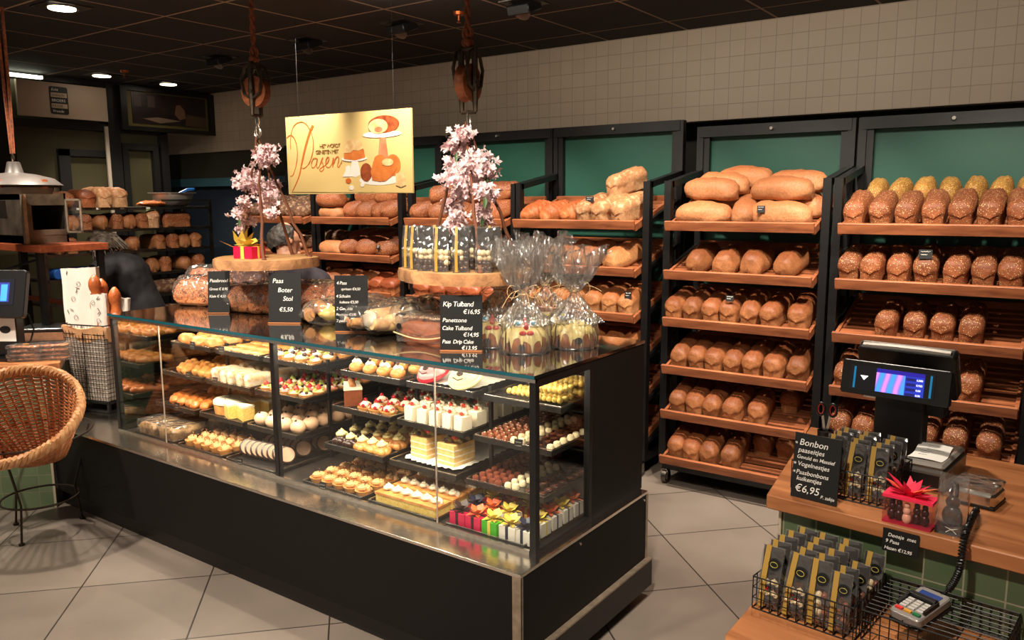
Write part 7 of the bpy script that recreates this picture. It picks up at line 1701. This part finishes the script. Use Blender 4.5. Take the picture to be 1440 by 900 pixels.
def person(lab, J, hairfn, cols, facing):
    """J: joints in room coordinates"""
    r = E('person', (J['pelvis'].x, J['pelvis'].y, 0)); T(r, lab, 'person'); o = Vector(r.location)
    J = {k: v - o for k, v in J.items()}
    hd = J['head']; f = Vector(facing).normalized(); up = (hd - J['neck']).normalized(); rt = f.cross(up).normalized()
    V = {'pelvis': (J['pelvis'], .13), 'waist': (J['waist'], .105), 'chest': (J['chest'], .115), 'neck': (J['neck'], .055), 'hbase': (hd - up * .055 + f * .005, .062), 'head': (hd + up * .015 + f * .01, .082), 'htop': (hd + up * .075, .060)}
    G_ = [('pelvis', 'waist'), ('waist', 'chest'), ('chest', 'neck'), ('neck', 'hbase'), ('hbase', 'head'), ('head', 'htop')]
    for s_ in ('l', 'r'):
        V[s_ + 'sh'] = (J[s_ + 'sh'], .052); V[s_ + 'el'] = (J[s_ + 'el'], .042); V[s_ + 'wrist'] = (J[s_ + 'ha'], .027)
        G_ += [('chest', s_ + 'sh'), (s_ + 'sh', s_ + 'el'), (s_ + 'el', s_ + 'wrist')]
        hand(V, G_, s_, V[s_ + 'wrist'][0], V[s_ + 'el'][0], Vector((0, 0, -1)) + f * .3)
        V[s_ + 'hip'] = (J[s_ + 'hip'], .095); V[s_ + 'kn'] = (J[s_ + 'kn'], .058); V[s_ + 'an'] = (J[s_ + 'an'], .038); V[s_ + 'toe'] = (J[s_ + 'an'] + Vector((f.x, f.y, 0)).normalized() * .15 + Vector((0, 0, -.045)), .032)
        G_ += [('pelvis', s_ + 'hip'), (s_ + 'hip', s_ + 'kn'), (s_ + 'kn', s_ + 'an'), (s_ + 'an', s_ + 'toe')]
    X = MB(); M3 = Matrix((rt, f, up)).transposed()
    X.ball(hd + f * .098 - up * .012, (.013, .020, .022), 10, 7, M3)                       # nose
    X.ball(hd + f * .075 - up * .075, (.030, .022, .020), 10, 7, M3)                       # chin
    X.ball(hd + f * .088 - up * .045, (.024, .010, .010), 10, 7, M3)                       # lips
    for s_ in (-1, 1):
        X.ball(hd + rt * (s_ * .086) - f * .005 - up * .015, (.010, .021, .032), 10, 7, M3)   # ears
        X.ball(hd + rt * (s_ * .086 + s_ * .004) - f * .002 - up * .012, (.006, .010, .016), 8, 6, M3)
        X.ball(hd + rt * (s_ * .034) + f * .078 + up * .004, (.017, .012, .010), 10, 7, M3)   # eyelids
    skinned('body', V, G_, 'pelvis', SKIN, r, extra=X, vox=.0055)
    # clothes follow the body
    SV = {'pelvis': (J['pelvis'] + Vector((0, 0, .02)), .148), 'waist': (J['waist'], .138), 'chest': (J['chest'], .17), 'up': (chain(J['chest'], J['neck'], .45), .125), 'col': (chain(J['chest'], J['neck'], .9), .078)}
    SG = [('pelvis', 'waist'), ('waist', 'chest'), ('chest', 'up'), ('up', 'col')]
    for s_ in ('l', 'r'):
        SV[s_ + 'sh'] = (J[s_ + 'sh'], .088); SV[s_ + 'ma'] = (chain(J[s_ + 'sh'], J[s_ + 'el'], .55), .062); SV[s_ + 'el'] = (J[s_ + 'el'], .056); SV[s_ + 'cu'] = (chain(J[s_ + 'el'], J[s_ + 'ha'], .75), .043)
        SG += [('up', s_ + 'sh'), (s_ + 'sh', s_ + 'ma'), (s_ + 'ma', s_ + 'el'), (s_ + 'el', s_ + 'cu')]
    sh = skinned('shirt', SV, SG, 'waist', mat(cols[0][0], cols[0][1], .8, bump=.5, bs=9), r)
    me = sh.data
    for v in me.vertices: v.co += noise.noise_vector(v.co * 9) * .012 + noise.noise_vector(v.co * 22) * .004
    TV = {'pelvis': (J['pelvis'] - Vector((0, 0, .0)), .146)}; TG = []
    for s_ in ('l', 'r'):
        TV[s_ + 'hip'] = (J[s_ + 'hip'], .108); TV[s_ + 'kn'] = (J[s_ + 'kn'], .074); TV[s_ + 'an'] = (J[s_ + 'an'] + Vector((0, 0, .02)), .062); TG += [('pelvis', s_ + 'hip'), (s_ + 'hip', s_ + 'kn'), (s_ + 'kn', s_ + 'an')]
    skinned('trousers', TV, TG, 'pelvis', mat(cols[1][0], cols[1][1], .8, bump=.3, bs=12), r)
    for s_ in ('l', 'r'):
        a = J[s_ + 'an']; g = Vector((f.x, f.y, 0)).normalized(); m = MB(); rz = math.atan2(g.y, g.x)
        m.ball((0.05, 0, .038), (.14, .048, .038), 16, 8); m.bb(-.085, .185, -.045, .045, 0, .022); q = m.build('shoe', BLACKM, r); q.location = (a.x, a.y, 0); q.rotation_euler = (0, 0, rz)
    m, mt = hairfn(hd, f, up, rt); m.build('hair', mt, r, angle=80)
    return r
def cap_hair(hd, f, up, rt, k=1.0, back=.4, seed=0, vol=1.0):
    """hair shell over skull, open at the face"""
    m = MB(); off = Vector((seed, 0, 0))
    def fn(u, v):
        a = 2 * PI * u; t = v * PI * .72                           # from crown down
        d = up * math.cos(t) + (rt * math.cos(a) + f * math.sin(a)) * math.sin(t)
        front = max(0, math.sin(a)); lim = 1.0
        if front > .25 and t > .95: d2 = up * math.cos(.95) + (rt * math.cos(a) + f * math.sin(a)) * math.sin(.95); d = d.lerp(d2, min(1, (front - .25) * 3))
        sides = abs(math.cos(a)); 
        p = hd + Vector(d) * (.100 * vol) + up * .018 - f * .012
        nn = noise.noise_vector(Vector(d) * 5 + off) * .010 + noise.noise_vector(Vector((a * 9, t * 2, seed))) * .005
        return p + nn
    m.grid(fn, 64, 18, wrapu=True); return m
D_ = 4.98
def A(px, py, D): return P(px, py, D=D)
def ground(J):
    for s_, dx in (('l', -.1), ('r', .1)):
        side_ = (J['rsh'] - J['lsh']); side_.z = 0; side_.normalize(); g = J['pelvis'] + side_ * dx
        J[s_ + 'hip'] = g - Vector((0, 0, .06)); J[s_ + 'kn'] = Vector((g.x, g.y, .50)); J[s_ + 'an'] = Vector((g.x, g.y, .085))
    return J
mh = lambda hd, f, up, rt: (cap_hair(hd, f, up, rt, seed=2), mat('hair_grey_dark', hexc(74, 66, 58), .6, c2=hexc(34, 28, 26), vs=60, bump=.8, bs=80))
J = dict(pelvis=A(398, 452, 5.0), waist=A(402, 425, 5.02), chest=A(407, 402, 5.03), neck=A(404, 372, 5.04), head=A(401, 341, 5.08), lsh=A(368, 388, 5.02), rsh=A(448, 398, 5.08), lel=A(356, 428, 5.2), rel=A(474, 436, 5.25), lha=A(372, 440, 5.42), rha=A(440, 438, 5.45))
person('person in a dark purple-black shirt with short grey hair, turned away behind the case', ground(J), mh, (('shirt_dark_plum', hexc(38, 30, 38)), ('trousers_dark', hexc(36, 32, 32))), (RT * .75 + Vector((FW.x, FW.y, 0)) * .62 + Vector((0, 0, -.12))))
def wh(hd, f, up, rt):
    m = cap_hair(hd, f, up, rt, seed=7, vol=1.06); rr = random.Random(3)
    for k in range(46):
        a = rr.uniform(-1.9, 1.9); base = hd - f * .05 + up * .10; e = hd + rt * (.12 * math.sin(a)) - f * (.06 + .05 * rr.random()) - up * (.02 + .07 * rr.random())
        mid = base.lerp(e, .5) + (base.lerp(e, .5) - hd).normalized() * .035
        m.tube([base, mid, e + Vector((rr.uniform(-.01, .01), 0, rr.uniform(-.02, .0)))], [.006, .008, .003], 5)
    m.ball(hd + up * .115 - f * .045, (.030, .030, .018), 10, 7)
    return m, mat('hair_greying', hexc(120, 104, 88), .55, c2=hexc(46, 36, 30), vs=50, bump=.8, bs=70)
W = dict(pelvis=A(206, 448, 5.72), waist=A(196, 418, 5.70), chest=A(176, 388, 5.66), neck=A(156, 366, 5.64), head=A(146, 350, 5.66), lsh=A(143, 384, 5.45), rsh=A(188, 376, 5.85), lel=A(140, 426, 5.48), rel=A(160, 420, 5.95), lha=A(124, 446, 5.6), rha=A(135, 436, 5.98))
person('person in a black shirt with greying tied hair bending over behind the basket', ground(W), wh, (('shirt_black', hexc(24, 21, 25)), ('trousers_brown', hexc(74, 62, 54))), (-RT * .55 + Vector((FW.x, FW.y, 0)) * .65 + Vector((0, 0, -.5))))
# variants of a loaf kind that no shelf used
for o in list(COL.objects):
    if o.parent is None and o.type in ('MESH', 'EMPTY') and 'label' not in o and 'kind' not in o:
        for c in list(o.children): bpy.data.objects.remove(c)
        bpy.data.objects.remove(o)
